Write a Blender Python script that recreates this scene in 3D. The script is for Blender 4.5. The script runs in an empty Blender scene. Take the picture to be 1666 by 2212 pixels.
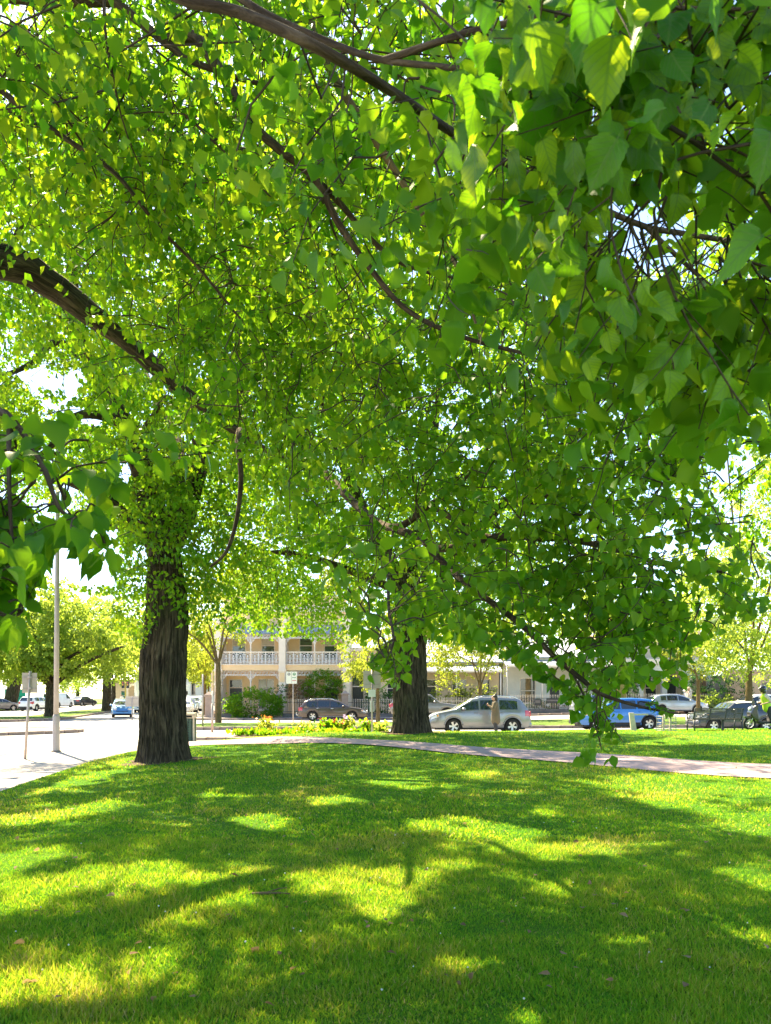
import bpy, bmesh, math, random
import numpy as np
from mathutils import Vector, Matrix, noise as mnoise

random.seed(7)
RNG = np.random.default_rng(11)
SC = bpy.context.scene
COL = SC.collection
PI = math.pi

# ------------------------------------------------------------------ camera
F, CX, HY, CZ = 1662.0, 833.0, 1508.0, 1.6      # focal length, centre and horizon measured in the photograph
cam_d = bpy.data.cameras.new("camera"); cam = bpy.data.objects.new("camera", cam_d); COL.objects.link(cam)
cam.location = (0, 0, CZ); cam.rotation_euler = (PI / 2, 0, 0)
cam_d.sensor_width = 36; cam_d.lens = 36 * F / 2212.0
cam_d.shift_y = (HY - 1106) / 2212.0
cam_d.clip_start = 0.05; cam_d.clip_end = 3000
cam_d.dof.use_dof = True; cam_d.dof.focus_distance = 14.0; cam_d.dof.aperture_fstop = 7.0
SC.camera = cam

# ------------------------------------------------------------------ light
SUN_EL = math.radians(52); SUN_AZ = math.radians(32)     # azimuth: forward, turned to the left
SUNV = Vector((-math.sin(SUN_AZ) * math.cos(SUN_EL), math.cos(SUN_AZ) * math.cos(SUN_EL), math.sin(SUN_EL)))
w = bpy.data.worlds.new("World"); SC.world = w; w.use_nodes = True
nt = w.node_tree; nt.nodes.clear()
sky = nt.nodes.new("ShaderNodeTexSky"); sky.sky_type = 'NISHITA'; sky.sun_disc = False
sky.sun_elevation = SUN_EL; sky.sun_rotation = -SUN_AZ
sky.air_density = 1.0; sky.dust_density = 0.6; sky.ozone_density = 2.0
bg = nt.nodes.new("ShaderNodeBackground"); bg.inputs[1].default_value = 0.09
wo = nt.nodes.new("ShaderNodeOutputWorld")
nt.links.new(sky.outputs[0], bg.inputs[0]); nt.links.new(bg.outputs[0], wo.inputs[0])
sun_d = bpy.data.lights.new("sun", 'SUN'); sun_d.energy = 5.0; sun_d.angle = math.radians(0.53); sun_d.color = (1.0, 0.85, 0.54)
sun = bpy.data.objects.new("sun", sun_d); COL.objects.link(sun)
sun.rotation_euler = SUNV.to_track_quat('Z', 'Y').to_euler(); sun.location = (-20, 30, 40)
SC.view_settings.view_transform = 'Standard'; SC.view_settings.look = 'None'
SC.view_settings.gamma = 1.0; SC.view_settings.exposure = 2.4
SC.view_settings.use_curve_mapping = False
cy = SC.cycles
cy.max_bounces = 10; cy.diffuse_bounces = 7; cy.glossy_bounces = 2; cy.transmission_bounces = 7; cy.transparent_max_bounces = 4
cy.use_denoising = True; cy.sample_clamp_indirect = 6.0
cy.caustics_reflective = False; cy.caustics_refractive = False

# ------------------------------------------------------------------ materials
def new_mat(name):
    m = bpy.data.materials.new(name); m.use_nodes = True
    b = m.node_tree.nodes["Principled BSDF"]
    return m, m.node_tree, b
def N(t, ty, **kw):
    n = t.nodes.new(ty)
    for k, v in kw.items(): setattr(n, k, v)
    return n
def ramp(t, fac, stops):
    r = N(t, "ShaderNodeValToRGB"); e = r.color_ramp.elements
    while len(e) < len(stops): e.new(0.5)
    for i, (p, c) in enumerate(stops):
        e[i].position = p; e[i].color = (c[0], c[1], c[2], 1)
    t.links.new(fac, r.inputs[0]); return r
def noise_n(t, scale, detail=4, rough=0.6, vec=None, dist=0.0):
    n = N(t, "ShaderNodeTexNoise"); n.inputs["Scale"].default_value = scale
    n.inputs["Detail"].default_value = detail; n.inputs["Roughness"].default_value = rough
    n.inputs["Distortion"].default_value = dist
    if vec is not None: t.links.new(vec, n.inputs["Vector"])
    return n
def coords(t, kind="Object", scale=None):
    c = N(t, "ShaderNodeTexCoord")
    if scale is None: return c.outputs[kind]
    m = N(t, "ShaderNodeMapping"); m.inputs["Scale"].default_value = scale
    t.links.new(c.outputs[kind], m.inputs[0]); return m.outputs[0]
def bump(t, b, h, strength=0.3, dist=0.02):
    n = N(t, "ShaderNodeBump"); n.inputs["Strength"].default_value = strength; n.inputs["Distance"].default_value = dist
    t.links.new(h, n.inputs["Height"]); t.links.new(n.outputs[0], b.inputs["Normal"])

def mat_plain(name, c, rough=0.6, metal=0.0, var=0.12, scale=6.0, bmp=0.0, coat=0.0, spec=0.5):
    m, t, b = new_mat(name)
    v = coords(t)
    n = noise_n(t, scale, 5, 0.65, v)
    lo = [x * (1 - var) for x in c]; hi = [min(1, x * (1 + var)) for x in c]
    r = ramp(t, n.outputs[0], [(0.3, lo), (0.7, hi)])
    t.links.new(r.outputs[0], b.inputs["Base Color"])
    b.inputs["Roughness"].default_value = rough; b.inputs["Metallic"].default_value = metal
    b.inputs["Specular IOR Level"].default_value = spec
    if coat: b.inputs["Coat Weight"].default_value = coat; b.inputs["Coat Roughness"].default_value = 0.05
    if bmp:
        n2 = noise_n(t, scale * 6, 4, 0.7, v); bump(t, b, n2.outputs[0], bmp, 0.01)
    return m

def mat_leaf(name, stops, trans, tmix=0.5, veins=False, gloss=0.45, objrand=False, spec=0.16):
    """thin leaf: diffuse and waxy front, light coming through from behind"""
    m, t, b = new_mat(name)
    out = t.nodes["Material Output"]
    at_ = N(t, "ShaderNodeAttribute", attribute_name="tint")
    f = at_.outputs["Fac"]
    if objrand:
        oi = N(t, "ShaderNodeObjectInfo"); f = oi.outputs["Random"]
    r = ramp(t, f, stops)
    tr = ramp(t, f, trans)
    col, tcol = r.outputs[0], tr.outputs[0]
    if veins:
        lv = N(t, "ShaderNodeAttribute", attribute_name="luv")
        sp = N(t, "ShaderNodeSeparateXYZ"); t.links.new(lv.outputs["Vector"], sp.inputs[0])
        ab = N(t, "ShaderNodeMath", operation='ABSOLUTE'); t.links.new(sp.outputs[1], ab.inputs[0])
        mm = N(t, "ShaderNodeMath", operation='MULTIPLY_ADD'); t.links.new(ab.outputs[0], mm.inputs[0])
        mm.inputs[1].default_value = -0.95; t.links.new(sp.outputs[0], mm.inputs[2])
        sc_ = N(t, "ShaderNodeMath", operation='MULTIPLY'); t.links.new(mm.outputs[0], sc_.inputs[0]); sc_.inputs[1].default_value = 7.0
        fr = N(t, "ShaderNodeMath", operation='FRACT'); t.links.new(sc_.outputs[0], fr.inputs[0])
        s1 = ramp(t, fr.outputs[0], [(0.0, (1, 1, 1)), (0.2, (0, 0, 0)), (0.84, (0, 0, 0)), (1.0, (1, 1, 1))])
        s2 = ramp(t, ab.outputs[0], [(0.0, (1, 1, 1)), (0.02, (1, 1, 1)), (0.035, (0, 0, 0))])
        mx = N(t, "ShaderNodeMath", operation='MAXIMUM'); t.links.new(s1.outputs[0], mx.inputs[0]); t.links.new(s2.outputs[0], mx.inputs[1])
        def vmix(c, amt, tint):
            k = N(t, "ShaderNodeMath", operation='MULTIPLY'); t.links.new(mx.outputs[0], k.inputs[0]); k.inputs[1].default_value = amt
            x = N(t, "ShaderNodeMix", data_type='RGBA'); t.links.new(k.outputs[0], x.inputs[0])
            t.links.new(c, x.inputs[6]); x.inputs[7].default_value = (*tint, 1); return x.outputs[2]
        col = vmix(col, 0.7, (0.16, 0.28, 0.05)); tcol = vmix(tcol, 0.6, (0.06, 0.17, 0.01))
        bump(t, b, mx.outputs[0], 0.25, 0.002)
    t.links.new(col, b.inputs["Base Color"])
    b.inputs["Roughness"].default_value = gloss; b.inputs["Specular IOR Level"].default_value = spec
    tl = N(t, "ShaderNodeBsdfTranslucent"); t.links.new(tcol, tl.inputs[0])
    mx2 = N(t, "ShaderNodeMixShader"); mx2.inputs[0].default_value = tmix
    t.links.new(b.outputs[0], mx2.inputs[1]); t.links.new(tl.outputs[0], mx2.inputs[2])
    t.links.new(mx2.outputs[0], out.inputs[0])
    return m

LEAF_ST = [(0.0, (0.030, 0.108, 0.008)), (0.5, (0.052, 0.150, 0.010)), (1.0, (0.095, 0.200, 0.012))]
LEAF_TR = [(0.0, (0.140, 0.420, 0.008)), (0.5, (0.310, 0.570, 0.010)), (1.0, (0.540, 0.680, 0.020))]
M = {}
M['leaf'] = mat_leaf("leaf_green", LEAF_ST, LEAF_TR, 0.52)
M['leaf_near'] = mat_leaf("leaf_green_veined", LEAF_ST, LEAF_TR, 0.5, veins=True, objrand=True, spec=0.3)
M['leaf_light'] = mat_leaf("leaf_light", [(0, (0.07, 0.15, 0.02)), (1, (0.15, 0.22, 0.04))],
                           [(0, (0.36, 0.55, 0.04)), (1, (0.62, 0.70, 0.10))], 0.55)
M['leaf_yellow'] = mat_leaf("leaf_yellow", [(0, (0.08, 0.135, 0.016)), (1, (0.16, 0.19, 0.028))],
                            [(0, (0.34, 0.48, 0.03)), (1, (0.60, 0.62, 0.07))], 0.5)
M['leaf_dark'] = mat_leaf("leaf_shrub", [(0, (0.02, 0.075, 0.018)), (1, (0.05, 0.14, 0.025))],
                          [(0, (0.06, 0.20, 0.02)), (1, (0.16, 0.34, 0.03))], 0.3)
M['leaf_brown'] = mat_leaf("leaf_brown", [(0, (0.16, 0.09, 0.05)), (1, (0.30, 0.17, 0.09))],
                           [(0, (0.30, 0.18, 0.08)), (1, (0.45, 0.3, 0.14))], 0.35)
M['grass'] = mat_leaf("grass_blade", [(0, (0.030, 0.165, 0.014)), (0.45, (0.060, 0.215, 0.016)), (0.75, (0.20, 0.25, 0.028)), (1.0, (0.40, 0.31, 0.12))],
                      [(0, (0.17, 0.46, 0.012)), (0.45, (0.42, 0.60, 0.018)), (0.75, (0.66, 0.58, 0.05)), (1.0, (0.68, 0.50, 0.18))], 0.5, gloss=0.6, spec=0.1)
for nm, c in (('flower_yellow', (0.75, 0.50, 0.03)), ('flower_orange', (0.75, 0.25, 0.03)), ('flower_red', (0.62, 0.08, 0.05)), ('flower_lilac', (0.62, 0.45, 0.66)), ('flower_white', (0.8, 0.8, 0.74))):
    M[nm] = mat_leaf(nm, [(0, [x * .8 for x in c]), (1, c)], [(0, c), (1, c)], 0.3)

def mat_bark(name, dark, light, sc=(16, 16, 2.2), strength=0.9):
    """furrows run along the stem: 'bco' holds the position round and along it"""
    m, t, b = new_mat(name)
    at_ = N(t, "ShaderNodeAttribute", attribute_name="bco"); mp = N(t, "ShaderNodeMapping"); mp.inputs["Scale"].default_value = sc
    t.links.new(at_.outputs["Vector"], mp.inputs[0])
    n = noise_n(t, 1.0, 6, 0.65, mp.outputs[0], 0.9); fine = noise_n(t, 40.0, 4, 0.7, at_.outputs["Vector"])
    r = ramp(t, n.outputs[0], [(0.36, dark), (0.5, [(a * 1.3 + c * .7) / 2 for a, c in zip(dark, light)]), (0.66, light)])
    g = noise_n(t, 1.3, 3, 0.5, at_.outputs["Vector"]); gr = ramp(t, g.outputs[0], [(0.5, (0, 0, 0)), (0.75, (0.4, 0.4, 0.4))])
    mx = N(t, "ShaderNodeMix", data_type='RGBA'); t.links.new(gr.outputs[0], mx.inputs[0]); t.links.new(r.outputs[0], mx.inputs[6]); mx.inputs[7].default_value = (0.055, 0.07, 0.025, 1)
    t.links.new(mx.outputs[2], b.inputs["Base Color"]); b.inputs["Roughness"].default_value = 0.9; b.inputs["Specular IOR Level"].default_value = 0.12
    ad = N(t, "ShaderNodeMath", operation='MULTIPLY_ADD'); t.links.new(fine.outputs[0], ad.inputs[0]); ad.inputs[1].default_value = 0.3
    t.links.new(n.outputs[0], ad.inputs[2]); bump(t, b, ad.outputs[0], strength, 0.05)
    return m
M['bark'] = mat_bark("bark_elm", (0.015, 0.012, 0.008), (0.130, 0.100, 0.060), (17, 17, 2.0), 1.0)
M['bark_limb'] = mat_bark("bark_limb", (0.040, 0.027, 0.018), (0.14, 0.098, 0.064), (30, 30, 6), 0.6)
M['bark_pale'] = mat_bark("bark_pale", (0.10, 0.07, 0.035), (0.24, 0.17, 0.085), (25, 25, 4), 0.5)
M['bark_lit'] = mat_bark("bark_sunlit", (0.22, 0.16, 0.06), (0.38, 0.28, 0.11), (25, 25, 4), 0.4)  # sunlight painted into the bark colour as a brighter yellow
M['twig'] = mat_plain("twig_brown", (0.070, 0.048, 0.032), 0.8, var=0.3, scale=8.0, spec=0.2)

def mat_ground(name, stops, scale, rough=0.95, bs=0.4, bd=0.02, fine=60.0, spec=0.2):
    m, t, b = new_mat(name)
    v = coords(t)
    n = noise_n(t, scale, 6, 0.65, v)
    f = noise_n(t, fine, 4, 0.75, v)
    mixf = N(t, "ShaderNodeMath", operation='MULTIPLY_ADD'); t.links.new(f.outputs[0], mixf.inputs[0]); mixf.inputs[1].default_value = 0.55
    sub = N(t, "ShaderNodeMath", operation='MULTIPLY_ADD'); t.links.new(n.outputs[0], sub.inputs[0]); sub.inputs[1].default_value = 0.75; sub.inputs[2].default_value = -0.15
    t.links.new(sub.outputs[0], mixf.inputs[2])
    r = ramp(t, mixf.outputs[0], stops)
    t.links.new(r.outputs[0], b.inputs["Base Color"]); b.inputs["Roughness"].default_value = rough
    b.inputs["Specular IOR Level"].default_value = spec
    bump(t, b, f.outputs[0], bs, bd)
    return m
M['lawn'] = mat_ground("lawn_grass", [(0.2, (0.040, 0.135, 0.012)), (0.5, (0.075, 0.185, 0.016)), (0.78, (0.14, 0.21, 0.025)), (0.9, (0.26, 0.23, 0.05))], 0.9, bs=0.9, bd=0.05, fine=45, spec=0.05)
M['verge'] = mat_ground("verge_grass", [(0.2, (0.06, 0.12, 0.014)), (0.5, (0.10, 0.17, 0.02)), (0.85, (0.22, 0.24, 0.05))], 0.7, bs=0.9, bd=0.05, fine=30)
M['asphalt'] = mat_ground("asphalt_pale", [(0.2, (0.24, 0.225, 0.22)), (0.6, (0.33, 0.31, 0.30)), (0.9, (0.42, 0.39, 0.38))], 0.6, 0.8, 0.25, 0.006, 90, 0.4)
M['path'] = mat_ground("path_asphalt", [(0.2, (0.23, 0.165, 0.17)), (0.6, (0.35, 0.255, 0.26)), (0.9, (0.45, 0.34, 0.345))], 1.2, 0.9, 0.35, 0.008, 110)
M['footpath'] = mat_ground("footpath_concrete", [(0.2, (0.23, 0.20, 0.19)), (0.6, (0.33, 0.29, 0.28)), (0.9, (0.42, 0.38, 0.36))], 0.8, 0.9, 0.3, 0.008, 80)
M['paver'] = mat_plain("paver_pink", (0.40, 0.29, 0.23), 0.9, var=0.2, scale=2.5, bmp=0.2)
M['kerb'] = mat_plain("kerb_stone", (0.26, 0.20, 0.17), 0.9, var=0.3, scale=2.0, bmp=0.4)
M['soil'] = mat_ground("soil", [(0.2, (0.05, 0.03, 0.02)), (0.8, (0.14, 0.09, 0.055))], 2.0, bs=0.8, bd=0.05, fine=20)

# ------------------------------------------------------------------ object helpers
def link(o, parent=None):
    COL.objects.link(o)
    if parent is not None: o.parent = parent
    return o
def tag(o, label=None, cat=None, group=None, kind=None):
    if label: o['label'] = label
    if cat: o['category'] = cat
    if group: o['group'] = group
    if kind: o['kind'] = kind
    return o
def thing(name, label, cat, loc=(0, 0, 0), rz=0.0, group=None):
    o = bpy.data.objects.new(name, None); o.location = loc; o.rotation_euler = (0, 0, rz); o.empty_display_size = 0.2
    link(o); return tag(o, label, cat, group)
def part(name, me, mat, parent=None):
    o = bpy.data.objects.new(name, me)
    if mat is not None:
        if len(me.materials): me.materials[0] = mat
        else: me.materials.append(mat)
    return link(o, parent)
def np_mesh(name, V, faces, smooth=True, attrs=None):
    """faces: list of int arrays (n,k)"""
    me = bpy.data.meshes.new(name)
    V = np.ascontiguousarray(V, dtype=np.float32)
    me.vertices.add(len(V)); me.vertices.foreach_set('co', V.ravel())
    idx = np.concatenate([f.ravel() for f in faces]).astype(np.int32)
    tot = np.concatenate([np.full(len(f), f.shape[1], np.int32) for f in faces])
    st = np.concatenate([[0], np.cumsum(tot)[:-1]]).astype(np.int32)
    me.loops.add(len(idx)); me.loops.foreach_set('vertex_index', idx)
    me.polygons.add(len(tot)); me.polygons.foreach_set('loop_start', st)
    me.update(calc_edges=True)
    me.polygons.foreach_set('use_smooth', np.full(len(tot), smooth))
    for k, a in (attrs or {}).items():
        if a.ndim == 1: me.attributes.new(k, 'FLOAT', 'POINT').data.foreach_set('value', a.astype(np.float32))
        else: me.attributes.new(k, 'FLOAT_VECTOR', 'POINT').data.foreach_set('vector', a.astype(np.float32).ravel())
    return me

class MB:
    """collects shapes into one mesh"""
    def __init__(s): s.v = []; s.f = []
    def add(s, vs, fs):
        k = len(s.v); s.v += [tuple(p) for p in vs]; s.f += [tuple(i + k for i in f) for f in fs]; return s
    def box(s, c, d, rz=0.0, taper=1.0):
        x, y, z = d[0] / 2, d[1] / 2, d[2] / 2; co, si = math.cos(rz), math.sin(rz); P = []
        for sz, t in ((-1, 1.0), (1, taper)):
            for sx, sy in ((-1, -1), (1, -1), (1, 1), (-1, 1)):
                a, b = sx * x * t, sy * y * t
                P.append((c[0] + a * co - b * si, c[1] + a * si + b * co, c[2] + sz * z))
        return s.add(P, [(3, 2, 1, 0), (4, 5, 6, 7), (0, 1, 5, 4), (1, 2, 6, 5), (2, 3, 7, 6), (3, 0, 4, 7)])
    def b(s, x0, x1, y0, y1, z0, z1):
        return s.box(((x0 + x1) / 2, (y0 + y1) / 2, (z0 + z1) / 2), (abs(x1 - x0), abs(y1 - y0), abs(z1 - z0)))
    def tube(s, pts, r, n=8, cap=True):
        V, Fq = tube_np(pts, r, n)
        k = len(s.v); s.v += [tuple(p) for p in V]; s.f += [tuple(int(i) + k for i in f) for f in Fq]
        if cap:
            m = len(V) // n; s.f.append(tuple(k + i for i in range(n))[::-1]); s.f.append(tuple(k + (m - 1) * n + i for i in range(n)))
        return s
    def disc(s, c, r, axis='y', t=0.02, n=20):
        a = {'x': (1, 0, 0), 'y': (0, 1, 0), 'z': (0, 0, 1)}[axis]; c = Vector(c); a = Vector(a)
        return s.tube([c - a * t / 2, c + a * t / 2], [r, r], n)
    def ell(s, c, r, nu=10, nv=7, e=1.0):
        P = []; Fc = []
        for j in range(nv + 1):
            ph = -PI / 2 + PI * j / nv
            for i in range(nu):
                th = 2 * PI * i / nu
                g = lambda q: math.copysign(abs(q) ** e, q)
                P.append((c[0] + r[0] * g(math.cos(ph)) * g(math.cos(th)), c[1] + r[1] * g(math.cos(ph)) * g(math.sin(th)), c[2] + r[2] * g(math.sin(ph))))
        for j in range(nv):
            for i in range(nu):
                Fc.append((j * nu + i, j * nu + (i + 1) % nu, (j + 1) * nu + (i + 1) % nu, (j + 1) * nu + i))
        return s.add(P, Fc)
    def poly(s, pts, y0, y1):
        """outline in (x,z) pushed from y0 to y1"""
        n = len(pts)
        P = [(p[0], y0, p[1]) for p in pts] + [(p[0], y1, p[1]) for p in pts]
        return s.add(P, [tuple(range(n)), tuple(range(2 * n - 1, n - 1, -1))] + [(i, i + n, (i + 1) % n + n, (i + 1) % n) for i in range(n)])
    def mesh(s, name='m', smooth=False, bevel=0.0):
        me = bpy.data.meshes.new(name); me.from_pydata(s.v, [], s.f)
        if bevel:
            bm = bmesh.new(); bm.from_mesh(me)
            bmesh.ops.remove_doubles(bm, verts=bm.verts, dist=1e-5)
            es = [e for e in bm.edges if len(e.link_faces) == 2 and e.calc_face_angle(0) > 0.6]
            bmesh.ops.bevel(bm, geom=es, offset=bevel, segments=2, affect='EDGES', profile=0.6)
            bm.to_mesh(me); bm.free()
        bm = bmesh.new(); bm.from_mesh(me); bmesh.ops.recalc_face_normals(bm, faces=bm.faces); bm.to_mesh(me); bm.free()
        me.polygons.foreach_set('use_smooth', [smooth] * len(me.polygons)); me.update(); return me
    def obj(s, name, mat, parent=None, smooth=False, bevel=0.0):
        return part(name, s.mesh(name, smooth, bevel), mat, parent)

def tube_np(pts, r, n=8):
    P = np.array([tuple(p) for p in pts], float); m = len(P)
    R = np.full(m, r, float) if np.isscalar(r) else np.array(r, float)
    T = np.gradient(P, axis=0); T /= np.linalg.norm(T, axis=1, keepdims=True) + 1e-9
    up = np.array([0, 0, 1.0]) if abs(T[0, 2]) < 0.9 else np.array([0, 1.0, 0])
    A = np.zeros((m, 3)); a = np.cross(T[0], up); a /= np.linalg.norm(a); A[0] = a
    for i in range(1, m):
        a = A[i - 1] - T[i] * np.dot(A[i - 1], T[i]); A[i] = a / (np.linalg.norm(a) + 1e-9)
    B = np.cross(T, A)
    th = np.arange(n) * 2 * PI / n
    V = P[:, None, :] + R[:, None, None] * (np.cos(th)[None, :, None] * A[:, None, :] + np.sin(th)[None, :, None] * B[:, None, :])
    i, j = np.meshgrid(np.arange(m - 1), np.arange(n), indexing='ij')
    Fq = np.stack([i * n + j, i * n + (j + 1) % n, (i + 1) * n + (j + 1) % n, (i + 1) * n + j], -1).reshape(-1, 4)
    return V.reshape(-1, 3), Fq
def smooth_path(pts, k=6):
    P = np.array([tuple(p) for p in pts], float)
    if len(P) < 3:
        return np.array([P[0] + (P[-1] - P[0]) * t for t in np.linspace(0, 1, k + 1)])
    Q = np.vstack([2 * P[0] - P[1], P, 2 * P[-1] - P[-2]]); out = []
    for i in range(1, len(Q) - 2):
        for t in np.linspace(0, 1, k, endpoint=False):
            a, b, c, d = Q[i - 1:i + 3]
            out.append(0.5 * (2 * b + (c - a) * t + (2 * a - 5 * b + 4 * c - d) * t * t + (3 * b - a - 3 * c + d) * t ** 3))
    out.append(P[-1]); return np.array(out)
def at(x, y, d):
    """a point seen at (x, y) of the photograph, d metres in front of the camera"""
    return Vector(((x - CX) / F * d, d, CZ + (HY - y) / F * d))
def ss(x, a, b):
    t = np.clip((np.asarray(x, float) - a) / (b - a), 0, 1); return t * t * (3 - 2 * t)
# ================================================================== terrain
def RZ(X, Y):
    X = np.asarray(X, float); Y = np.asarray(Y, float)
    return 0.42 * ss(X, -2, 20) * ss(Y, 42, 56) + 0.17 * ss(Y, 62, 85) + 0.25 * ss(Y, 90, 115)
def rz_(x, y): return float(RZ(x, y))
LY = [-6, 5, 9, 12, 14.6, 18, 21, 23.2, 24.6, 25.6, 26.3, 27.0, 28.2, 29.4, 31.0, 32.6]
LX = [-4.9, -5.3, -5.7, -6.05, -6.4, -6.85, -7.0, -6.7, -6.3, -5.4, -3.6, 0.0, 3.0, 6.0, 8.6, 13.0]
def lawn_left(Y): return np.interp(Y, LY, LX)
def LZ(X, Y):
    X = np.asarray(X, float); Y = np.asarray(Y, float)
    lump = 0.025 * np.sin(X * 0.9 + 1.3) * np.sin(Y * 0.7) + 0.012 * np.sin(X * 2.1 + Y * 1.7)
    return 0.13 + (0.30 * ss(Y, 8, 26) - 0.11 * ss(Y, 26, 31)) * ss(X, -7.5, -1.5) + lump * ss(X - lawn_left(Y), 0, 2)
def lz_(x, y): return float(LZ(x, y))

def grid_mesh(name, xs, ys, zf):
    X, Y = np.meshgrid(xs, ys); V = np.stack([X, Y, zf(X, Y)], -1).reshape(-1, 3)
    n = len(xs); i, j = np.meshgrid(np.arange(len(ys) - 1), np.arange(n - 1), indexing='ij')
    Fq = np.stack([i * n + j, i * n + j + 1, (i + 1) * n + j + 1, (i + 1) * n + j], -1).reshape(-1, 4)
    return np_mesh(name, V, [Fq])

ax = np.concatenate([[-900, -500, -300, -200, -140], np.linspace(-100, 100, 61), [140, 200, 300, 500, 900]])
ay = np.concatenate([[-300, -100, -40, -15], np.linspace(0, 150, 76), [180, 240, 350, 600, 1200]])
tag(part('ground', grid_mesh('ground', ax, ay, lambda X, Y: RZ(X, Y) - 0.03), M['verge']), kind='structure')

# lawn of the park, up to a low crest before the street
vs_ = np.concatenate([np.linspace(-6, 20, 66), np.linspace(20.3, 32.6, 60)]); us = np.linspace(0, 1, 90) ** 1.15
V = []
for yv in vs_:
    l = float(lawn_left(yv)); xs = l + us * (34 - l)
    V.append(np.stack([xs, np.full_like(xs, yv), LZ(xs, yv)], -1))
V = np.array(V); rows, cols = V.shape[:2]
i, j = np.meshgrid(np.arange(rows - 1), np.arange(cols - 1), indexing='ij')
Fq = np.stack([i * cols + j, i * cols + j + 1, (i + 1) * cols + j + 1, (i + 1) * cols + j], -1).reshape(-1, 4)
flat = V.reshape(-1, 3)
edge = [r * cols for r in range(rows)] + [(rows - 1) * cols + c for c in range(1, cols)]
sk = flat[edge].copy(); sk[:, 2] = -0.02
k0 = len(flat); Fs = np.array([[edge[a], edge[a + 1], k0 + a + 1, k0 + a] for a in range(len(edge) - 1)])
tag(part('lawn', np_mesh('lawn', np.vstack([flat, sk]), [Fq, Fs]), M['lawn']), kind='structure')

# asphalt path across the lawn: centre line and half width
def strip_mesh(name, near, far, zf, n=60, m=4, lift=0.006):
    A = smooth_path([(x, y, 0) for x, y in near], 12); B = smooth_path([(x, y, 0) for x, y in far], 12)
    def res(P):
        d = np.concatenate([[0], np.cumsum(np.linalg.norm(np.diff(P, axis=0), axis=1))]); t = np.linspace(0, d[-1], n)
        return np.stack([np.interp(t, d, P[:, k]) for k in range(3)], -1)
    A, B = res(A), res(B); t = np.linspace(0, 1, m)[:, None, None]
    V = A[None] * (1 - t) + B[None] * t
    V[..., 2] = zf(V[..., 0], V[..., 1]) + lift
    V = V.reshape(-1, 3); i, j = np.meshgrid(np.arange(m - 1), np.arange(n - 1), indexing='ij')
    Fq = np.stack([i * n + j, i * n + j + 1, (i + 1) * n + j + 1, (i + 1) * n + j], -1).reshape(-1, 4)
    return np_mesh(name, V, [Fq])
PN = [(-7.2, 22.6), (-5.5, 22.3), (-1.6, 20.8), (1.8, 17.6), (4.3, 15.1), (6.9, 13.3), (12, 10.8), (22, 7.5)]
PF = [(-6.4, 25.2), (-4.6, 24.6), (-0.9, 22.6), (2.1, 19.8), (5.2, 17.6), (8.0, 15.8), (13, 13.3), (23, 10)]
path_n = np.array(PN); path_f = np.array(PF)
def on_path(X, Y):
    return (Y > np.interp(X, path_n[:, 0], path_n[:, 1]) - 0.02) & (Y < np.interp(X, path_f[:, 0], path_f[:, 1]) + 0.02)
tag(part('path', strip_mesh('path', PN, PF, LZ, 140, 8, 0.02), M['path']), kind='structure')

# road sheets
tag(part('road', grid_mesh('road', np.linspace(-90, 80, 86), np.concatenate([[-40, -10], np.linspace(4, 62, 40)]), lambda X, Y: RZ(X, Y)), M['asphalt']), kind='structure')
def carriage(name, x0, wd, y0, y1, lift=0.012):
    ys = np.linspace(y0, y1, 40); X = x0 - 0.18 * (ys - 62)
    V = np.concatenate([np.stack([X + s * wd / 2, ys, RZ(X + s * wd / 2, ys) + lift], -1) for s in (-1, 1)]); n = len(ys)
    Fq = np.array([[q, q + n, q + n + 1, q + 1] for q in range(n - 1)])
    tag(part(name, np_mesh(name, V, [Fq]), M['asphalt']), kind='structure')
carriage('road_side_street', -20.5, 9.5, 60, 260)
carriage('road_far_carriageway', -33.5, 8.5, 60, 260)

def slab(name, poly, h, mat, zf=RZ, lift_in=0.0):
    """raised piece of ground with real kerb faces; outline is densified"""
    P = []
    for a, b in zip(poly, poly[1:] + poly[:1]):
        n = max(1, int(math.dist(a, b) / 3)); P += [(a[0] + (b[0] - a[0]) * q / n, a[1] + (b[1] - a[1]) * q / n) for q in range(n)]
    bm = bmesh.new()
    top = [bm.verts.new((x, y, float(zf(x, y)) + h)) for x, y in P]; bot = [bm.verts.new((x, y, float(zf(x, y)) - 0.05)) for x, y in P]
    f = bm.faces.new(top); n = len(P)
    for q in range(n): bm.faces.new((top[q], bot[q], bot[(q + 1) % n], top[(q + 1) % n]))
    bmesh.ops.triangulate(bm, faces=[f]); bmesh.ops.recalc_face_normals(bm, faces=bm.faces)
    me = bpy.data.meshes.new(name); bm.to_mesh(me); bm.free()
    return tag(part(name, me, mat), kind='structure')
_stone = {}
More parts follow.
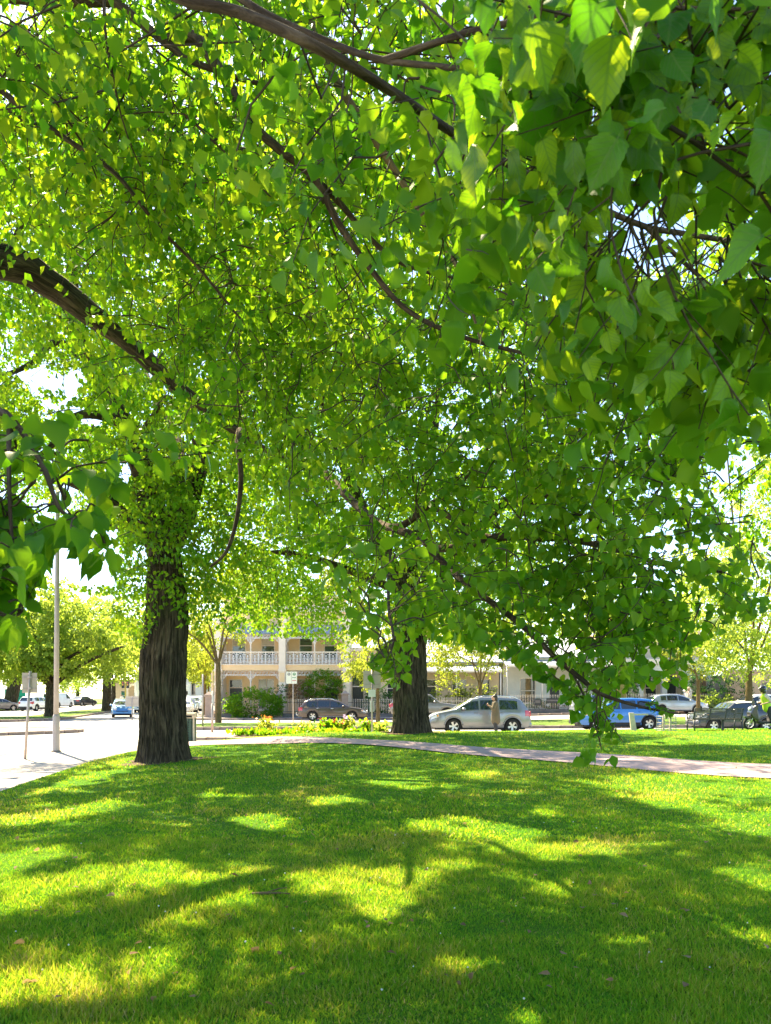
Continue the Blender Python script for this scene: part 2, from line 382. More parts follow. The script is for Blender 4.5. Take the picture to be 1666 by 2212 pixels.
def kerb(name, line, h=0.15, wd=0.3, ln=0.9, parent=None, mat='kerb'):
    """row of kerb stones with open joints"""
    root = thing(name, None, None); tag(root, kind='structure')
    P = smooth_path([(x, y, 0) for x, y in line], 8) if len(line) > 2 else np.array([(x, y, 0.) for x, y in line])
    d = np.concatenate([[0], np.cumsum(np.linalg.norm(np.diff(P, axis=0), axis=1))]); s = 0.0; q = 0
    while s < d[-1]:
        L = ln * random.uniform(0.85, 1.15); a, b = s, min(s + L, d[-1])
        pa = [np.interp(a, d, P[:, k]) for k in (0, 1)]; pb = [np.interp(b, d, P[:, k]) for k in (0, 1)]
        cx_, cy_ = (pa[0] + pb[0]) / 2, (pa[1] + pb[1]) / 2
        key = (round(L, 1), wd)
        if key not in _stone: _stone[key] = MB().box((0, 0, 0), (key[0] - 0.025, wd, 0.3)).mesh('kerb_stone', bevel=0.02)
        o = part('kerb_stone', _stone[key], M[mat], root)
        o.location = (cx_, cy_, rz_(cx_, cy_) + h - 0.15 + random.uniform(-0.008, 0.008)); o.rotation_euler = (0, 0, math.atan2(pb[1] - pa[1], pb[0] - pa[0]) + random.uniform(-0.01, 0.01))
        s += L; q += 1
    return root

KERB_L = [(-8.3, -6), (-8.7, 5), (-9.2, 12), (-9.6, 18.0), (-10.3, 20.5), (-10.2, 23.0), (-8.9, 25.6), (-6.6, 27.4), (-4.2, 27.9)]
kl = smooth_path([(x, y, 0) for x, y in KERB_L], 5)
slab('footpath', [(p[0] + 0.12, p[1]) for p in kl] + [(float(lawn_left(y)) + 0.3, y) for y in (26.0, 25.4, 24, 22, 20, 18, 15, 12, 9, 5, -6)], 0.085, M['footpath'])
kerb('kerb_near_corner', KERB_L, 0.09, 0.24, 1.1)
# paved tip of the traffic island with the flower bed
ISL = [(-8.6, 30.6), (-8.2, 29.5), (-7.0, 28.7), (-4.0, 28.6), (0.2, 29.1), (1.8, 30.4), (1.2, 32.2), (-3.0, 33.0), (-6.6, 33.0), (-8.1, 32.2)]
slab('traffic_island', ISL, 0.13, M['soil'])
kerb('kerb_traffic_island', [(-3.0, 33.2), (-6.8, 33.2), (-8.4, 32.3), (-8.9, 30.6), (-8.4, 29.3), (-7.0, 28.45), (-4.0, 28.35), (0.3, 28.9), (1.9, 30.3)], 0.16, 0.34, 0.62)
pv = thing('island_paving', None, None); tag(pv, kind='structure')
_pm = MB().box((0, 0, 0), (0.385, 0.385, 0.06)).mesh('paver', bevel=0.008)
for a in range(16):
    for b in range(10):
        x, y = -8.3 + a * 0.4, 28.85 + b * 0.4
        cx0 = x + 5.6
        if x > -5.85 or not (abs(y - 30.85) < 2.05 - max(0, -7.2 - x) * 1.25): continue
        o = part('paver', _pm, M['paver'], pv); o.location = (x, y, 0.135 + random.uniform(-0.004, 0.004))
# grass strip between the two roads, street kerbs
def nearY(x): return 39.7 + 0.12 * x
def farY(x): return 47.4 + 0.13 * x
slab('grass_strip', [(-11.2, 41.5), (-10.4, 39.3)] + [(x, nearY(x)) for x in (-8, 0, 10, 20, 32, 48)] + [(x, farY(x)) for x in (48, 32, 20, 10, 0, -8)] + [(-10.6, 45.5)], 0.13, M['verge'])
kerb('kerb_grass_strip', [(-11.3, 42), (-10.5, 39.0), (-8, nearY(-8) - 0.15), (0, nearY(0) - 0.15), (12, nearY(12) - 0.15), (26, nearY(26) - 0.15)], 0.16, 0.32, 0.75)
def footY(x): return 57.0 + 0.08 * x
slab('footpath_houses', [(-15.0, 62), (-15.0, footY(-15) + 1)] + [(x, footY(x)) for x in (-13.5, -5, 5, 15, 25, 40, 60)] + [(60, 90), (-17, 90)], 0.12, M['footpath'])
kerb('kerb_houses', [(-14.6, 58), (-13.4, footY(-13.4) - .1), (0, footY(0) - 0.1), (14, footY(14) - 0.1), (30, footY(30) - .1)], 0.15, 0.3, 0.9)
# side street pavement, wide grassy median, left island
def sx(y, x0): return x0 - 0.18 * (y - 62)
slab('footpath_side_street', [(sx(62, -15.6), 62.3), (sx(62, -12), 62.3), (sx(200, -9), 200), (sx(200, -15.6), 200)], 0.11, M['footpath'])
med = [(sx(y, -25.3), y) for y in (200, 150, 110, 90, 75, 64)] + [(-24.6, 60), (-24.0, 55.5), (-25.5, 51.0), (-30.5, 48.5), (-37, 47.6), (-46, 47.4), (-60, 47.6)] + [(-60, 55), (-42, 57)] + [(sx(y, -29.2), y) for y in (62, 75, 90, 110, 150, 200)]
slab('median', med, 0.14, M['verge'])
kerb('kerb_median', [(sx(80, -25.2), 80), (sx(64, -25.2), 64), (-24.5, 60), (-23.9, 55.4), (-25.4, 50.8), (-30.5, 48.3), (-37, 47.4), (-46, 47.2)], 0.17, 0.3, 1.2)
LI = [(-60, 41), (-30, 40.6), (-20, 38.9), (-15.6, 37.4), (-14.6, 36.3), (-14.9, 34.8), (-16.8, 32.6), (-20, 30.2), (-26, 28.2), (-60, 26)]
slab('corner_island', LI, 0.12, M['footpath'])
kerb('kerb_corner_island', [(-22, 39.4), (-16, 37.8), (-14.4, 36.3), (-14.7, 34.7), (-16.7, 32.4), (-20, 29.9), (-26, 27.9)], 0.15, 0.34, 0.8)
slab('island_grass', [(-60, 40.3), (-30, 39.9), (-22, 38.2), (-19.2, 36.4), (-19.6, 34.9), (-24, 33.6), (-60, 31)], 0.16, M['verge'])
slab('park_left', [(-60, 66), (-46, 64), (sx(75, -38.2), 75), (sx(110, -38.2), 110), (sx(200, -38.2), 200), (-160, 200), (-160, 66)], 0.14, M['verge'])
# pit lid and tar seams by the kerb of the corner
slab('pit_lid', [(-10.75, 17.3), (-9.85, 17.35), (-9.9, 18.2), (-10.85, 18.15)], 0.115, M['kerb'])

# bare earth round the two big trunks
for tx, ty, rr, nm in ((-4.97, 17.3, .95, 'soil_near_trunk'), (.85, 26.2, 1.0, 'soil_far_trunk')):
    pts = [(tx + rr * (1 + .22 * math.sin(3 * a + tx) + .12 * math.sin(7 * a)) * math.cos(a), ty + rr * (1 + .22 * math.sin(3 * a + tx) + .12 * math.sin(5 * a + 1)) * math.sin(a)) for a in np.linspace(0, 2 * PI, 36, endpoint=False)]
    V = np.array([(tx, ty, lz_(tx, ty) + .012)] + [(x, y, lz_(x, y) + .012) for x, y in pts]); Fx = np.array([(0, q + 1, (q + 1) % 36 + 1) for q in range(36)])
    tag(part(nm, np_mesh(nm, V, [Fx]), M['soil']), kind='structure')

# ================================================================== sunlit patches: openings in the crowns towards the sun
def gpt(x, y, z=0.2):
    for _ in range(5): d = F * (CZ - z) / (y - HY); z = lz_((x - CX) / F * d, d)
    return ((x - CX) / F * d, d)
LIT_V = [
 [(1210, 1684), (1400, 1672), (1700, 1660), (1760, 1850), (1666, 1815), (1590, 1790), (1500, 1758), (1420, 1748), (1350, 1735), (1330, 1712), (1290, 1698)],
 [(880, 1766), (940, 1760), (1010, 1768), (1090, 1772), (1170, 1790), (1190, 1812), (1260, 1822), (1370, 1832), (1330, 1858), (1250, 1848), (1150, 1858), (1060, 1842), (1040, 1810), (960, 1800), (890, 1800)],
 [(0, 1840), (70, 1822), (190, 1826), (150, 1852), (190, 1872), (260, 1868), (300, 1856), (390, 1856), (360, 1890), (300, 1905), (240, 1930), (140, 1930), (60, 1965), (-60, 1985), (-60, 1850)],
 [(250, 1905), (330, 1890), (420, 1888), (560, 1885), (700, 1890), (760, 1880), (820, 1862), (900, 1852), (990, 1868), (960, 1900), (900, 1922), (880, 1960), (820, 1975), (790, 2005), (760, 1960), (700, 1935), (600, 1930), (540, 1955), (450, 1965), (420, 2010), (380, 1980), (420, 1935), (300, 1925)],
 [(0, 2095), (60, 2075), (190, 2070), (230, 2050), (300, 2060), (250, 2100), (180, 2120), (190, 2165), (60, 2205), (20, 2150)],
 [(300, 2085), (345, 2040), (375, 2030), (390, 2060), (420, 2080), (400, 2105), (340, 2110)],
 [(1040, 2150), (1100, 2140), (1130, 2160), (1120, 2185), (1060, 2190)], [(1270, 2020), (1330, 1990), (1380, 2010), (1370, 2060), (1290, 2050)],
 [(1380, 1860), (1450, 1870), (1430, 1905)], [(1560, 1880), (1700, 1850), (1720, 1900), (1640, 1925)], [(1180, 2050), (1230, 2040), (1240, 2075), (1190, 2080)],
 [(0, 1765), (90, 1755), (210, 1728), (260, 1715), (240, 1745), (120, 1780), (0, 1790)], [(480, 1775), (560, 1755), (660, 1765), (640, 1790), (560, 1800)],
 [(200, 1655), (310, 1628), (320, 1648), (240, 1680), (120, 1715), (60, 1735), (90, 1700)],
 [(1666, 1612), (1340, 1612), (1420, 1600), (1480, 1588), (1666, 1576), (1800, 1570), (1800, 1612)], [(1000, 1668), (1090, 1664), (1080, 1680), (1010, 1684)], [(560, 2130), (600, 2120), (610, 2150)],
 [(980, 1946), (1040, 1936), (1030, 1975), (980, 1970)], [(760, 1690), (900, 1676), (1010, 1700), (900, 1706)], [(640, 1722), (780, 1715), (790, 1735), (680, 1740)],
 [(-40, 1668), (140, 1660), (60, 1690), (-60, 1700)],
]
LIT = [np.array([gpt(*p) for p in poly]) for poly in LIT_V]
KS = np.array([-SUNV.x / SUNV.z, -SUNV.y / SUNV.z])
def in_poly(P, poly):
    x, y = P[:, 0], P[:, 1]; r = np.zeros(len(P), bool); n = len(poly)
    for a in range(n):
        x1, y1 = poly[a]; x2, y2 = poly[(a + 1) % n]
        c = ((y1 > y) != (y2 > y)); r ^= c & (x < (x2 - x1) * (y - y1) / (y2 - y1 + 1e-12) + x1)
    return r
def vnoise(P, seed=0):
    """smooth value noise in the plane, -1..1"""
    i = np.floor(P).astype(np.int64); f = P - i; f = f * f * (3 - 2 * f)
    def h(a, b):
        n = (a * 374761393 + b * 668265263 + seed * 974634777) & 0xffffffff; n = ((n ^ (n >> 13)) * 1274126177) & 0xffffffff; return ((n ^ (n >> 16)) & 0xffff) / 32767.5 - 1
    x, y = i[:, 0], i[:, 1]; a = h(x, y) * (1 - f[:, 0]) + h(x + 1, y) * f[:, 0]; b = h(x, y + 1) * (1 - f[:, 0]) + h(x + 1, y + 1) * f[:, 0]
    return a * (1 - f[:, 1]) + b * f[:, 1]
def lit_ground(S):
    W = S + np.stack([vnoise(S * 2.0, 1), vnoise(S * 2.0, 2)], -1) * 0.20 + np.stack([vnoise(S * 5.0, 3), vnoise(S * 5.0, 4)], -1) * 0.10
    r = np.zeros(len(S), bool)
    for p in LIT: r |= in_poly(W, p)
    r &= vnoise(S * np.array([2.4, 2.0]), 5) > -0.5
    r |= (vnoise(S * np.array([1.5, 2.2]), 6) > 0.80) & (S[:, 1] > 3)
    r |= (vnoise(S * np.array([3.0, 4.0]), 8) > 0.78) & (S[:, 1] > 3)
    return r
def lit_mask(P3, jit=0.035):
    """True for points whose shadow would fall inside a sunlit patch"""
    return lit_ground(P3[:, :2] + KS[None] * (P3[:, 2:3] - 0.20) + RNG.normal(0, jit, (len(P3), 2)))
# ================================================================== leaves, sprays, trees
def leaf_template(half, fold=0.22, curl=0.18, stalk=False):
    """half outline (u, v) from base to tip; two sides folded along the midrib"""
    us = [p[0] for p in half]
    V = []; n = len(half)
    mid = [(u, 0.0) for u in us]
    for u, v in mid: V.append((u, 0, -curl * u * u))
    for s in (1, -1):
        for u, v in half[1:-1]: V.append((u, s * v, fold * v - curl * u * u))
    T = []
    for k, s in enumerate((1, -1)):
        o = n + k * (n - 2); e = lambda i: i if i in (0, n - 1) else o + i - 1
        for i in range(n - 1):
            a, b, c, d = i, i + 1, e(i + 1), e(i)
            if i == 0: q = [(a, b, c)]
            elif i == n - 2: q = [(a, b, d)]
            else: q = [(a, b, c), (a, c, d)]
            T += [t if s > 0 else t[::-1] for t in q]
    if stalk:
        o = len(V); V += [(-0.34, 0, 0.05), (0.01, 0.014, 0.0), (0.01, -0.014, 0.0)]; T.append((o, o + 1, o + 2))
    return np.array(V), np.array(T)
H_FINE = [(0, 0), (-0.05, 0.17), (0.02, 0.30), (0.10, 0.37), (0.13, 0.35), (0.22, 0.415), (0.25, 0.39), (0.34, 0.425), (0.37, 0.395), (0.47, 0.405), (0.50, 0.365), (0.60, 0.35), (0.63, 0.30), (0.73, 0.25), (0.76, 0.20), (0.86, 0.12), (0.92, 0.05), (1.06, 0)]
H_MID = [(0, 0), (0.0, 0.26), (0.22, 0.42), (0.55, 0.37), (0.82, 0.14), (1.05, 0)]
H_LOW = [(0, 0), (0.28, 0.42), (0.66, 0.30), (1.05, 0)]
T_FINE, T_MID, T_LOW = leaf_template(H_FINE, stalk=True), leaf_template(H_MID, stalk=True), leaf_template(H_LOW)
T_4 = leaf_template([(0, 0), (0.40, 0.43), (1.05, 0)])
T_FAR = (np.array([(0, 0, 0), (0.45, 0.42, 0.08), (1, 0, -0.1), (0.45, -0.42, 0.08)]), np.array([(0, 1, 2), (0, 2, 3)]))

def unit(a): return a / (np.linalg.norm(a, axis=-1, keepdims=True) + 1e-9)
def leaf_frames(ax, nr):
    ax = unit(ax); s = unit(np.cross(nr, ax)); n = np.cross(ax, s); return ax, s, n
def leaf_cloud(name, T, pos, ax, nr, sc, tint, mat, parent, kind='stuff', obname='leaves'):
    tv, tf = T; a, s, n = leaf_frames(ax, nr)
    wv = RNG.uniform(0.8, 1.12, len(pos))
    V = pos[:, None] + sc[:, None, None] * (tv[None, :, 0:1] * a[:, None] + (tv[None, :, 1:2] * wv[:, None, None]) * s[:, None] + tv[None, :, 2:3] * n[:, None])
    Fx = (np.arange(len(pos)) * len(tv))[:, None, None] + tf[None]
    me = np_mesh(name, V.reshape(-1, 3), [Fx.reshape(-1, 3)], True, {'tint': np.repeat(tint, len(tv))})
    o = part(obname, me, mat, parent); tag(o, kind=kind); return o

def make_spray(L, spacing, leaf, rng, flat=0.5, droop=0.35):
    """a leafy shoot growing along +x: stems and leaf placements"""
    stems = []; lp, la, ln, ls = [], [], [], []
    def shoot(p0, d, ln_, r0, lev):
        k = max(3, int(ln_ / 0.09)); P = [p0]; p = p0.copy(); dd = d.copy()
        for i in range(k):
            dd = unit(dd + rng.normal(0, 0.10, 3) + np.array([0, 0, -droop * 0.16])); p = p + dd * ln_ / k; P.append(p.copy())
        P = np.array(P); stems.append((P, np.linspace(r0, r0 * 0.45, len(P))))
        n = max(2, int(ln_ / spacing)); side = 1
        for i in range(n):
            t = (i + 0.6) / n
            if lev == 0 and t < 0.2: continue
            q = t * (len(P) - 1); a = int(q); b = min(a + 1, len(P) - 1); c = P[a] + (P[b] - P[a]) * (q - a)
            side = -side; lat = unit(np.cross(dd, np.array([0, 0, 1.0]))) * side
            off = unit(lat * 0.9 + dd * 0.5 + rng.normal(0, 0.3, 3)) * leaf * 0.32
            ax = unit(lat * 0.55 + dd * 0.45 + np.array([0, 0, -0.75]) + rng.normal(0, 0.38, 3))
            nr = unit(np.array([0, 0, 1.0]) * 0.7 + dd * 0.25 + rng.normal(0, 0.5, 3))
            lp.append(c + off); la.append(ax); ln.append(nr); ls.append(leaf * rng.uniform(0.68, 1.18))
        return P
    P = shoot(np.zeros(3), np.array([1.0, 0, 0.1]), L, 0.0055 * L / 0.6, 0)
    s = 1; m = max(3, int(L / 0.12))
    for i in range(1, m + 1):
        t = i / (m + 0.6); q = t * (len(P) - 1); c = P[int(q)]; s = -s
        d = unit(np.array([0.75, s * 0.85, rng.normal(0.0, 0.28) * (1 - flat) * 2]) + rng.normal(0, 0.12, 3))
        shoot(c, d, L * (0.2 + 0.42 * (1 - t)) * rng.uniform(0.8, 1.25), 0.0032 * L / 0.6, 1)
    return stems, np.array(lp), np.array(la), np.array(ln), np.array(ls)
_r = np.random.default_rng(5)
SPR = {'near': [make_spray(0.55, 0.047, 0.075, _r) for _ in range(10)],
       'mid': [make_spray(0.9, 0.085, 0.100, _r) for _ in range(6)],
       'far': [make_spray(1.5, 0.17, 0.27, _r) for _ in range(6)],
       'street': [make_spray(1.0, 0.11, 0.165, _r) for _ in range(6)],
       'crown': [make_spray(1.0, 0.078, 0.105, _r) for _ in range(6)],
       'shrub': [make_spray(0.45, 0.07, 0.12, _r, 0.1, 0.2) for _ in range(5)]}

def place_sprays(kind, pos, dirs, rng, scale=1.0):
    """-> leaf arrays and list of stem polylines"""
    out = [[], [], [], []]; stems = []
    for p, d in zip(pos, dirs):
        st, lp, la, ln, ls = SPR[kind][rng.integers(len(SPR[kind]))]
        x = unit(np.asarray(d, float)); up = np.array([0, 0, 1.0]) + rng.normal(0, 0.25, 3)
        y = unit(np.cross(up, x)); z = np.cross(x, y); Rm = np.stack([x, y, z], 1); s = scale * rng.uniform(0.8, 1.2)
        out[0].append(p + (lp * s) @ Rm.T); out[1].append(la @ Rm.T * np.array([1, 1, 1]) + np.array([0, 0, -0.25])); out[2].append(ln @ Rm.T); out[3].append(ls * s ** 0.5)
        stems.append([(p + (P * s) @ Rm.T, r) for P, r in st])
    return [np.concatenate(o) for o in out], stems

def tubes_mesh(name, tubes, n):
    Vs, Fs, k = [], [], 0
    for P, r in tubes:
        V, Fq = tube_np(P, r, n); Vs.append(V); Fs.append(Fq + k); k += len(V)
    return np_mesh(name, np.vstack(Vs), [np.vstack(Fs)])

def trunk_mesh(path, radii, rough=0.03, nu=140, flare=0.45, seed=0.0, rows=None):
    P = smooth_path(path, 14); m0 = len(P)
    d = np.concatenate([[0], np.cumsum(np.linalg.norm(np.diff(P, axis=0), axis=1))])
    rows = rows or max(20, int(d[-1] / 0.045)); t = np.linspace(0, d[-1], rows)
    dk = d[np.linspace(0, m0 - 1, len(radii)).round().astype(int)]
    P = np.stack([np.interp(t, d, P[:, k]) for k in range(3)], -1); R = np.interp(t, dk, radii)
    V, Fq = tube_np(P, R, nu); V = V.reshape(rows, nu, 3)
    for a in range(rows):
        h = t[a]; fl = flare * math.exp(-h / 0.35)
        for b in range(nu):
            th = 2 * PI * b / nu; cx_, sy_ = math.cos(th), math.sin(th); r = R[a]
            q = Vector((cx_ * r * 15, sy_ * r * 15, h * 2.0 + seed))
            wob = mnoise.noise(Vector((cx_ * 1.6, sy_ * 1.6, h * 0.35 + seed))) * 0.10 * r
            rid = 1 - abs(mnoise.noise(q)) * 2.2; rid2 = 1 - abs(mnoise.noise(q * 2.3 + Vector((3, 7, 1)))) * 2
            but = fl * r * (0.55 + 0.6 * max(0, mnoise.noise(Vector((cx_ * 2.2, sy_ * 2.2, seed + 9)))) + 0.25 * math.sin(5 * th + seed))
            disp = wob + rough * (rid + 0.4 * rid2 - 0.8) + but
            c = P[a]; v = V[a, b] - c; V[a, b] = c + v * (1 + disp / r)
    th = np.arange(nu) * 2 * PI / nu; bc = np.stack(np.broadcast_arrays(np.cos(th)[None] * R[:, None], np.sin(th)[None] * R[:, None], t[:, None] + seed), -1)
    return np_mesh('trunk', V.reshape(-1, 3), [Fq], True, {'bco': bc.reshape(-1, 3)})

class Tree:
    def __init__(s, name, label, base, group=None):
        s.base = np.array(base, float); s.root = thing(name, label, 'tree', base, 0, group); s.nodes = []; s.tubes = []; s.L = []; s.L2 = []; s.seed = RNG.integers(1 << 30); s.rng = np.random.default_rng(s.seed)
    def loc(s, V): return np.asarray(V, float) - s.base
    def trunk(s, path, radii, mat='bark', **kw):
        me = trunk_mesh([s.loc(p) for p in path], radii, **kw); part('trunk', me, M[mat], s.root); s.add_nodes(smooth_path(path, 4), radii[-1])
    def add_nodes(s, P, r): s.nodes += [tuple(p) for p in P]
    def limb(s, path, r0, r1, mat='bark_limb', n=10, k=7, name='branch', wob=0.0):
        P = smooth_path(path, k)
        if wob: P[1:-1] += s.rng.normal(0, wob, (len(P) - 2, 3))
        rr = np.linspace(r0, r1, len(P)); V, Fq = tube_np(s.loc(P), rr, n); sl = np.concatenate([[0], np.cumsum(np.linalg.norm(np.diff(P, axis=0), axis=1))])
        if n >= 10 and r0 > .1:
            C_ = np.repeat(s.loc(P), n, 0); k_ = np.array([1 + .16 * mnoise.noise(Vector(v) * 1.8) + .05 * mnoise.noise(Vector(v) * 5) for v in V]); V = C_ + (V - C_) * k_[:, None]
        th = np.arange(n) * 2 * PI / n; bc = np.stack(np.broadcast_arrays(np.cos(th)[None] * rr[:, None], np.sin(th)[None] * rr[:, None], sl[:, None] + r0 * 37), -1).reshape(-1, 3)
        part(name, np_mesh('branch', V, [Fq], True, {'bco': bc}), M[mat], s.root); s.add_nodes(P, r1)
    def sprays(s, kind, pos, scale=1.0, outward=None, droop=-0.25, connect=1.0, prune=None, maxc=3.0, dirs=None, stems_on='all', second=False, lscale=1.0):
        pos = np.asarray(pos, float); rng = s.rng
        nd = np.array(s.nodes); base = pos.copy()
        # every shoot grows from the nearest wood: a limb or a shoot placed before it
        best = np.full(len(pos), 1e9); near = np.zeros_like(pos)
        for a in range(0, len(nd), 400):
            D = np.linalg.norm(pos[:, None] - nd[None, a:a + 400], axis=2); j = D.argmin(1); m_ = D[np.arange(len(pos)), j]; u = m_ < best; best[u] = m_[u]; near[u] = nd[a:a + 400][j[u]]
        left = np.ones(len(pos), bool); key = best.copy()
        for _ in range(len(pos)):
            q = int(np.argmin(np.where(left, key, 1e9))); left[q] = False
            D = np.linalg.norm(pos - pos[q], axis=1); u = left & (D < best * 0.8) & (D > 0.12); best[u] = D[u]; near[u] = pos[q]; key[u] = D[u]
        if dirs is None:
            dirs = unit(pos - near) * 0.7 + rng.normal(0, 0.45, pos.shape) * np.array([1, 1, 0.5]) + np.array([0, 0, droop])
        lv, stems = place_sprays(kind, base, dirs, rng, scale); lv[3] = lv[3] * lscale
        keep = ~lit_mask(lv[0])
        if prune is not None: keep &= prune(lv[0])
        (s.L2 if second else s.L).append([x[keep] for x in lv])
        litp = lit_mask(pos, .02)
        for p, nn, st, lt in zip(pos, near, stems, litp):
            d = np.linalg.norm(p - nn)
            if lt: continue
            for P, r in (st if stems_on == 'all' and p[1] < 4.8 else st[:1] if stems_on == 'all' else st[:1] if stems_on == 'main' else []):
                if stems_on == 'main': P, r = P[::4], r[::4]
                if prune is None or prune(P[-1:])[0]: s.tubes.append((P, r))
            if d < maxc and rng.random() < connect and (prune is None or prune(p[None])[0]):
                mid = (p + nn) / 2 + rng.normal(0, 0.10 * d, 3) + np.array([0, 0, 0.10 * d])
                P = smooth_path([nn, mid, p], 5); r = (0.0035 + 0.003 * d) * min(1, max(.5, p[1] / 4))
                s.tubes.append((P, np.linspace(r * 1.3, 0.005 * max(scale, .6), len(P))))
    def finish(s, T, mat, twigs=True, tn=4, twig_mat='twig', tint=None, near_leaves=0, minr=0.0, split=None):
        pos, ax, nr, sc = [np.concatenate([l[k] for l in s.L]) for k in range(4)]
        pos = s.loc(pos); tn_ = s.rng.random(len(pos)) * 0.55
        cl = np.array([mnoise.noise(Vector(p) * 0.9) for p in pos[::1]]) if len(pos) < 90000 else np.sin(pos[:, 0] * 1.3) * np.sin(pos[:, 1] * 1.1 + 1) * np.sin(pos[:, 2] * 1.7)
        tnt = np.clip(0.25 + tn_ + cl * 0.35, 0, 1)
        if near_leaves:
            Wp = pos + s.base; d = Wp[:, 1]; vx = CX + Wp[:, 0] / d * F; vy = HY - (Wp[:, 2] - CZ) / d * F
            inside = (vx > -40) & (vx < 1706) & (vy > -40) & (vy < 2212) & (d > 0.5)
            order = np.argsort(np.where(inside, d, 1e9))[:near_leaves]
            mask = np.ones(len(pos), bool); mask[order] = False
            meshes = []
            for q in range(8):
                tv, tf = T_FINE; tv = tv.copy()
                tv[:, 2] += 0.20 * np.sin(tv[:, 0] * 5 + q) * np.abs(tv[:, 1]) * 2 - [0.0, .25, .1, .38, -.12, .2][q % 6] * np.maximum(tv[:, 0], 0) ** 2 + 0.12 * np.sin(tv[:, 0] * 9 + q * 2) * tv[:, 1]; tv[:, 1] *= [1, .86, 1.12, .94, 1.05, .8, 1.1, .9][q]
                me = np_mesh('leaf', tv, [tf], True, {'luv': np.stack([tv[:, 0], tv[:, 1], tv[:, 2] * 0], 1), 'tint': np.full(len(tv), 0.4)}); meshes.append(me)
            a, sd, n = leaf_frames(ax, nr)
            for q in order:
                o = part('leaf', meshes[int(q) % 8], M['leaf_near'], s.root)
                Mx = Matrix(((a[q, 0], sd[q, 0], n[q, 0], pos[q, 0]), (a[q, 1], sd[q, 1], n[q, 1], pos[q, 1]), (a[q, 2], sd[q, 2], n[q, 2], pos[q, 2]), (0, 0, 0, 1)))
                o.matrix_local = Mx @ Matrix.Diagonal((sc[q], sc[q], sc[q], 1))
            pos, ax, nr, sc, tnt = pos[mask], ax[mask], nr[mask], sc[mask], tnt[mask]
        if near_leaves:
            f2_ = (pos + s.base)[:, 1] > 6.0
            leaf_cloud('leaves', T_4, pos[f2_], ax[f2_], nr[f2_], sc[f2_], tnt[f2_], M[mat], s.root)
            pos, ax, nr, sc, tnt = pos[~f2_], ax[~f2_], nr[~f2_], sc[~f2_], tnt[~f2_]
            far_ = (pos + s.base)[:, 1] > 4.0
            leaf_cloud('leaves', T_LOW, pos[far_], ax[far_], nr[far_], sc[far_], tnt[far_], M[mat], s.root)
            pos, ax, nr, sc, tnt = pos[~far_], ax[~far_], nr[~far_], sc[~far_], tnt[~far_]
        if split:
            f2_ = (pos + s.base)[:, 1] > split; leaf_cloud('leaves', T_FAR, pos[f2_], ax[f2_], nr[f2_], sc[f2_], tnt[f2_], M[mat], s.root); pos, ax, nr, sc, tnt = pos[~f2_], ax[~f2_], nr[~f2_], sc[~f2_], tnt[~f2_]
        leaf_cloud('leaves', T, pos, ax, nr, sc, tnt, M[mat], s.root)
        if s.L2:
            p2, a2, n2, s2 = [np.concatenate([l[k] for l in s.L2]) for k in range(4)]
            leaf_cloud('leaves', T_4, s.loc(p2), a2, n2, s2, s.rng.random(len(p2)), M[mat], s.root)
        if twigs and s.tubes:
            tb = [(s.loc(P), r) for P, r in s.tubes if np.max(r) >= minr]
            o = part('twigs', tubes_mesh('twigs', tb, tn), M[twig_mat], s.root); tag(o, kind='stuff')
        return len(pos)

def in_blob(rng, c, r, n, shell=0.3, clump=None):
    """random points in an ellipsoid, denser outside; clump = (freq, threshold) leaves gaps"""
    out = []
    while len(out) < n:
        v = rng.normal(0, 1, 3); v /= np.linalg.norm(v); q = (shell ** 2 + (1 - shell ** 2) * rng.random()) ** 0.5
        p = np.array(c) + v * q * np.array(r)
        if clump and mnoise.noise(Vector(p) * clump[0]) < clump[1] and rng.random() < 0.9: continue
        out.append(p)
    return np.array(out)
def proj(P): return CX + P[:, 0] / P[:, 1] * F, HY - (P[:, 2] - CZ) / P[:, 1] * F

# ------------------------------------------------------------------ tree A: spreads over the lawn, trunk left of the picture
A = Tree('elm_tree', 'old tree whose leafy boughs sweep over the lawn from beyond the left edge', (-7.6, 6.6, lz_(-5.4, 6.6) - 0.12))
ta = [(-7.6, 6.6, 0.0), (-7.55, 6.6, 1.6), (-7.4, 6.7, 3.2), (-7.2, 6.9, 4.9)]
A.trunk(ta, [0.62, 0.55, 0.5, 0.46], rough=0.03, nu=90, seed=4.0)
fk = (-7.2, 6.9, 4.8)
def V3(*pts): return [at(*p) for p in pts]
A.limb([fk, (-6.2, 8.2, 6.6)] + V3((0, 566, 9.6), (100, 608, 10), (200, 682, 10.4), (290, 752, 10.8), (400, 850, 11.2), (553, 963, 11.6)), 0.26, 0.07, 'bark', 24, 14)
A.limb(V3((500, 925, 11.45), (600, 985, 11.6), (700, 1020, 11.0)), 0.05, 0.03)
A.limb([fk, (-5.2, 6.6, 6.2), at(0, 193, 6.4)], 0.12, 0.03)
A.limb(V3((0, 193, 6.4), (69, 249, 6.3), (149, 304, 6.2), (221, 352, 6.1), (270, 397, 6.0), (346, 494, 6.0), (425, 574, 6.1), (520, 690, 6.2)), 0.026, 0.009, n=8)
A.limb([fk, (-4.6, 6.6, 7.4), at(242, 0, 6.4)], 0.13, 0.046)
A.limb(V3((242, 0, 6.4), (287, 35, 6.3), (356, 90, 6.2), (410, 128, 6.1), (460, 150, 6.0), (560, 180, 6.0), (700, 190, 6.0)), 0.042, 0.012, n=10)
A.limb(V3((356, 90, 6.2), (418, 80, 6.1), (460, 131, 5.9), (501, 193, 5.8), (539, 262, 5.7), (600, 320, 5.6), (680, 385, 5.5), (730, 480, 5.5), (800, 580, 5.5), (880, 670, 5.5), (1000, 728, 5.4), (1150, 768, 5.3)), 0.048, 0.012)
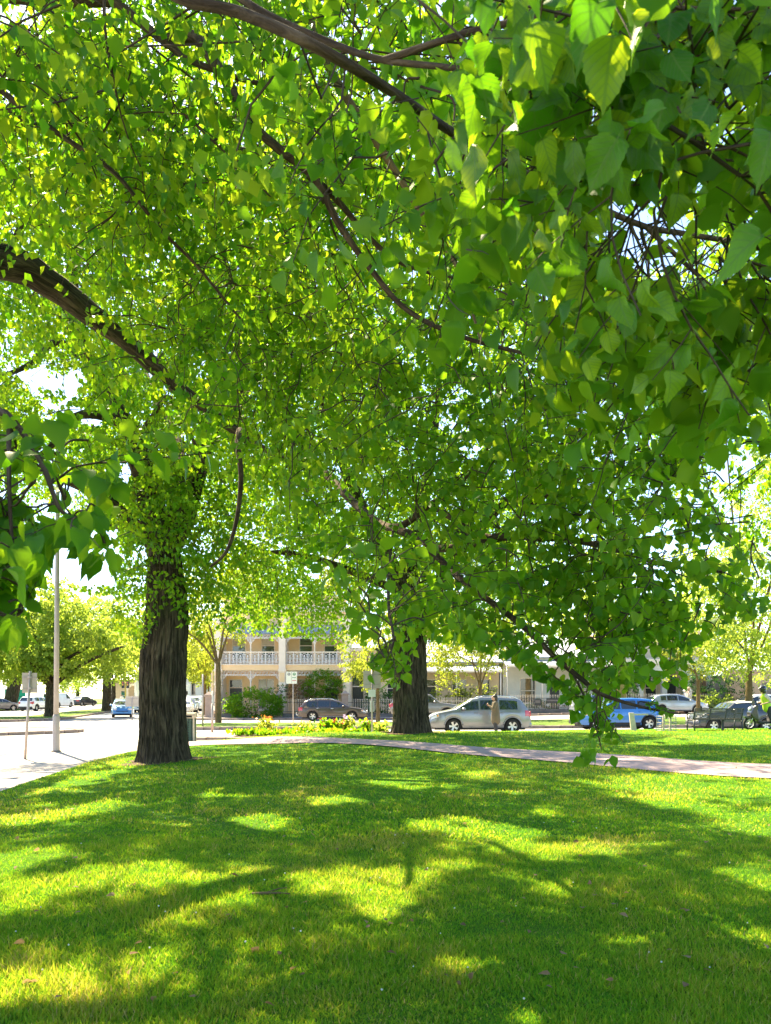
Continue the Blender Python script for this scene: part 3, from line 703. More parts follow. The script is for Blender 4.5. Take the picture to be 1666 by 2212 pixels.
A.limb(V3((680, 385, 5.5), (735, 440, 5.6), (800, 515, 5.7), (860, 565, 5.8), (930, 590, 5.9), (1015, 606, 5.9)), 0.026, 0.008)
A.limb(V3((539, 262, 5.7), (640, 350, 5.9), (700, 440, 6.0), (730, 520, 6.2), (800, 640, 6.3)), 0.018, 0.005)
A.limb([fk, (-4.5, 4.6, 6.0), (-2.2, 3.2, 4.7), at(300, -60, 2.75)], 0.10, 0.02)
A.limb(V3((300, -60, 2.75), (400, 0, 2.7), (520, 28, 2.65), (690, 105, 2.6), (850, 200, 2.8), (1000, 300, 3.2), (1159, 385, 3.6), (1231, 412, 3.7), (1293, 447, 3.8), (1396, 490, 3.9), (1480, 505, 4.0), (1610, 528, 4.1), (1720, 560, 4.2)), 0.020, 0.012)
A.limb(V3((480, -30, 2.9), (576, 31, 2.8), (720, 95, 2.7), (830, 130, 2.6), (1000, 150, 2.4), (1200, 190, 2.2), (1420, 260, 2.05), (1600, 380, 2.0)), 0.014, 0.005)
A.limb(V3((830, 130, 2.6), (1050, 60, 2.3), (1300, 20, 2.0), (1600, 20, 1.85)), 0.012, 0.004)
A.limb(V3((225, -20, 5), (228, 69, 5), (249, 190, 5.1), (262, 250, 5.2)), 0.012, 0.006)
A.limb(V3((600, -200, 5.5), (700, 120, 5.4), (810, 300, 5.3), (870, 395, 5.2), (930, 490, 5.1), (985, 570, 5.0), (1010, 640, 5.0), (1040, 740, 5.0)), 0.034, 0.008, 'bark_pale')
A.limb(V3((1143, 390, 3.7), (1230, 480, 3.9), (1270, 530, 4.0), (1310, 640, 4.2)), 0.011, 0.003)
A.limb(V3((1396, 490, 3.9), (1470, 560, 4.0), (1560, 640, 4.1), (1660, 720, 4.2), (1760, 800, 4.3)), 0.013, 0.005)
A.limb(V3((1385, 490, 3.9), (1400, 560, 4.0), (1405, 640, 4.1), (1430, 720, 4.2)), 0.008, 0.003)
A.limb(V3((553, 963, 11.6), (520, 930, 9.5), (514, 960, 9.0), (521, 1030, 8.8), (512, 1120, 8.7), (490, 1190, 8.6), (455, 1225, 8.6)), 0.045, 0.014)
A.limb(V3((560, 780, 8.2), (605, 840, 8.3), (625, 900, 8.4), (640, 985, 8.6), (660, 940, 8.4), (690, 870, 8.2), (760, 800, 8)), 0.026, 0.010)
A.limb(V3((700, 1020, 11.0), (780, 1100, 9.5), (850, 1140, 8.0), (930, 1090, 7.4), (1000, 1040, 7.0), (1060, 960, 6.8)), 0.06, 0.012)
A.limb(V3((850, 1140, 8.0), (900, 1160, 7.2), (960, 1185, 6.6), (1100, 1160, 6.2), (1240, 1168, 5.9), (1340, 1190, 5.7), (1440, 1222, 5.5), (1560, 1235, 5.3)), 0.045, 0.010)
A.limb(V3((930, 1190, 7.0), (1010, 1262, 6.2), (1120, 1345, 5.6), (1200, 1420, 5.1), (1260, 1470, 4.8), (1300, 1500, 4.6), (1390, 1528, 4.5), (1470, 1542, 4.5)), 0.03, 0.005)
A.limb(V3((1240, 1460, 4.85), (1270, 1520, 4.6), (1290, 1580, 4.4), (1300, 1620, 4.35)), 0.008, 0.003)
A.limb(V3((930, 1090, 7.4), (1060, 1160, 6.6), (1150, 1090, 6.2), (1260, 1030, 5.8), (1400, 960, 5.4)), 0.03, 0.006)
A.limb(V3((850, 1140, 8.0), (840, 1230, 6.0), (840, 1310, 4.6), (850, 1380, 3.7), (835, 1430, 3.4)), 0.014, 0.004)
A.limb([(-3.4, 4.0, 4.4)] + V3((-80, 820, 3.2), (20, 900, 3.0), (90, 1000, 2.95), (130, 1100, 2.9), (180, 1120, 2.95)), 0.02, 0.005)
A.limb(V3((20, 900, 3.0), (20, 1050, 2.85), (30, 1200, 2.8), (50, 1320, 2.75)), 0.010, 0.003)
A.limb(V3((0, 566, 9.6), (30, 520, 9.7), (50, 470, 9.8), (48, 420, 10)), 0.05, 0.02)
LOWX = [-300, 0, 55, 75, 100, 135, 160, 240, 262, 300, 480, 560, 700, 760, 790, 885, 900, 960, 1050, 1130, 1200, 1245, 1250, 1325, 1335, 1350, 1480, 1492, 1560, 1640, 1760, 2100]
LOWY = [1375, 1375, 1370, 1300, 1185, 1120, 1185, 1225, 1000, 1000, 1000, 1120, 1240, 1300, 1465, 1475, 1385, 1370, 1400, 1430, 1490, 1520, 1640, 1645, 1520, 1480, 1470, 1400, 1370, 1320, 1300, 1300]
WIN = [(1385, 505, 85, 50), (1440, 565, 60, 32), (1345, 450, 40, 25), (1540, 545, 40, 22), (40, 45, 40, 30), (205, 15, 35, 22)]      # openings towards the sky
def win_mask(vx, vy, P, wins):
    q = np.stack([vx, vy], -1); ux = vx + 38 * vnoise(q / 42, 31) + 14 * vnoise(q / 15, 33); uy = vy + 38 * vnoise(q / 42, 32) + 14 * vnoise(q / 15, 34); m = np.zeros(len(vx), bool)
    g = F * 0.035 / np.maximum(P[:, 1], .5)
    for a, b, rx, ry in wins: m |= ((ux - a) / (rx + g)) ** 2 + ((uy - b) / (ry + g)) ** 2 < 1
    return m & (vnoise(q / 9, 35) > -.55)
# boughs that stand clear of the leaves on the viewer's side: photograph points, depth, half width
CLEAR = [([(0, 193), (69, 249), (149, 304), (221, 352), (270, 397), (346, 494), (425, 574)], 6.3, 20), ([(242, 0), (287, 35), (356, 90), (410, 128), (460, 150)], 6.4, 24),
         ([(418, 80), (460, 131), (501, 193), (539, 262), (600, 320), (680, 385), (730, 480), (800, 580), (880, 670), (1000, 728), (1150, 768)], 5.8, 20), ([(680, 385), (735, 440), (800, 515), (860, 565), (930, 590), (1015, 606)], 5.9, 14),
         ([(810, 300), (870, 395), (930, 490), (985, 570), (1010, 640)], 5.3, 16), ([(400, 0), (520, 28), (690, 105)], 2.7, 24), ([(1159, 385), (1231, 412), (1293, 447), (1396, 490)], 3.9, 16),
         ([(514, 960), (521, 1030), (512, 1120), (490, 1190), (455, 1225)], 8.9, 14), ([(930, 1180), (1010, 1262), (1120, 1345), (1200, 1420), (1260, 1470)], 6.4, 9), ([(1060, 1160), (1240, 1168), (1340, 1190), (1440, 1222)], 6.0, 9)]
def near_bough(vx, vy, d):
    m = np.zeros(len(vx), bool)
    for pts, dep, hw in CLEAR:
        best = np.full(len(vx), 1e9)
        for (x1, y1), (x2, y2) in zip(pts, pts[1:]):
            t = np.clip(((vx - x1) * (x2 - x1) + (vy - y1) * (y2 - y1)) / ((x2 - x1) ** 2 + (y2 - y1) ** 2), 0, 1); best = np.minimum(best, np.hypot(vx - x1 - t * (x2 - x1), vy - y1 - t * (y2 - y1)))
        m |= (best < hw) & (d < dep)
    return m & (vnoise(np.stack([vx, vy], -1) / 30, 41) > -.25)
def pruneA(P):
    y = np.maximum(P[:, 1], 0.05); vx = CX + P[:, 0] / y * F; vy = HY - (P[:, 2] - CZ) / y * F
    k = (vy < np.interp(vx, LOWX, LOWY)) & (np.linalg.norm(P - np.array([0, 0, CZ]), axis=1) > 1.25)
    h = np.abs(np.sin(P[:, 0] * 37.1 + P[:, 2] * 17.3))
    k &= ~(win_mask(vx, vy, P, WIN) & (P[:, 1] > 1.3)) & ~near_bough(vx, vy, P[:, 1])
    # the light gap behind the diagonal boughs and the space round the thick limb
    k &= ~((((vx - 780) / 130) ** 2 + ((vy - 560) / 160) ** 2 < 1) & (h < 0.6))
    k &= ~((vy > 955) & (vy < 1225) & (vx > np.interp(vy, [955, 1000, 1100, 1200, 1225], [1560, 1510, 1560, 1630, 1700])) & (vx < 2100))
    k &= ~((vx < 345) & (np.abs(vy - np.interp(vx, [0, 100, 200, 290, 330], [566, 608, 682, 752, 790])) < 44 * np.clip((345 - vx) / 150, 0, 1)) & (P[:, 1] < 10.6) & (vnoise(np.stack([vx, vy], -1) / 24, 51) > -.3))
    k &= ~((P[:, 1] < 2.55) & (vx < 980) & (vx > 300)) & ~((P[:, 1] < 4.2) & (vx < 520) & (vy < 880))
    return k
BL = [
 (1120, 40, 2.3, .55, .5, .35, 13), (1400, 80, 2.0, .45, .45, .3, 12), (1600, 60, 2.0, .35, .4, .3, 8), (1580, 300, 2.0, .35, .4, .3, 11), (1350, 270, 2.3, .45, .4, .25, 11),
 (1080, 230, 2.6, .5, .5, .25, 11), (850, 200, 3.0, .5, .5, .3, 9), (1610, 520, 2.4, .28, .4, .2, 7), (1500, 420, 2.5, .25, .4, .15, 5), (1600, 780, 2.8, .3, .4, .3, 7), (1560, 660, 3.2, .35, .4, .25, 5), (740, 330, 3.4, .4, .4, .25, 5), (1200, 340, 2.8, .4, .4, .2, 7),
 (950, 480, 5.5, 1.2, 1.0, .7, 20), (1150, 560, 5, 1.1, 1, .7, 24), (1330, 680, 4.6, 1, .9, .6, 22), (1530, 760, 4.2, .8, .8, .6, 18), (1000, 720, 6, 1.2, 1, .8, 28), (1250, 800, 5.2, 1.1, 1, .7, 28),
 (1480, 900, 4.8, 1, .9, .6, 24), (1100, 950, 6, 1.3, 1.1, .8, 32), (1350, 1020, 5.3, 1.1, 1, .7, 32), (1540, 1090, 5, .8, .9, .6, 22), (1000, 1130, 6.2, 1.2, 1, .7, 30), (1250, 1180, 5.5, 1.1, 1, .6, 34), (1460, 1200, 5.1, .9, .9, .5, 28), (1610, 1235, 5, .5, .7, .25, 10),
 (1080, 1290, 5.6, .9, .8, .5, 22), (1280, 1320, 5.2, .9, .8, .5, 24), (1420, 1330, 5, .5, .7, .35, 10), (1160, 1400, 5, .4, .5, .3, 9), (1250, 1450, 4.7, .3, .5, .25, 8), (1285, 1550, 4.4, .12, .25, .22, 5),
 (830, 1390, 3.4, .14, .3, .12, 4), (860, 1310, 4.2, .35, .4, .25, 6), (700, 900, 6.8, 1.4, 1.2, .9, 32), (880, 1000, 6.5, 1.1, 1, .8, 28), (720, 1060, 8, 1.3, 1.2, .7, 20), (880, 1200, 7, .9, 1, .6, 20), (840, 760, 7, 1.2, 1.2, .7, 20),
 (100, 100, 6.5, 1.3, 1.2, .8, 28), (330, 100, 6, 1.3, 1.1, .9, 30), (560, 120, 5.5, 1.1, 1, .8, 24), (750, 80, 5, 1, 1, .7, 20), (120, 380, 6.8, 1.3, 1.2, .7, 30), (350, 380, 6.2, 1.2, 1.1, .9, 32), (580, 380, 6, 1.1, 1, .8, 26),
 (440, 640, 7, 1.3, 1.2, .9, 32), (610, 720, 6.8, 1.1, 1.2, .8, 28), (470, 840, 7.5, 1.2, 1.3, .7, 28), (640, 820, 7, 1.2, 1.2, .8, 22),
 (50, 1000, 3, .3, .4, .35, 8), (110, 1110, 2.9, .25, .35, .2, 6), (40, 1230, 2.8, .22, .3, .28, 7), (205, 1130, 2.95, .08, .2, .08, 2), (45, 1320, 2.7, .1, .2, .08, 2),
 (300, 250, 10, 2.5, 2, 2, 26), (650, 420, 10, 2.5, 2, 1.8, 24), (950, 250, 9, 2.3, 2, 1.8, 30), (1250, 250, 7.5, 1.8, 1.5, 1.2, 26), (1000, 60, 6.5, 1.6, 1.3, 1.2, 26), (1500, 250, 6, 1.2, 1.2, .9, 18), (500, 900, 10.5, 2, 2, 1.2, 22), (900, 900, 10, 2, 2, 1.3, 24),
]
ps = []; pn = []
for vx, vy, d, rx, ry, rz, n in BL:
    if d < 3.3:
        pn.append(in_blob(A.rng, at(vx, vy, d), (rx, ry, rz), int(n * (2.3 if vx < 300 else 1.2)), 0.05)); continue
    c = at(vx, vy, d); ps.append(in_blob(A.rng, c, (rx, ry, rz), int(n * (1.2 if (vx > 850 and vy > 380) else 1.5 if d < 9 else 1.0)), 0.05))
A.sprays('near', np.vstack(ps), 1.0, prune=pruneA, maxc=2.2)
A.sprays('near', np.vstack(pn), 1.15, prune=pruneA, maxc=1.5, lscale=1.1)
# hanging sprigs below the boughs
A.sprays('near', [at(1295, 1500, 4.45), at(1385, 1515, 4.5), at(1305, 1535, 4.4), at(1270, 1480, 4.6), at(842, 1390, 3.42), at(855, 1375, 3.5)], 0.42, dirs=np.array([(0.1, 0, -1), (0.9, .1, -.05), (0.25, 0, -1), (-.1, .2, -1), (.1, 0, -1), (-.6, 0, -.6)], float))
# upper and rear canopy of the same tree, over and behind the lens, shading the grass
up = np.vstack([in_blob(A.rng, (-3.5, 9.0, 9.0), (4.5, 4.5, 2.4), 400, 0.1, (0.45, -0.12)), in_blob(A.rng, (-6.5, 5.0, 8.5), (4.5, 4.5, 3.0), 150, 0.1), in_blob(A.rng, (0.6, 7.8, 6.6), (2.8, 2.2, 1.2), 130, 0.05), in_blob(A.rng, (-1.2, 4.2, 6.0), (2.4, 2.2, 1.0), 110, 0.05)])
A.limb([fk, (-5.5, 8.5, 7.8), (-3.6, 9.6, 8.8), (-1.5, 10.2, 9.3)], 0.2, 0.03); A.limb([fk, (-6.8, 6.0, 7.5), (-5.5, 4.6, 9.0), (-4, 3.8, 9.8)], 0.2, 0.03); A.limb([(-3.6, 9.6, 8.8), (-1, 8.6, 7.6), (1.4, 7.9, 6.8)], 0.06, 0.02)
A.sprays('crown', up, 1.0, prune=pruneA, maxc=3.5, second=True, stems_on='main')

# ------------------------------------------------------------------ tree B: big furrowed trunk at the left of the lawn
bz = lz_(-4.97, 17.3)
B = Tree('elm_tree', 'big tree with thick furrowed trunk beside the rubbish bin on the near lawn', (-4.97, 17.3, bz))
B.trunk([(-4.97, 17.3, bz - 0.1), (-5.0, 17.3, 1.2), (-4.98, 17.3, 2.4), (-4.92, 17.35, 3.6), (-5.0, 17.4, 4.9)], [0.53, 0.505, 0.50, 0.44, 0.33], rough=0.036, nu=230, seed=1.0, flare=0.36)
B.limb([(-5.0, 17.4, 4.8)] + V3((325, 1080, 17.5), (290, 960, 17.7), (250, 880, 17.9), (195, 780, 18.2), (150, 690, 18.6), (90, 560, 19)), 0.34, 0.10, 'bark', 16)
B.limb([(-5.0, 17.4, 4.7)] + V3((400, 1120, 17.2), (425, 1040, 17), (455, 940, 17.2), (520, 800, 17.4), (600, 640, 17.8)), 0.24, 0.07, 'bark', 14)
B.limb(V3((335, 1180, 17.4), (276, 1120, 17.0), (225, 1075, 16.6), (166, 1046, 16.2), (80, 1010, 15.8), (0, 960, 15.5)), 0.17, 0.06, 'bark', 12)
B.limb(V3((270, 920, 17.8), (225, 900, 17.0), (173, 897, 16.5), (138, 925, 16.2), (112, 962, 16), (60, 1000, 15.8)), 0.12, 0.04, 'bark', 10)
B.limb(V3((340, 1200, 17.4), (290, 1140, 18), (240, 1135, 18.6), (180, 1100, 19)), 0.13, 0.04, 'bark', 10)
B.limb(V3((195, 780, 18.2), (120, 740, 18), (60, 790, 17.6), (-20, 820, 17.4)), 0.12, 0.04, 'bark', 10)
B.limb(V3((290, 960, 17.7), (330, 900, 17), (370, 860, 16.4), (440, 1000, 15.6)), 0.07, 0.03, 'bark_limb', 8)
B.limb([(-5.0, 17.4, 4.9), (-4.5, 18.5, 7.5), (-3.2, 19.8, 10.5), (-1.8, 20.6, 13)], 0.24, 0.06, 'bark', 12)
B.limb(V3((195, 780, 18.2), (160, 600, 17), (220, 400, 16), (320, 250, 15)), 0.13, 0.04, 'bark', 10)
B.limb([(-4.8, 18.2, 6.5), (-5.6, 20.5, 8.6), (-6.8, 22.8, 10.4), (-7.6, 24.4, 12)], 0.18, 0.05, 'bark', 10)
r_ = B.rng; cl = (0.42, -0.06)
pb = [in_blob(r_, (-5.3, 17.2, 10.2), (6.2, 5.8, 4.6), 620, 0.35, cl), in_blob(r_, (-8.6, 19.5, 13.2), (4.8, 4.5, 4.6), 430, 0.3, cl), in_blob(r_, (-3.0, 18.5, 14.5), (5.0, 4.5, 4.2), 330, 0.3, cl), in_blob(r_, (-5.0, 16.9, 5.6), (1.9, 1.3, 2.3), 190, 0.5),
      in_blob(r_, (-3.3, 18.0, 4.7), (1.6, 1.8, 1.3), 60, 0.2), in_blob(r_, (-6.6, 18.6, 3.9), (1.0, 1.3, 0.8), 28, 0.2), in_blob(r_, (-8.0, 15.5, 7.6), (1.8, 2.0, 1.0), 40, 0.2), in_blob(r_, (-8.4, 19, 8.6), (3.2, 3, 1.6), 170, 0.2, cl), in_blob(r_, (-4.0, 14.5, 8.5), (4.5, 3.5, 2.4), 300, 0.1)]
def pruneB(P):
    vx, vy = proj(P)
    k = ~((vx < 255) & (vx > 55) & (vy > 1140) & (vy < 1262)) & ~((vx < 240) & (vy > 1280) & (vx > -50))
    k &= ~((vx > 300) & (vx < 420) & (vy > np.interp(vx, [300, 340, 380, 420], [1420, 1350, 1325, 1390]) + 45 * np.sin(vx * .21) + 30 * np.sin(vx * .57))) & ~((vx > 420) & (vy > 1370)) & ~((vx > 240) & (vx < 315) & (vy > 1400))
    h = np.abs(np.sin(P[:, 0] * 31.1 + P[:, 2] * 13.3))
    k &= ~win_mask(vx, vy, P, ((125, 840, 55, 40), (200, 905, 45, 26), (250, 1010, 30, 25), (150, 1085, 40, 18), (330, 790, 20, 16)))
    return k & (P[:, 2] > 2.4)
B.sprays('crown', np.vstack(pb), 1.0, prune=pruneB, maxc=3.0, connect=0.7, stems_on='main')

# ------------------------------------------------------------------ tree C: second big trunk in front of the silver car
czb = lz_(0.85, 26.2)
Cc = Tree('elm_tree', 'big dark trunked tree on the lawn crest in front of the silver car', (0.85, 26.2, czb))
Cc.trunk([(0.85, 26.2, czb - 0.1), (0.84, 26.2, 1.3), (0.82, 26.2, 2.6), (0.80, 26.25, 4.4)], [0.60, 0.585, 0.58, 0.50], rough=0.036, nu=200, seed=6.0, flare=0.40)
Cc.limb([(0.8, 26.2, 4.2), (0.2, 25.8, 6.0), (-0.9, 25.0, 8.0), (-1.8, 24.4, 10.5), (-2.6, 24, 13)], 0.36, 0.08, 'bark', 14)
Cc.limb([(0.9, 26.2, 3.6), (1.5, 25.9, 5.0), (2.6, 25.4, 6.6), (4.2, 24.8, 8.2), (6, 24.2, 9.2)], 0.30, 0.07, 'bark', 14)
Cc.limb([(0.8, 26.2, 4.3), (1.0, 26.9, 7.0), (1.6, 27.4, 10.0), (2.0, 27.6, 13.5)], 0.36, 0.08, 'bark', 14)
Cc.limb([(0.5, 26.0, 5.2), (-1.4, 25.4, 5.9), (-3.0, 25.0, 6.3), (-4.6, 24.4, 6.2)], 0.16, 0.05, 'bark', 10)
Cc.limb([(1.3, 26.0, 5.0), (2.2, 26.4, 5.8), (3.6, 26.8, 6.2)], 0.13, 0.04, 'bark', 10)
r_ = Cc.rng
pc = [in_blob(r_, (1.2, 26, 11), (7.0, 5.5, 5.2), 560, 0.35, cl), in_blob(r_, (-2.8, 25.4, 5.9), (2.6, 2.8, 2.2), 210, 0.2), in_blob(r_, (2.9, 26, 5.6), (1.9, 2.3, 2.0), 80, 0.2), in_blob(r_, (5.6, 24.5, 8.6), (3.2, 3.0, 2.6), 300, 0.3, cl), in_blob(r_, (0.8, 25.6, 4.8), (1.0, 1.0, 0.9), 36, 0.3), in_blob(r_, (1.5, 26.5, 15), (5, 4.5, 3.2), 200, 0.3, cl)]
def pruneC(P):
    vx, vy = proj(P); k = vy < np.interp(vx, [500, 560, 640, 720, 770, 800, 830, 930, 960, 1060, 1500], [1330, 1385, 1372, 1395, 1405, 1340, 1345, 1375, 1400, 1370, 1300])
    h = np.abs(np.sin(P[:, 0] * 31.1 + P[:, 2] * 13.3))
    k &= ~win_mask(vx, vy, P, ((1395, 490, 100, 75), (700, 1225, 40, 22), (600, 1350, 22, 12)))
    return k
Cc.sprays('crown', np.vstack(pc), 1.3, prune=pruneC, maxc=3.0, connect=0.7, stems_on='main')

# close the crowns where the lawn should lie in shade: the leaves stand on the way from the sun to that ground
EL = [(A, pruneA, [((-3.5, 9.0, 9.0), (5, 5, 2.8)), ((-6.5, 5.0, 8.5), (5, 5, 3.4)), ((0.6, 7.8, 6.6), (3.1, 2.5, 1.5)), ((-1.2, 4.2, 6.0), (2.8, 2.6, 1.3))]),
      (B, pruneB, [((-5.3, 17.2, 10.2), (6.6, 6.2, 5.0)), ((-8.6, 19.5, 13.2), (5.2, 5, 5)), ((-3.0, 18.5, 14.5), (5.4, 5, 4.6)), ((-4.0, 14.5, 8.5), (4.8, 3.8, 2.7)), ((-7.2, 23.0, 10.5), (4.6, 4.4, 4.2))]),
      (Cc, pruneC, [((1.2, 26, 11), (7.2, 5.8, 5.6)), ((5.6, 24.5, 8.6), (3.4, 3.2, 2.8)), ((1.5, 26.5, 15), (5.2, 4.8, 3.5))])]
gx0, gy0, cs = -9.4, 3.0, 0.25; gnx, gny = 72, 98
gxc, gyc = np.meshgrid(gx0 + (np.arange(gnx) + .5) * cs, gy0 + (np.arange(gny) + .5) * cs)
cells = np.stack([gxc.ravel(), gyc.ravel()], -1)
want = np.ones(len(cells), bool)
want &= ~lit_ground(cells)
lit_cells = ~want
sky_road = (cells[:, 1] > 17.6) & (cells[:, 0] < np.interp(cells[:, 1], LY, LX)); want &= ~sky_road & ~((cells[:, 0] > 5.5) & (cells[:, 1] < 22) & (cells[:, 1] > 12))
want &= (cells[:, 1] > 3.3) & (np.abs(cells[:, 0]) < .56 * cells[:, 1] + .8)
rf = np.random.default_rng(77)
for rnd in range(4):
    od = np.zeros(gnx * gny)
    for t_, _, _ in EL:
        for l in t_.L + t_.L2:
            S2 = l[0][:, :2] + KS[None] * (l[0][:, 2:3] - 0.25); ix = ((S2[:, 0] - gx0) / cs).astype(int); iy = ((S2[:, 1] - gy0) / cs).astype(int)
            ok = (ix >= 0) & (ix < gnx) & (iy >= 0) & (iy < gny); np.add.at(od, iy[ok] * gnx + ix[ok], 0.30 * l[3][ok] ** 2 / cs ** 2)
    need = np.where(want, np.clip(3.2 - od, 0, 3.2), 0); lst = {0: [], 1: [], 2: []}
    for c_, nd_ in zip(cells, need):
        k_ = rf.poisson(nd_ * cs * cs / 0.42 * 0.9)
        for _ in range(k_):
            for _try in range(14):
                zz = rf.uniform(4.6, 17); p_ = np.array([c_[0] - KS[0] * zz, c_[1] - KS[1] * zz, zz]) + rf.normal(0, .15, 3); hit = False
                for q_, (t_, pr_, es_) in enumerate(EL):
                    if any((((p_ - np.array(c2)) / np.array(r2)) ** 2).sum() < 1 for c2, r2 in es_) and pr_(p_[None])[0]:
                        lst[q_].append(p_); hit = True; break
                if hit: break
    for q_, (t_, pr_, es_) in enumerate(EL):
        if lst[q_]: t_.sprays('crown', np.array(lst[q_]), 0.9, prune=pr_, maxc=2.5, connect=.4, stems_on='none', second=(q_ == 0))
    FILLN = [len(v) for v in lst.values()]
A.finish(T_MID, 'leaf', near_leaves=300, tn=3); B.finish(T_4, 'leaf', tn=3, split=17.0); Cc.finish(T_FAR, 'leaf', tn=3)

# ------------------------------------------------------------------ other trees
def tree(label, base, h_trunk, r_trunk, blobs, spray='far', mat='leaf_light', bark='bark', scale=1.0, limbs=4, name='elm_tree', group=None, clump=(0.5, -0.1), prune=None, lean=(0, 0), flare=0.3, twigs=True, nu=28, T=None, rough=0.02):
    b = np.array([base[0], base[1], rz_(base[0], base[1]) + 0.1 if len(base) == 2 else base[2]]); t = Tree(name, label, tuple(b), group)
    top = b + np.array([lean[0], lean[1], h_trunk])
    t.trunk([b - np.array([0, 0, .12]), b + (top - b) * 0.35, b + (top - b) * 0.7, top], [r_trunk, r_trunk * .9, r_trunk * .85, r_trunk * .75], bark, rough=rough, nu=nu, flare=flare, seed=float(b[0]), rows=24)
    for k in range(limbs):
        c, r, n = blobs[k % len(blobs)]; c = np.array(c, float); r = np.array(r, float)
        e = c + t.rng.normal(0, 0.35, 3) * r; e[2] = max(e[2], top[2] + 0.5)
        t.limb([top - np.array([0, 0, 0.15]), top + (e - top) * 0.45 + t.rng.normal(0, 0.25, 3) + np.array([0, 0, 0.3]), e, e + (e - top) * 0.06], r_trunk * 0.38, r_trunk * 0.08, bark, 7, 5)
    t.sprays(spray, np.vstack([in_blob(t.rng, c, r, n, 0.3, clump) for c, r, n in blobs]), scale, prune=prune, maxc=3.0, connect=0.6, stems_on='none')
    t.finish(T or T_FAR, mat, twigs=twigs, tn=3); return t
tree('spreading tree standing beyond the right edge, its upper boughs reaching into view', (14.5, 19.0, 0.4), 4.0, 0.5, [((12.3, 20.5, 10.6), (5.8, 5.5, 4.6), 420), ((11, 24, 15), (6, 5, 3.5), 160)], 'street', 'leaf', 'bark', 1.3, 6, T=T_FAR,
     prune=lambda P: ~((((proj(P)[0] - 1400) / 110) ** 2 + ((proj(P)[1] - 490) / 90) ** 2 < 1)) & (proj(P)[1] < 1250))
tree('bright light green tree behind the scooter rider at the right', (21.5, 45.5), 3.0, 0.22, [((22.5, 44.5, 7.2), (5.6, 4.5, 4.6), 330), ((24, 45, 12), (4.8, 4, 5), 230), ((25.5, 47, 17), (5, 4, 4.5), 160), ((20.5, 43.6, 4.6), (2.6, 2.4, 1.5), 70)], 'street', 'leaf_light', 'bark_pale', 1.15, 6, T=T_FAR)
tree('slender street tree with forked brown trunk before the balcony house', (-10.0, 46.0), 3.6, 0.19, [((-10.4, 46, 7.2), (3.2, 2.6, 2.2), 120), ((-7.8, 45.5, 7.6), (2.2, 2.0, 1.2), 40), ((-13, 46.5, 5.6), (2.2, 2, 2.0), 80)], 'street', 'leaf_yellow', 'bark_pale', 1.0, 5, name='street_tree', T=T_FAR, flare=0.25, group='street trees in the grass strip')
tree('small yellow green street tree behind the square backed road sign', (-0.5, 50.5), 2.6, 0.13, [((-0.9, 50.4, 5.0), (2.2, 1.8, 2.1), 90), ((-1.3, 50, 3.6), (1.5, 1.2, 0.9), 26)], 'street', 'leaf_yellow', 'bark_pale', 1.0, 4, name='street_tree', T=T_FAR, group='street trees in the grass strip')
tree('straight trunk coloured sunlit yellow showing just right of the big dark trunk', (2.35, 47.0), 5.5, 0.16, [((3.2, 47, 7.4), (2.6, 2.2, 1.9), 80)], 'street', 'leaf_yellow', 'bark_lit', 1.0, 4, name='street_tree', T=T_FAR, group='street trees in the grass strip')
tree('golden leaved street tree behind the silver car and standing person', (6.3, 51.2), 2.2, 0.15, [((5.6, 51, 5.6), (3.0, 2.2, 2.1), 130), ((8.0, 51, 6.6), (2.6, 2, 2), 80), ((4.5, 50.6, 4.2), (1.6, 1.4, 1.0), 30)], 'street', 'leaf_yellow', 'bark_pale', 1.0, 5, name='street_tree', T=T_FAR, group='street trees in the grass strip')
tree('trunk coloured sunlit yellow rising behind the blue car', (14.6, 47.6), 4.6, 0.33, [((14.6, 47.6, 7.2), (3.2, 2.6, 2.2), 110)], 'street', 'leaf_light', 'bark_lit', 1.1, 5, name='street_tree', T=T_FAR, group='street trees in the grass strip')
tree('yellow green street tree above the person in the hat', (22.2, 54.6), 2.4, 0.15, [((21.2, 54.4, 6.4), (2.7, 2.2, 2.4), 100), ((21.0, 54, 4.4), (1.8, 1.5, 1.2), 36)], 'street', 'leaf_yellow', 'bark_pale', 1.0, 4, name='street_tree', T=T_FAR, group='street trees in the grass strip')
tree('two stemmed small street tree behind the white sedan at the right edge', (25.6, 50.5), 2.0, 0.11, [((26, 50.4, 4.8), (2.6, 2, 1.7), 70)], 'street', 'leaf_light', 'bark_pale', 1.0, 4, name='street_tree', T=T_FAR, group='street trees in the grass strip')
# trees down the boulevard on the left
tree('broad median tree with a low fork behind the tall lamp post', (-26.7, 61.5), 2.6, 0.52, [((-27.6, 61, 6.8), (5.4, 4.5, 3.1), 300), ((-23.4, 62, 5.6), (2.8, 3, 2.0), 110), ((-31, 61, 5.4), (2.6, 3, 1.8), 100), ((-26.5, 62, 9.4), (3, 3, 2), 80), ((-27, 60, 4.6), (3, 2, 1.0), 60)], 'far', 'leaf_light', 'bark', 0.9, 7, flare=0.5, group='trees on the wide median')
tree('median tree standing behind the blue hatchback', (-28.6, 79.0), 4.4, 0.50, [((-28.6, 79, 9.0), (6, 5, 3.8), 260), ((-24.4, 79, 7.2), (3.2, 3, 2.2), 100), ((-33, 79, 7.4), (3, 3, 2), 80)], 'far', 'leaf_light', 'bark', 1.0, 6, flare=0.4, group='trees on the wide median')
tree('big leaning trunk in the far park at the left edge', (-46.0, 94), 5.0, 0.85, [((-46, 94, 9), (6, 5, 4), 150), ((-52, 92, 10), (6, 5, 4), 90)], 'far', 'leaf_yellow', 'bark', 1.1, 5, lean=(1.2, 0), flare=0.5, group='far trees of the left park')
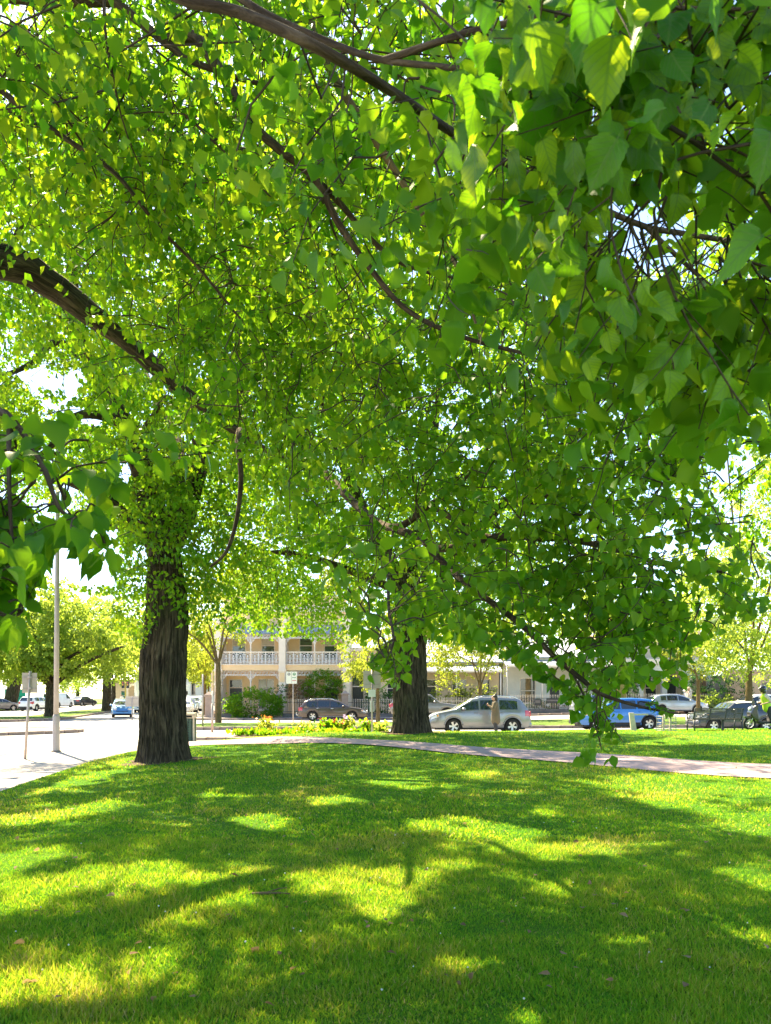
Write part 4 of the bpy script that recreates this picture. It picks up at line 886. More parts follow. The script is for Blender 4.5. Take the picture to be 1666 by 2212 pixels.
FARB = [(-62, 88, 'pale green park tree left of the teal banner'), (-41, 116, 'pale tree in the far park behind the white van'), (-36, 128, 'hazy yellow tree beyond the dark sedan'), (-54, 126, 'tall far park tree behind the teal banner'), (-72, 122, 'far park tree at the extreme left'), (-23, 112, 'farthest median tree beyond the blue hatchback')]
for k, (x, y, lb) in enumerate(FARB):
    hh = 8.5 + (k % 3) * 1.2
    tree(lb, (x, y), 3.6, 0.35, [((x, y, hh), (5.5, 5, 4.2), 110), ((x + 2, y, hh - 3.0), (4.5, 4, 2.2), 50)], 'far', ('leaf_yellow', 'leaf_light')[k % 2], 'bark', 1.2, 5, twigs=False, group='far trees of the left park')
for k, (x, y) in enumerate([(-15.6, 66), (-16.6, 71), (-17.7, 77), (-18.9, 84)]):
    tree(('nearest', 'second', 'third', 'farthest')[k] + ' yellow street tree in the row along the side street footpath', (x, y), 3.0, 0.10, [((x - 0.3, y, 5.6), (2.1, 2.2, 2.2), 60)], 'far', 'leaf_yellow', 'bark_pale', 0.8, 4, name='street_tree', twigs=False, group='side street tree row')
for k, (x, y, lb) in enumerate([(-30, 150, 'far tree closing the side street'), (-18, 140, 'far tree right of the side street end'), (-48, 165, 'far tree closing the boulevard'), (-64, 160, 'far tree behind the left park'), (-84, 150, 'far tree at the left park end')]):
    tree(lb, (x, y), 3.5, 0.4, [((x, y, 7.5), (8.5, 6, 6), 110)], 'far', 'leaf_light', 'bark', 1.6, 4, twigs=False, group='trees closing the view')

for x, y, hh, lb in ((-13, 76, 9, 'bright tree rising behind the left end of the terrace house'), (-4.5, 75, 10, 'bright backyard tree behind the right end of the terrace house'), (4.0, 78, 10, 'backyard tree behind the iron roofed cottage'), (13, 80, 11, 'backyard tree behind the white cottage'), (21, 80, 11, 'tall tree behind the arched porch house'), (31, 76, 10, 'tall tree behind the brick wall at right')):
    tree(lb, (x, y), 4.0, 0.3, [((x, y, hh), (5.0, 4, 4.5), 130), ((x + 1, y, hh + 5), (3.8, 3.5, 3.2), 60)], 'far', ('leaf_yellow', 'leaf_light')[int(x) % 2], 'bark', 1.1, 4, twigs=False, group='backyard trees behind the houses')
# ================================================================== grass blades on the near lawn
def blades(name, n, d0, d1, wmul, seg):
    r = np.random.default_rng(int(d0 * 10))
    d = np.exp(r.uniform(math.log(d0), math.log(d1), n)); x = r.uniform(-1, 1, n) * (0.58 * d + 2.2)
    k = (x > lawn_left(d) + 0.02) & ~on_path(x, d)
    for tx, ty in ((-4.97, 17.3), (.85, 26.2)): k &= np.hypot(x - tx, d - ty) > r.uniform(.62, 1.0, n)
    x, d = x[k], d[k]; n = len(x); z = LZ(x, d)
    pat = np.sin(x * 1.7 + np.sin(d * 1.3) * 2) * np.sin(d * 1.9 + np.cos(x * 0.8) * 2)
    pat2 = np.sin(x * 6.1 + 2 * np.sin(d * 4.7)) * np.sin(d * 5.3 + 2 * np.cos(x * 5.1))
    h = r.uniform(0.018, 0.044, n) * (1 + 0.35 * pat + 0.25 * pat2) * (1 + 0.5 * (r.random(n) < 0.04)); wd = r.uniform(0.0025, 0.0048, n) * wmul
    th = r.uniform(0, 2 * PI, n); lean = np.abs(r.normal(0.45, 0.35, n)); la = r.uniform(0, 2 * PI, n)
    bx, by = np.cos(th) * wd, np.sin(th) * wd; lx, ly = np.cos(la) * lean * h, np.sin(la) * lean * h
    P0 = np.stack([x, d, z - 0.004], -1); S = np.stack([bx, by, 0 * bx], -1)
    tip = P0 + np.stack([lx * 1.25, ly * 1.25, h], -1); mid = P0 + np.stack([lx * 0.45, ly * 0.45, h * 0.62], -1)
    tint = np.clip(0.34 + 0.14 * pat + 0.10 * pat2 + r.normal(0, 0.16, n) + 0.5 * (r.random(n) < 0.06) + 0.28 * np.clip(vnoise(np.stack([x * .9, d * .9], -1), 21) + .5 * vnoise(np.stack([x * 3, d * 3], -1), 22), 0, 1), 0, 1)
    if seg == 2:
        V = np.stack([P0 - S, P0 + S, mid + S * 0.8, mid - S * 0.8, tip], 1); b = (np.arange(n) * 5)[:, None]
        F1 = b + np.array([[0, 1, 2, 3]]); F2 = b + np.array([[3, 2, 4]]); m = 5; fs = [F1, F2]
    else:
        V = np.stack([P0 - S, P0 + S, tip], 1); b = (np.arange(n) * 3)[:, None]; fs = [b + np.array([[0, 1, 2]])]; m = 3
    me = np_mesh(name, V.reshape(-1, 3), fs, True, {'tint': np.repeat(tint, m)})
    o = part(name, me, M['grass']); tag(o, kind='stuff'); return o
tag(blades('grass', 345000, 3.1, 8.0, 1.05, 1), 'short green grass blades of the near lawn', 'grass')
tag(blades('grass', 240000, 8.0, 32.0, 2.5, 1), 'mown grass of the lawn around the path and trunks', 'grass')
# white clover heads and fallen leaves scattered on the lawn
r = np.random.default_rng(3); mbv = []; nC = 70
cd = np.exp(r.uniform(math.log(3.6), math.log(13), nC)); cxx = r.uniform(-1, 1, nC) * 0.5 * cd
cl_ = MB()
for x, y in zip(cxx, cd):
    if x < lawn_left(y) + 0.1 or on_path(np.array([x]), np.array([y]))[0]: continue
    s = r.uniform(0.004, 0.007); cl_.ell((x, y, lz_(x, y) + r.uniform(0.035, 0.05)), (s, s, s * 0.9), 6, 4)
o = cl_.obj('clover_flowers', M['flower_white']); tag(o, 'tiny white clover heads scattered through the grass', 'clover', kind='stuff')

nL = 150; ld = np.exp(r.uniform(math.log(3.6), math.log(16), nL)); lx_ = r.uniform(-1, 1, nL) * .52 * ld; kk = (lx_ > lawn_left(ld) + .1); ld, lx_ = ld[kk], lx_[kk]; nL = len(ld)
o = leaf_cloud('fallen_leaves', T_LOW, np.stack([lx_, ld, LZ(lx_, ld) + r.uniform(.03, .05, nL)], -1), r.normal(0, 1, (nL, 3)) * np.array([1, 1, .25]), r.normal(0, .35, (nL, 3)) + np.array([0, 0, 1]), r.uniform(.03, .065, nL), r.random(nL), M['leaf_brown'], None, 'stuff', 'fallen_leaves'); tag(o, 'small brown fallen leaves scattered over the lawn', 'leaves')
# ================================================================== buildings
M['cream'] = mat_plain("render_cream", (0.88, 0.62, 0.35), 0.9, var=0.10, scale=0.8, bmp=0.15)
M['cream2'] = mat_plain("render_sand", (0.70, 0.54, 0.36), 0.9, var=0.12, scale=0.8, bmp=0.15)
M['whitewall'] = mat_plain("render_white", (0.72, 0.68, 0.62), 0.9, var=0.10, scale=0.8, bmp=0.15)
M['trim'] = mat_plain("paint_white", (0.86, 0.73, 0.60), 0.6, var=0.05, scale=2.0)
M['lace'] = mat_plain("iron_lace_white", (0.74, 0.72, 0.72), 0.5, var=0.08, scale=3.0)
M['balcony_back'] = mat_plain("paint_bluegrey", (0.25, 0.33, 0.45), 0.7, var=0.15, scale=2.0)
M['door'] = mat_plain("door_dark", (0.025, 0.028, 0.03), 0.4, var=0.2)
M['iron'] = mat_plain("iron_dark", (0.03, 0.034, 0.038), 0.5, var=0.2)
M['roof'] = mat_plain("roof_iron", (0.30, 0.33, 0.38), 0.5, metal=0.3, var=0.12, scale=1.0)
M['bluestone'] = mat_plain("bluestone", (0.16, 0.15, 0.15), 0.9, var=0.3, scale=3.0, bmp=0.4)
M['sandstone'] = mat_plain("sandstone", (0.36, 0.27, 0.22), 0.9, var=0.2, scale=3.0, bmp=0.3)
M['brickwall'] = mat_plain("brick_tan", (0.42, 0.31, 0.22), 0.9, var=0.15, scale=2.0, bmp=0.2)
def mat_glass(name, c, rough=0.03):
    m, t, b = new_mat(name); b.inputs["Base Color"].default_value = (*c, 1); b.inputs["Roughness"].default_value = rough
    b.inputs["Specular IOR Level"].default_value = 0.9; b.inputs["IOR"].default_value = 1.55; return m
M['pane'] = mat_glass("window_pane", (0.035, 0.042, 0.045))
M['pane_bright'] = mat_glass("window_pane_curtain", (0.30, 0.27, 0.22), 0.1)
M['blind'] = mat_plain("blind", (0.55, 0.48, 0.38), 0.7, var=0.08)

def wall_open(mb, x0, x1, z0, z1, y0, y1, ops):
    xs = sorted({x0, x1, *[v for o in ops for v in o[:2]]}); zs = sorted({z0, z1, *[v for o in ops for v in o[2:]]})
    for a, b in zip(xs, xs[1:]):
        run = None
        for c, d in zip(zs, zs[1:]):
            m = ((a + b) / 2, (c + d) / 2); hole = any(o[0] < m[0] < o[1] and o[2] < m[1] < o[3] for o in ops)
            if hole:
                if run: mb.b(a, b, y0, y1, run[0], run[1]); run = None
            else: run = (run[0], d) if run else (c, d)
        if run: mb.b(a, b, y0, y1, run[0], run[1])
def window(root, x0, x1, z0, z1, y, cols=1, rows=2, mat='pane', blind=None, fr='trim'):
    f = MB(); t = 0.07
    f.b(x0, x0 + t, y - .02, y + .08, z0, z1); f.b(x1 - t, x1, y - .02, y + .08, z0, z1); f.b(x0 + t, x1 - t, y - .02, y + .08, z0, z0 + t); f.b(x0 + t, x1 - t, y - .02, y + .08, z1 - t, z1)
    for k in range(1, rows):
        zz = z0 + (z1 - z0) * k / rows; f.b(x0 + t, x1 - t, y, y + .06, zz - .03, zz + .03)
    for k in range(1, cols):
        xx = x0 + (x1 - x0) * k / cols; f.b(xx - .025, xx + .025, y + .003, y + .063, z0 + t, z1 - t)
    wdw = f.obj('window', M[fr], root)
    for i in range(cols):
        for j in range(rows):
            a, b = x0 + (x1 - x0) * i / cols + .05, x0 + (x1 - x0) * (i + 1) / cols - .05; c, d = z0 + (z1 - z0) * j / rows + .05, z0 + (z1 - z0) * (j + 1) / rows - .05
            MB().b(a, b, y + .03, y + .04, c, d).obj('pane', M['blind'] if (blind and j >= rows - blind) else M[mat], wdw)
    MB().b(x0 - .1, x1 + .1, y - .16, y + .05, z0 - .1, z0 - .003).obj('sill', M[fr], wdw)
    return wdw
def door(root, x0, x1, z0, z1, y, transom=0.5, mat='door', fr='trim'):
    d = MB().b(x0 + .06, x1 - .06, y + .06, y + .11, z0, z1 - transom - .08).obj('door', M[mat], root)
    for q in range(2):
        for r_2 in range(2):
            w2 = (x1 - x0 - .12) / 2; h2 = (z1 - z0 - transom) / 2
            MB().b(x0 + .06 + q * w2 + .09, x0 + .06 + (q + 1) * w2 - .09, y + .04, y + .065, z0 + .12 + r_2 * h2, z0 + (r_2 + 1) * h2 - .14).obj('door_panel', M[mat], d)
    MB().ell((x1 - .16, y + .03, z0 + 1.0), (.035, .035, .035), 8, 6).obj('knob', M['trim'], d)
    f = MB(); f.b(x0, x0 + .06, y - .02, y + .12, z0, z1); f.b(x1 - .06, x1, y - .02, y + .12, z0, z1); f.b(x0 + .06, x1 - .06, y - .02, y + .12, z1 - .07, z1); f.b(x0 + .06, x1 - .06, y - .02, y + .12, z1 - transom - .07, z1 - transom)
    fo = f.obj('door_frame', M[fr], root)
    if transom > .2: MB().b(x0 + .07, x1 - .07, y + .05, y + .06, z1 - transom + .01, z1 - .08).obj('transom_pane', M['pane'], fo)

def scroll(cx_, cz_, r, y, rt, flip=1):
    pts = []
    for k in range(13):
        a = k / 12 * 2.1 * PI; q = r * (1 - 0.75 * k / 12); pts.append((cx_ + flip * q * math.cos(a), y, cz_ + q * math.sin(a)))
    return pts
def lace_panel_mesh(wd, h):
    mb = MB(); y = 0
    mb.b(-wd / 2, -wd / 2 + .035, -.02, .02, 0, h); mb.b(wd / 2 - .035, wd / 2, -.02, .02, 0, h); mb.b(-wd / 2 + .035, wd / 2 - .035, -.02, .02, 0, .04)
    arch = [((wd / 2 - .09) * math.cos(a), y, h * .62 + (h * .33) * math.sin(a)) for a in np.linspace(0, PI, 11)]; mb.tube(arch, .018, 5)
    mb.tube([(-(wd / 2 - .09), 0, .05), (-(wd / 2 - .09), 0, h * .62)], .016, 5); mb.tube([((wd / 2 - .09), 0, .05), ((wd / 2 - .09), 0, h * .62)], .016, 5)
    for s in (-1, 1):
        mb.tube(scroll(s * wd * .2, h * .2, wd * .14, 0, 0, s), .016, 5); mb.tube(scroll(s * wd * .2, h * .47, wd * .11, 0, 0, -s), .015, 5)
        mb.tube([(0, 0, h * .34), (s * wd * .12, 0, h * .58), (s * wd * .22, 0, h * .66)], .018, 5); mb.tube([(0, 0, h * .3), (s * wd * .1, 0, h * .16), (s * wd * .16, 0, h * .06)], .018, 5)
        mb.ell((s * wd * .36, 0, h * .85), (.035, .012, .035), 6, 4)
    mb.tube([(0, 0, .05), (0, 0, h * .84)], .02, 5); mb.ell((0, 0, h * .72), (.06, .015, .09), 8, 5); mb.ell((0, 0, h * .36), (.07, .015, .05), 8, 5)
    return mb.mesh('lace_panel')
def frieze_mesh(wd, h):
    """iron lace valance: scrolls between two bars, drops below, corner brackets"""
    mb = MB(); n = max(3, int(wd / .27)); st = wd / n
    mb.b(-wd / 2, wd / 2, -.02, .02, h - .05, h); mb.b(-wd / 2, wd / 2, -.015, .015, .10, .13)
    for k in range(n):
        x = -wd / 2 + (k + .5) * st; mb.tube(scroll(x, h * .58, st * .44, 0, 0, 1 if k % 2 else -1), .017, 5)
        mb.tube([(x - st / 2, 0, .12), (x, 0, h * .5), (x + st / 2, 0, h - .05)], .014, 5)
        for q in range(2): mb.add([(x - st / 2 + q * st / 2, 0, .10), (x + q * st / 2, 0, .10), (x - st / 4 + q * st / 2, 0, .0), (x - st / 2 + q * st / 2, .015, .10), (x + q * st / 2, .015, .10), (x - st / 4 + q * st / 2, .015, .0)], [(0, 1, 2), (5, 4, 3), (0, 3, 4, 1), (1, 4, 5, 2), (2, 5, 3, 0)])
    for s in (-1, 1):
        R = .58; c = (s * (wd / 2 - R), .1 - R)
        arc = [(c[0] + s * R * math.cos(a), 0, c[1] + R * math.sin(a)) for a in np.linspace(0.05, PI / 2, 9)]; mb.tube(arc, .022, 5)
        for a in np.linspace(.25, 1.2, 5):
            mb.tube([(c[0] + s * R * math.cos(a), 0, c[1] + R * math.sin(a)), (c[0] + s * (R + .10 + .12 * abs(math.sin(a * 2 - PI / 2))) * math.cos(a), 0, c[1] + (R + .1 + .12 * abs(math.sin(a * 2 - PI / 2))) * math.sin(a))], .02, 5)
        mb.tube(scroll(s * (wd / 2 - .14), -.12, .12, 0, 0, s), .016, 5)
    return mb.mesh('frieze')

HX, HYY = -8.05, 60.2; hz = rz_(HX, HYY) + 0.12
H = thing('terrace_house', 'cream two storey terrace house with white iron lace balcony', 'house', (HX, HYY, hz))
wl = MB(); WY = 1.7
ops = [(-4.55, -3.45, 0.0, 3.0), (-2.2, -0.9, .55, 3.05), (.9, 2.2, .55, 3.05), (3.15, 4.25, 0.0, 3.0),
       (-4.3, -3.2, 4.5, 6.9), (-1.95, -.85, 4.5, 6.9), (1.1, 2.2, 4.5, 6.9), (3.1, 4.2, 4.5, 6.9)]
wall_open(wl, -5.0, 5.0, 0, 8.4, WY, WY + .3, ops); wl.obj('wall', M['cream'], H)
MB().b(-4.95, 4.95, WY + .31, WY + 9, 0, 8.0).obj('rear_wall', M['cream2'], H)
window(H, -2.2, -.9, .55, 3.05, WY + .08, 2, 2, 'pane_bright'); window(H, .9, 2.2, .55, 3.05, WY + .08, 2, 2, 'blind')
door(H, -4.55, -3.45, 0, 3.0, WY + .05, .65); door(H, 3.15, 4.25, 0, 3.0, WY + .05, .65)
for k, x0 in enumerate((-4.3, -1.95, 1.1, 3.1)): window(H, x0, x0 + 1.1, 4.5, 6.9, WY + .08, 1, 2, 'pane', 1 if k != 2 else None)
sl = MB().b(-5.0, 5.0, -.02, WY - .003, 3.72, 4.05).obj('balcony_floor', M['trim'], H)
MB().b(-5.0, 5.0, -.10, -.023, 3.66, 4.14).obj('fascia', M['cream'], sl); MB().b(-5.0, 5.0, -.16, -.103, 4.05, 4.12).obj('moulding', M['trim'], sl)
for x in (-5.0, 0.0, 5.0):
    p = MB(); p.b(x - .26, x + .26, -.35, WY, 0, 7.5); po = p.obj('pillar', M['trim'], H)
    MB().b(x - .31, x + .31, -.40, WY - .01, 3.55, 3.72).obj('capital', M['trim'], po); MB().b(x - .31, x + .31, -.40, WY - .01, 2.5, 2.6).obj('band', M['trim'], po); MB().b(x - .33, x + .33, -.42, WY - .02, 0.0, .45).obj('plinth', M['cream2'], po); MB().b(x - .33, x + .33, -.42, WY - .02, 7.3, 7.65).obj('capital', M['trim'], po); MB().b(x - .19, x + .19, -.38, -.345, 2.75, 3.45).obj('inset', M['cream'], po)
lp = lace_panel_mesh(.56, .92); fz = frieze_mesh(2.18, .48); fz2 = frieze_mesh(2.18, .42)
for bx0 in (-5.0, 0.0):
    xm = bx0 + 2.5
    for z0, z1 in ((0, 3.7), (4.1, 6.5)):
        c = MB().tube([(xm, .02, z0), (xm, .02, z1)], .055, 8); co = c.obj('column', M['trim'], H, True)
        MB().b(xm - .1, xm + .1, -.08, .12, z0, z0 + .16).obj('column_base', M['trim'], co); MB().box((xm, .02, z1 - .7), (.17, .17, .12)).obj('column_capital', M['trim'], co)
    rail = MB().b(bx0 + .27, bx0 + 4.73, -.06, .06, 5.03, 5.12).obj('handrail', M['trim'], H)
    bl = MB().b(bx0 + .27, bx0 + 4.73, -.05, .05, 4.06, 4.12).obj('bottom_rail', M['trim'], H)
    for s in (0, 1):
        for k in range(4):
            o = part('lace_panel', lp, M['lace'], H); o.location = (bx0 + .3 + .28 + s * 2.25 + k * .56, 0, 4.11)
        o = part('frieze', fz, M['lace'], H); o.location = (bx0 + 1.365 + s * 2.27, .02, 3.2)
        o = part('frieze', fz2, M['lace'], H); o.location = (bx0 + 1.365 + s * 2.27, .02, 6.1)
# bullnose verandah roof of bent iron sheets, parapet
vr = MB(); prof = [(1.7, 7.35), (1.1, 7.25), (.55, 7.05), (.15, 6.8), (-.08, 6.52)]
for (ya, za), (yb, zb) in zip(prof, prof[1:]):
    vr.add([(-5, ya, za), (5, ya, za), (5, yb, zb), (-5, yb, zb), (-5, ya, za - .04), (5, ya, za - .04), (5, yb, zb - .04), (-5, yb, zb - .04)], [(0, 1, 2, 3), (7, 6, 5, 4), (0, 3, 7, 4), (1, 5, 6, 2)])
vro = vr.obj('verandah_roof', M['roof'], H)
for k in range(34):
    x = -4.85 + k * .294; MB().tube([(x, a, b + .012) for a, b in prof], .03, 5).obj('roof_rib', M['roof'], vro)
MB().b(-5.05, 5.05, WY - .12, WY + .42, 8.4, 8.9).obj('cornice', M['trim'], H); MB().b(-4.9, 4.9, WY, WY + .28, 8.9, 9.7).obj('parapet', M['cream'], H)
l = MB().box((-2.85, WY - .08, 2.1), (.16, .14, .3), 0, .7).box((-2.85, WY - .08, 2.3), (.2, .18, .07), 0, .5).tube([(-2.85, WY, 2.42), (-2.85, WY - .1, 2.45), (-2.85, WY - .08, 2.33)], .012, 5).obj('wall_lantern', M['iron'], H)
MB().b(-2.93, -2.77, WY - .02, WY - .003, 1.62, 1.78).obj('number_plate', M['trim'], H); MB().disc((-3.2, WY - .02, 1.2), .07, 'y', .03, 12).obj('door_bell', M['iron'], H)
def text(body, size, loc, rot, mat, parent, name='lettering', ext=0.003):
    c = bpy.data.curves.new(name, 'FONT'); c.body = body; c.size = size; c.align_x = 'CENTER'; c.align_y = 'CENTER'; c.extrude = ext
    o = bpy.data.objects.new('tmp', c); COL.objects.link(o); dg = bpy.context.evaluated_depsgraph_get(); me = bpy.data.meshes.new_from_object(o.evaluated_get(dg)); bpy.data.objects.remove(o)
    t = part(name, me, mat, parent); t.location = loc; t.rotation_euler = rot; return t

text('68', .13, (-2.85, WY - .024, 1.70), (PI / 2, 0, 0), M['bluestone'], H)
# side passage gate and single storey houses
def simple_house(name, label, x0, x1, y, h, mat, wins, doors, roof_h=1.4, ver=1.6, posts=3, eave='trim', parapet=None, numb=None, depth=8, roofm='roof'):
    xc = (x0 + x1) / 2; z = rz_(xc, y) + 0.12; r = thing(name, label, 'house', (xc, y, z)); a, b = x0 - xc, x1 - xc
    w_ = MB(); wall_open(w_, a, b, 0, h, ver, ver + .28, [(p - xc, q - xc, c, d) for p, q, c, d in wins] + [(p - xc, q - xc, 0, d) for p, q, d in doors]); w_.obj('wall', M[mat], r)
    MB().b(a + .02, b - .02, ver + .285, ver + depth, 0, h - .02).obj('rear_wall', M[mat], r)
    for p, q, c, d in wins: window(r, p - xc, q - xc, c, d, ver + .08, 1, 2)
    for p, q, d in doors: door(r, p - xc, q - xc, 0, d, ver + .05, .55)
    if parapet: MB().b(a, b, ver - .1, ver + .4, h, h + parapet).obj('parapet', M[eave], r)
    else:
        rf = MB(); rf.add([(a - .3, ver - .2, h), (b + .3, ver - .2, h), (b - .8, ver + depth / 2, h + roof_h), (a + .8, ver + depth / 2, h + roof_h), (a - .3, ver + depth, h), (b + .3, ver + depth, h), (a - .3, ver - .2, h - .08), (b + .3, ver - .2, h - .08)], [(0, 1, 2, 3), (3, 2, 5, 4), (0, 3, 4), (1, 5, 2), (6, 7, 1, 0)]); ro = rf.obj('roof', M[roofm], r)
        n = int((b - a) / .32)
        for k in range(n + 1):
            t = k / n; MB().tube([(a - .2 + t * (b - a + .4), ver - .2, h + .03), (a + .8 + t * (b - a - 1.6), ver + depth / 2, h + roof_h + .03)], .03, 4).obj('roof_rib', M[roofm], ro)
    if ver:
        v = MB(); v.add([(a, ver, h - .25), (b, ver, h - .25), (b, -.1, h - .75), (a, -.1, h - .75), (a, ver, h - .29), (b, ver, h - .29), (b, -.1, h - .79), (a, -.1, h - .79)], [(0, 1, 2, 3), (7, 6, 5, 4), (3, 2, 6, 7)]); vo = v.obj('verandah_roof', M[roofm], r)
        MB().b(a, b, -.14, -.103, h - .9, h - .74).obj('gutter', M[eave], vo)
        for k in range(posts):
            x = a + .1 + (b - a - .2) * k / (posts - 1); MB().tube([(x, 0, 0), (x, 0, h - .78)], .06, 8).obj('verandah_post', M[eave], r, True)
    if numb:
        MB().b(numb[0] - xc - .13, numb[0] - xc + .13, ver - .02, ver - .003, 1.75, 1.95).obj('number_plate', M['trim'], r); text(numb[1], .16, (numb[0] - xc, ver - .024, 1.85), (PI / 2, 0, 0), M['iron'], r)
    return r
c2 = thing('cottage', 'sand coloured cottage front with tall dark door right of the terrace house', 'house', (-.8, 60.6, rz_(-.8, 60.6) + .12))
w_ = MB(); wall_open(w_, -1.9, 2.2, 0, 5.2, .6, .9, [(-1.85, -.95, 0, 3.5), (.9, 1.9, .9, 2.7)]); w_.obj('wall', M['cream2'], c2)
MB().b(-1.85, 2.15, .91, 8, 0, 4.8).obj('rear_wall', M['cream2'], c2); window(c2, .9, 1.9, .9, 2.7, .68, 1, 4)
dd_ = MB().b(-1.8, -1.0, .72, .78, 0, 2.35).obj('door', M['door'], c2)
for k in range(5): MB().b(-1.78 + k * .157, -1.78 + k * .157 + .13, .70, .722, .03, 2.3).obj('plank', M['door'], dd_)
MB().b(-1.8, -1.0, .74, .76, 2.45, 3.45).obj('transom_pane', M['pane'], c2); MB().b(-1.85, -.95, .66, .80, 2.36, 2.44).obj('door_frame', M['trim'], c2)
MB().b(-.55, -.3, .575, .597, 1.72, 1.92).obj('number_plate', M['trim'], c2); text('4', .17, (-.42, .572, 1.82), (PI / 2, 0, 0), M['iron'], c2)
MB().b(-1.95, 2.25, .45, .95, 5.2, 5.5).obj('cornice', M['trim'], c2)
MB().b(-2.13, -1.9, .2, .9, 0, 3.9).obj('pilaster', M['trim'], c2)
simple_house('cottage', 'single storey cottage with blue grey iron roof behind the silver car', 2.0, 9.2, 60.8, 4.3, 'cream2', [(5.4, 6.6, .8, 2.9), (7.4, 8.5, .8, 2.9)], [(3.2, 4.15, 2.9)], roof_h=1.9, posts=3)
simple_house('cottage', 'white cottage with blue tinted window behind the iron fence and hedge', 9.6, 18.2, 61.4, 4.5, 'whitewall', [(11.0, 12.3, .7, 2.8), (15.4, 16.6, .7, 2.8)], [(13.4, 14.3, 2.8)], roof_h=1.8, posts=4)
# arched porch house
P4 = thing('arcaded_house', 'pale stone house with arched porch behind the silver hatchback', 'house', (22.3, 62.0, rz_(22.3, 62) + .12))
pw = MB(); wall_open(pw, -3.6, 3.9, 0, 7.0, 2.0, 2.3, [(1.0, 1.95, 0, 3.0), (-2.6, -1.6, .8, 3.0), (-.7, .3, .8, 3.0)]); pw.obj('wall', M['cream2'], P4); MB().b(-3.55, 3.85, 2.31, 9, 0, 6.8).obj('rear_wall', M['cream2'], P4)
door(P4, 1.0, 1.95, 0, 3.0, 2.05); window(P4, -2.6, -1.6, .8, 3.0, 2.1); window(P4, -.7, .3, .8, 3.0, 2.1)
ar = MB(); xs_ = [-3.6, -1.7, .2, 2.1, 3.9]
for x in xs_: cp = MB().b(x - .2, x + .2, 0, .4, 0, 2.6).obj('arch_pier', M['whitewall'], P4); MB().b(x - .25, x + .25, -.05, .45, 2.45, 2.6).obj('capital', M['trim'], cp)
for a, b in zip(xs_, xs_[1:]):
    c, R = (a + b) / 2, (b - a) / 2 - .2; out = [(c - R - .2, 2.6)] + [(c + R * math.cos(t), 2.6 + R * math.sin(t)) for t in np.linspace(PI, 0, 15)] + [(c + R + .2, 2.6), (c + R + .2, 3.8), (c - R - .2, 3.8)]
    MB().poly(out, .03, .37).obj('arch', M['whitewall'], P4)
MB().b(-3.8, 4.1, -.1, .5, 3.8, 4.2).obj('cornice', M['trim'], P4); MB().b(-3.7, 4.0, .05, 2.0, 4.2, 4.3).obj('porch_roof', M['roof'], P4)
G5 = thing('brick_garage', 'low tan brick wall building behind the white sedan at the right', 'building', (30.5, 60.5, rz_(30, 60) + .1))
gw = MB(); wall_open(gw, -3.8, 5, 0, 3.1, 0, .3, [(-.9, 1.8, 0, 2.3)]); gw.obj('wall', M['brickwall'], G5); MB().b(-3.9, 5.1, -.1, .4, 3.1, 3.3).obj('coping', M['sandstone'], G5)
gd = MB().b(-.85, 1.75, .15, .2, 0, 2.28).obj('garage_door', M['bluestone'], G5)
for k in range(6): MB().b(-.83, 1.73, .12, .153, .04 + k * .38, .38 + k * .38).obj('panel', M['bluestone'], gd)
MB().b(-4.7, -3.8, -.1, .6, 0, 2.4).obj('pier', M['bluestone'], G5); MB().b(-3.75, 4.95, .31, 7, 0, 2.9).obj('rear_wall', M['brickwall'], G5)
# pale hall far down the boulevard
FB = thing('hall', 'pale long hall with narrow windows far behind the blue hatchback', 'building', (-33.0, 118, rz_(-33, 118)), .5)
fw = MB(); wo = [(-3.2 + k * 1.6, -2.5 + k * 1.6, 1.6, 4.0) for k in range(7)]; wall_open(fw, -4, 9, 0, 5.4, 0, .3, wo); fw.obj('wall', M['whitewall'], FB)
for p in wo:
    wf = MB().b(p[0], p[1], .1, .16, p[2], p[3]).obj('window', M['trim'], FB); MB().b(p[0] + .1, p[1] - .1, .06, .1, p[2] + .1, p[3] - .1).obj('pane', M['pane'], wf)
MB().add([(-4.4, -.4, 5.4), (9.4, -.4, 5.4), (9.4, 8, 5.4), (-4.4, 8, 5.4), (-2, 3.8, 7.0), (7, 3.8, 7.0)], [(0, 1, 5, 4), (1, 2, 5), (2, 3, 4, 5), (3, 0, 4), (3, 2, 1, 0)]).obj('roof', M['roof'], FB); MB().b(-3.95, 8.95, .31, 7.5, 0, 5.3).obj('rear_wall', M['whitewall'], FB)
FB2 = thing('porch_house', 'small far house with round arched porch behind the sedan', 'building', (-40.5, 124, rz_(-40, 124)))
fw = MB(); wall_open(fw, -3.5, 3.5, 0, 4.2, 1.2, 1.4, [(-.5, .5, 0, 2.2), (-2.6, -1.4, .8, 2.4), (1.4, 2.6, .8, 2.4)]); fw.obj('wall', M['cream2'], FB2); MB().add([(-4, 0, 4.2), (4, 0, 4.2), (4, 7, 4.2), (-4, 7, 4.2), (0, 3.5, 6.2)], [(0, 1, 4), (1, 2, 4), (2, 3, 4), (3, 0, 4), (3, 2, 1, 0)]).obj('roof', M['roof'], FB2)
door(FB2, -.5, .5, 0, 2.2, 1.25, .01); window(FB2, -2.6, -1.4, .8, 2.4, 1.25); window(FB2, 1.4, 2.6, .8, 2.4, 1.25)
for s in (-1, 1): MB().b(s * 1.1 - .18, s * 1.1 + .18, 0, .36, 0, 2.2).obj('arch_pier', M['trim'], FB2)
MB().poly([(-1.28, 2.2)] + [(1.0 * math.cos(t), 2.2 + 1.0 * math.sin(t)) for t in np.linspace(PI, 0, 13)] + [(1.28, 2.2), (1.28, 3.5), (-1.28, 3.5)], .02, .34).obj('arch', M['trim'], FB2)
MB().b(-3.4, 3.4, 1.41, 6.5, 0, 4.1).obj('rear_wall', M['cream2'], FB2)

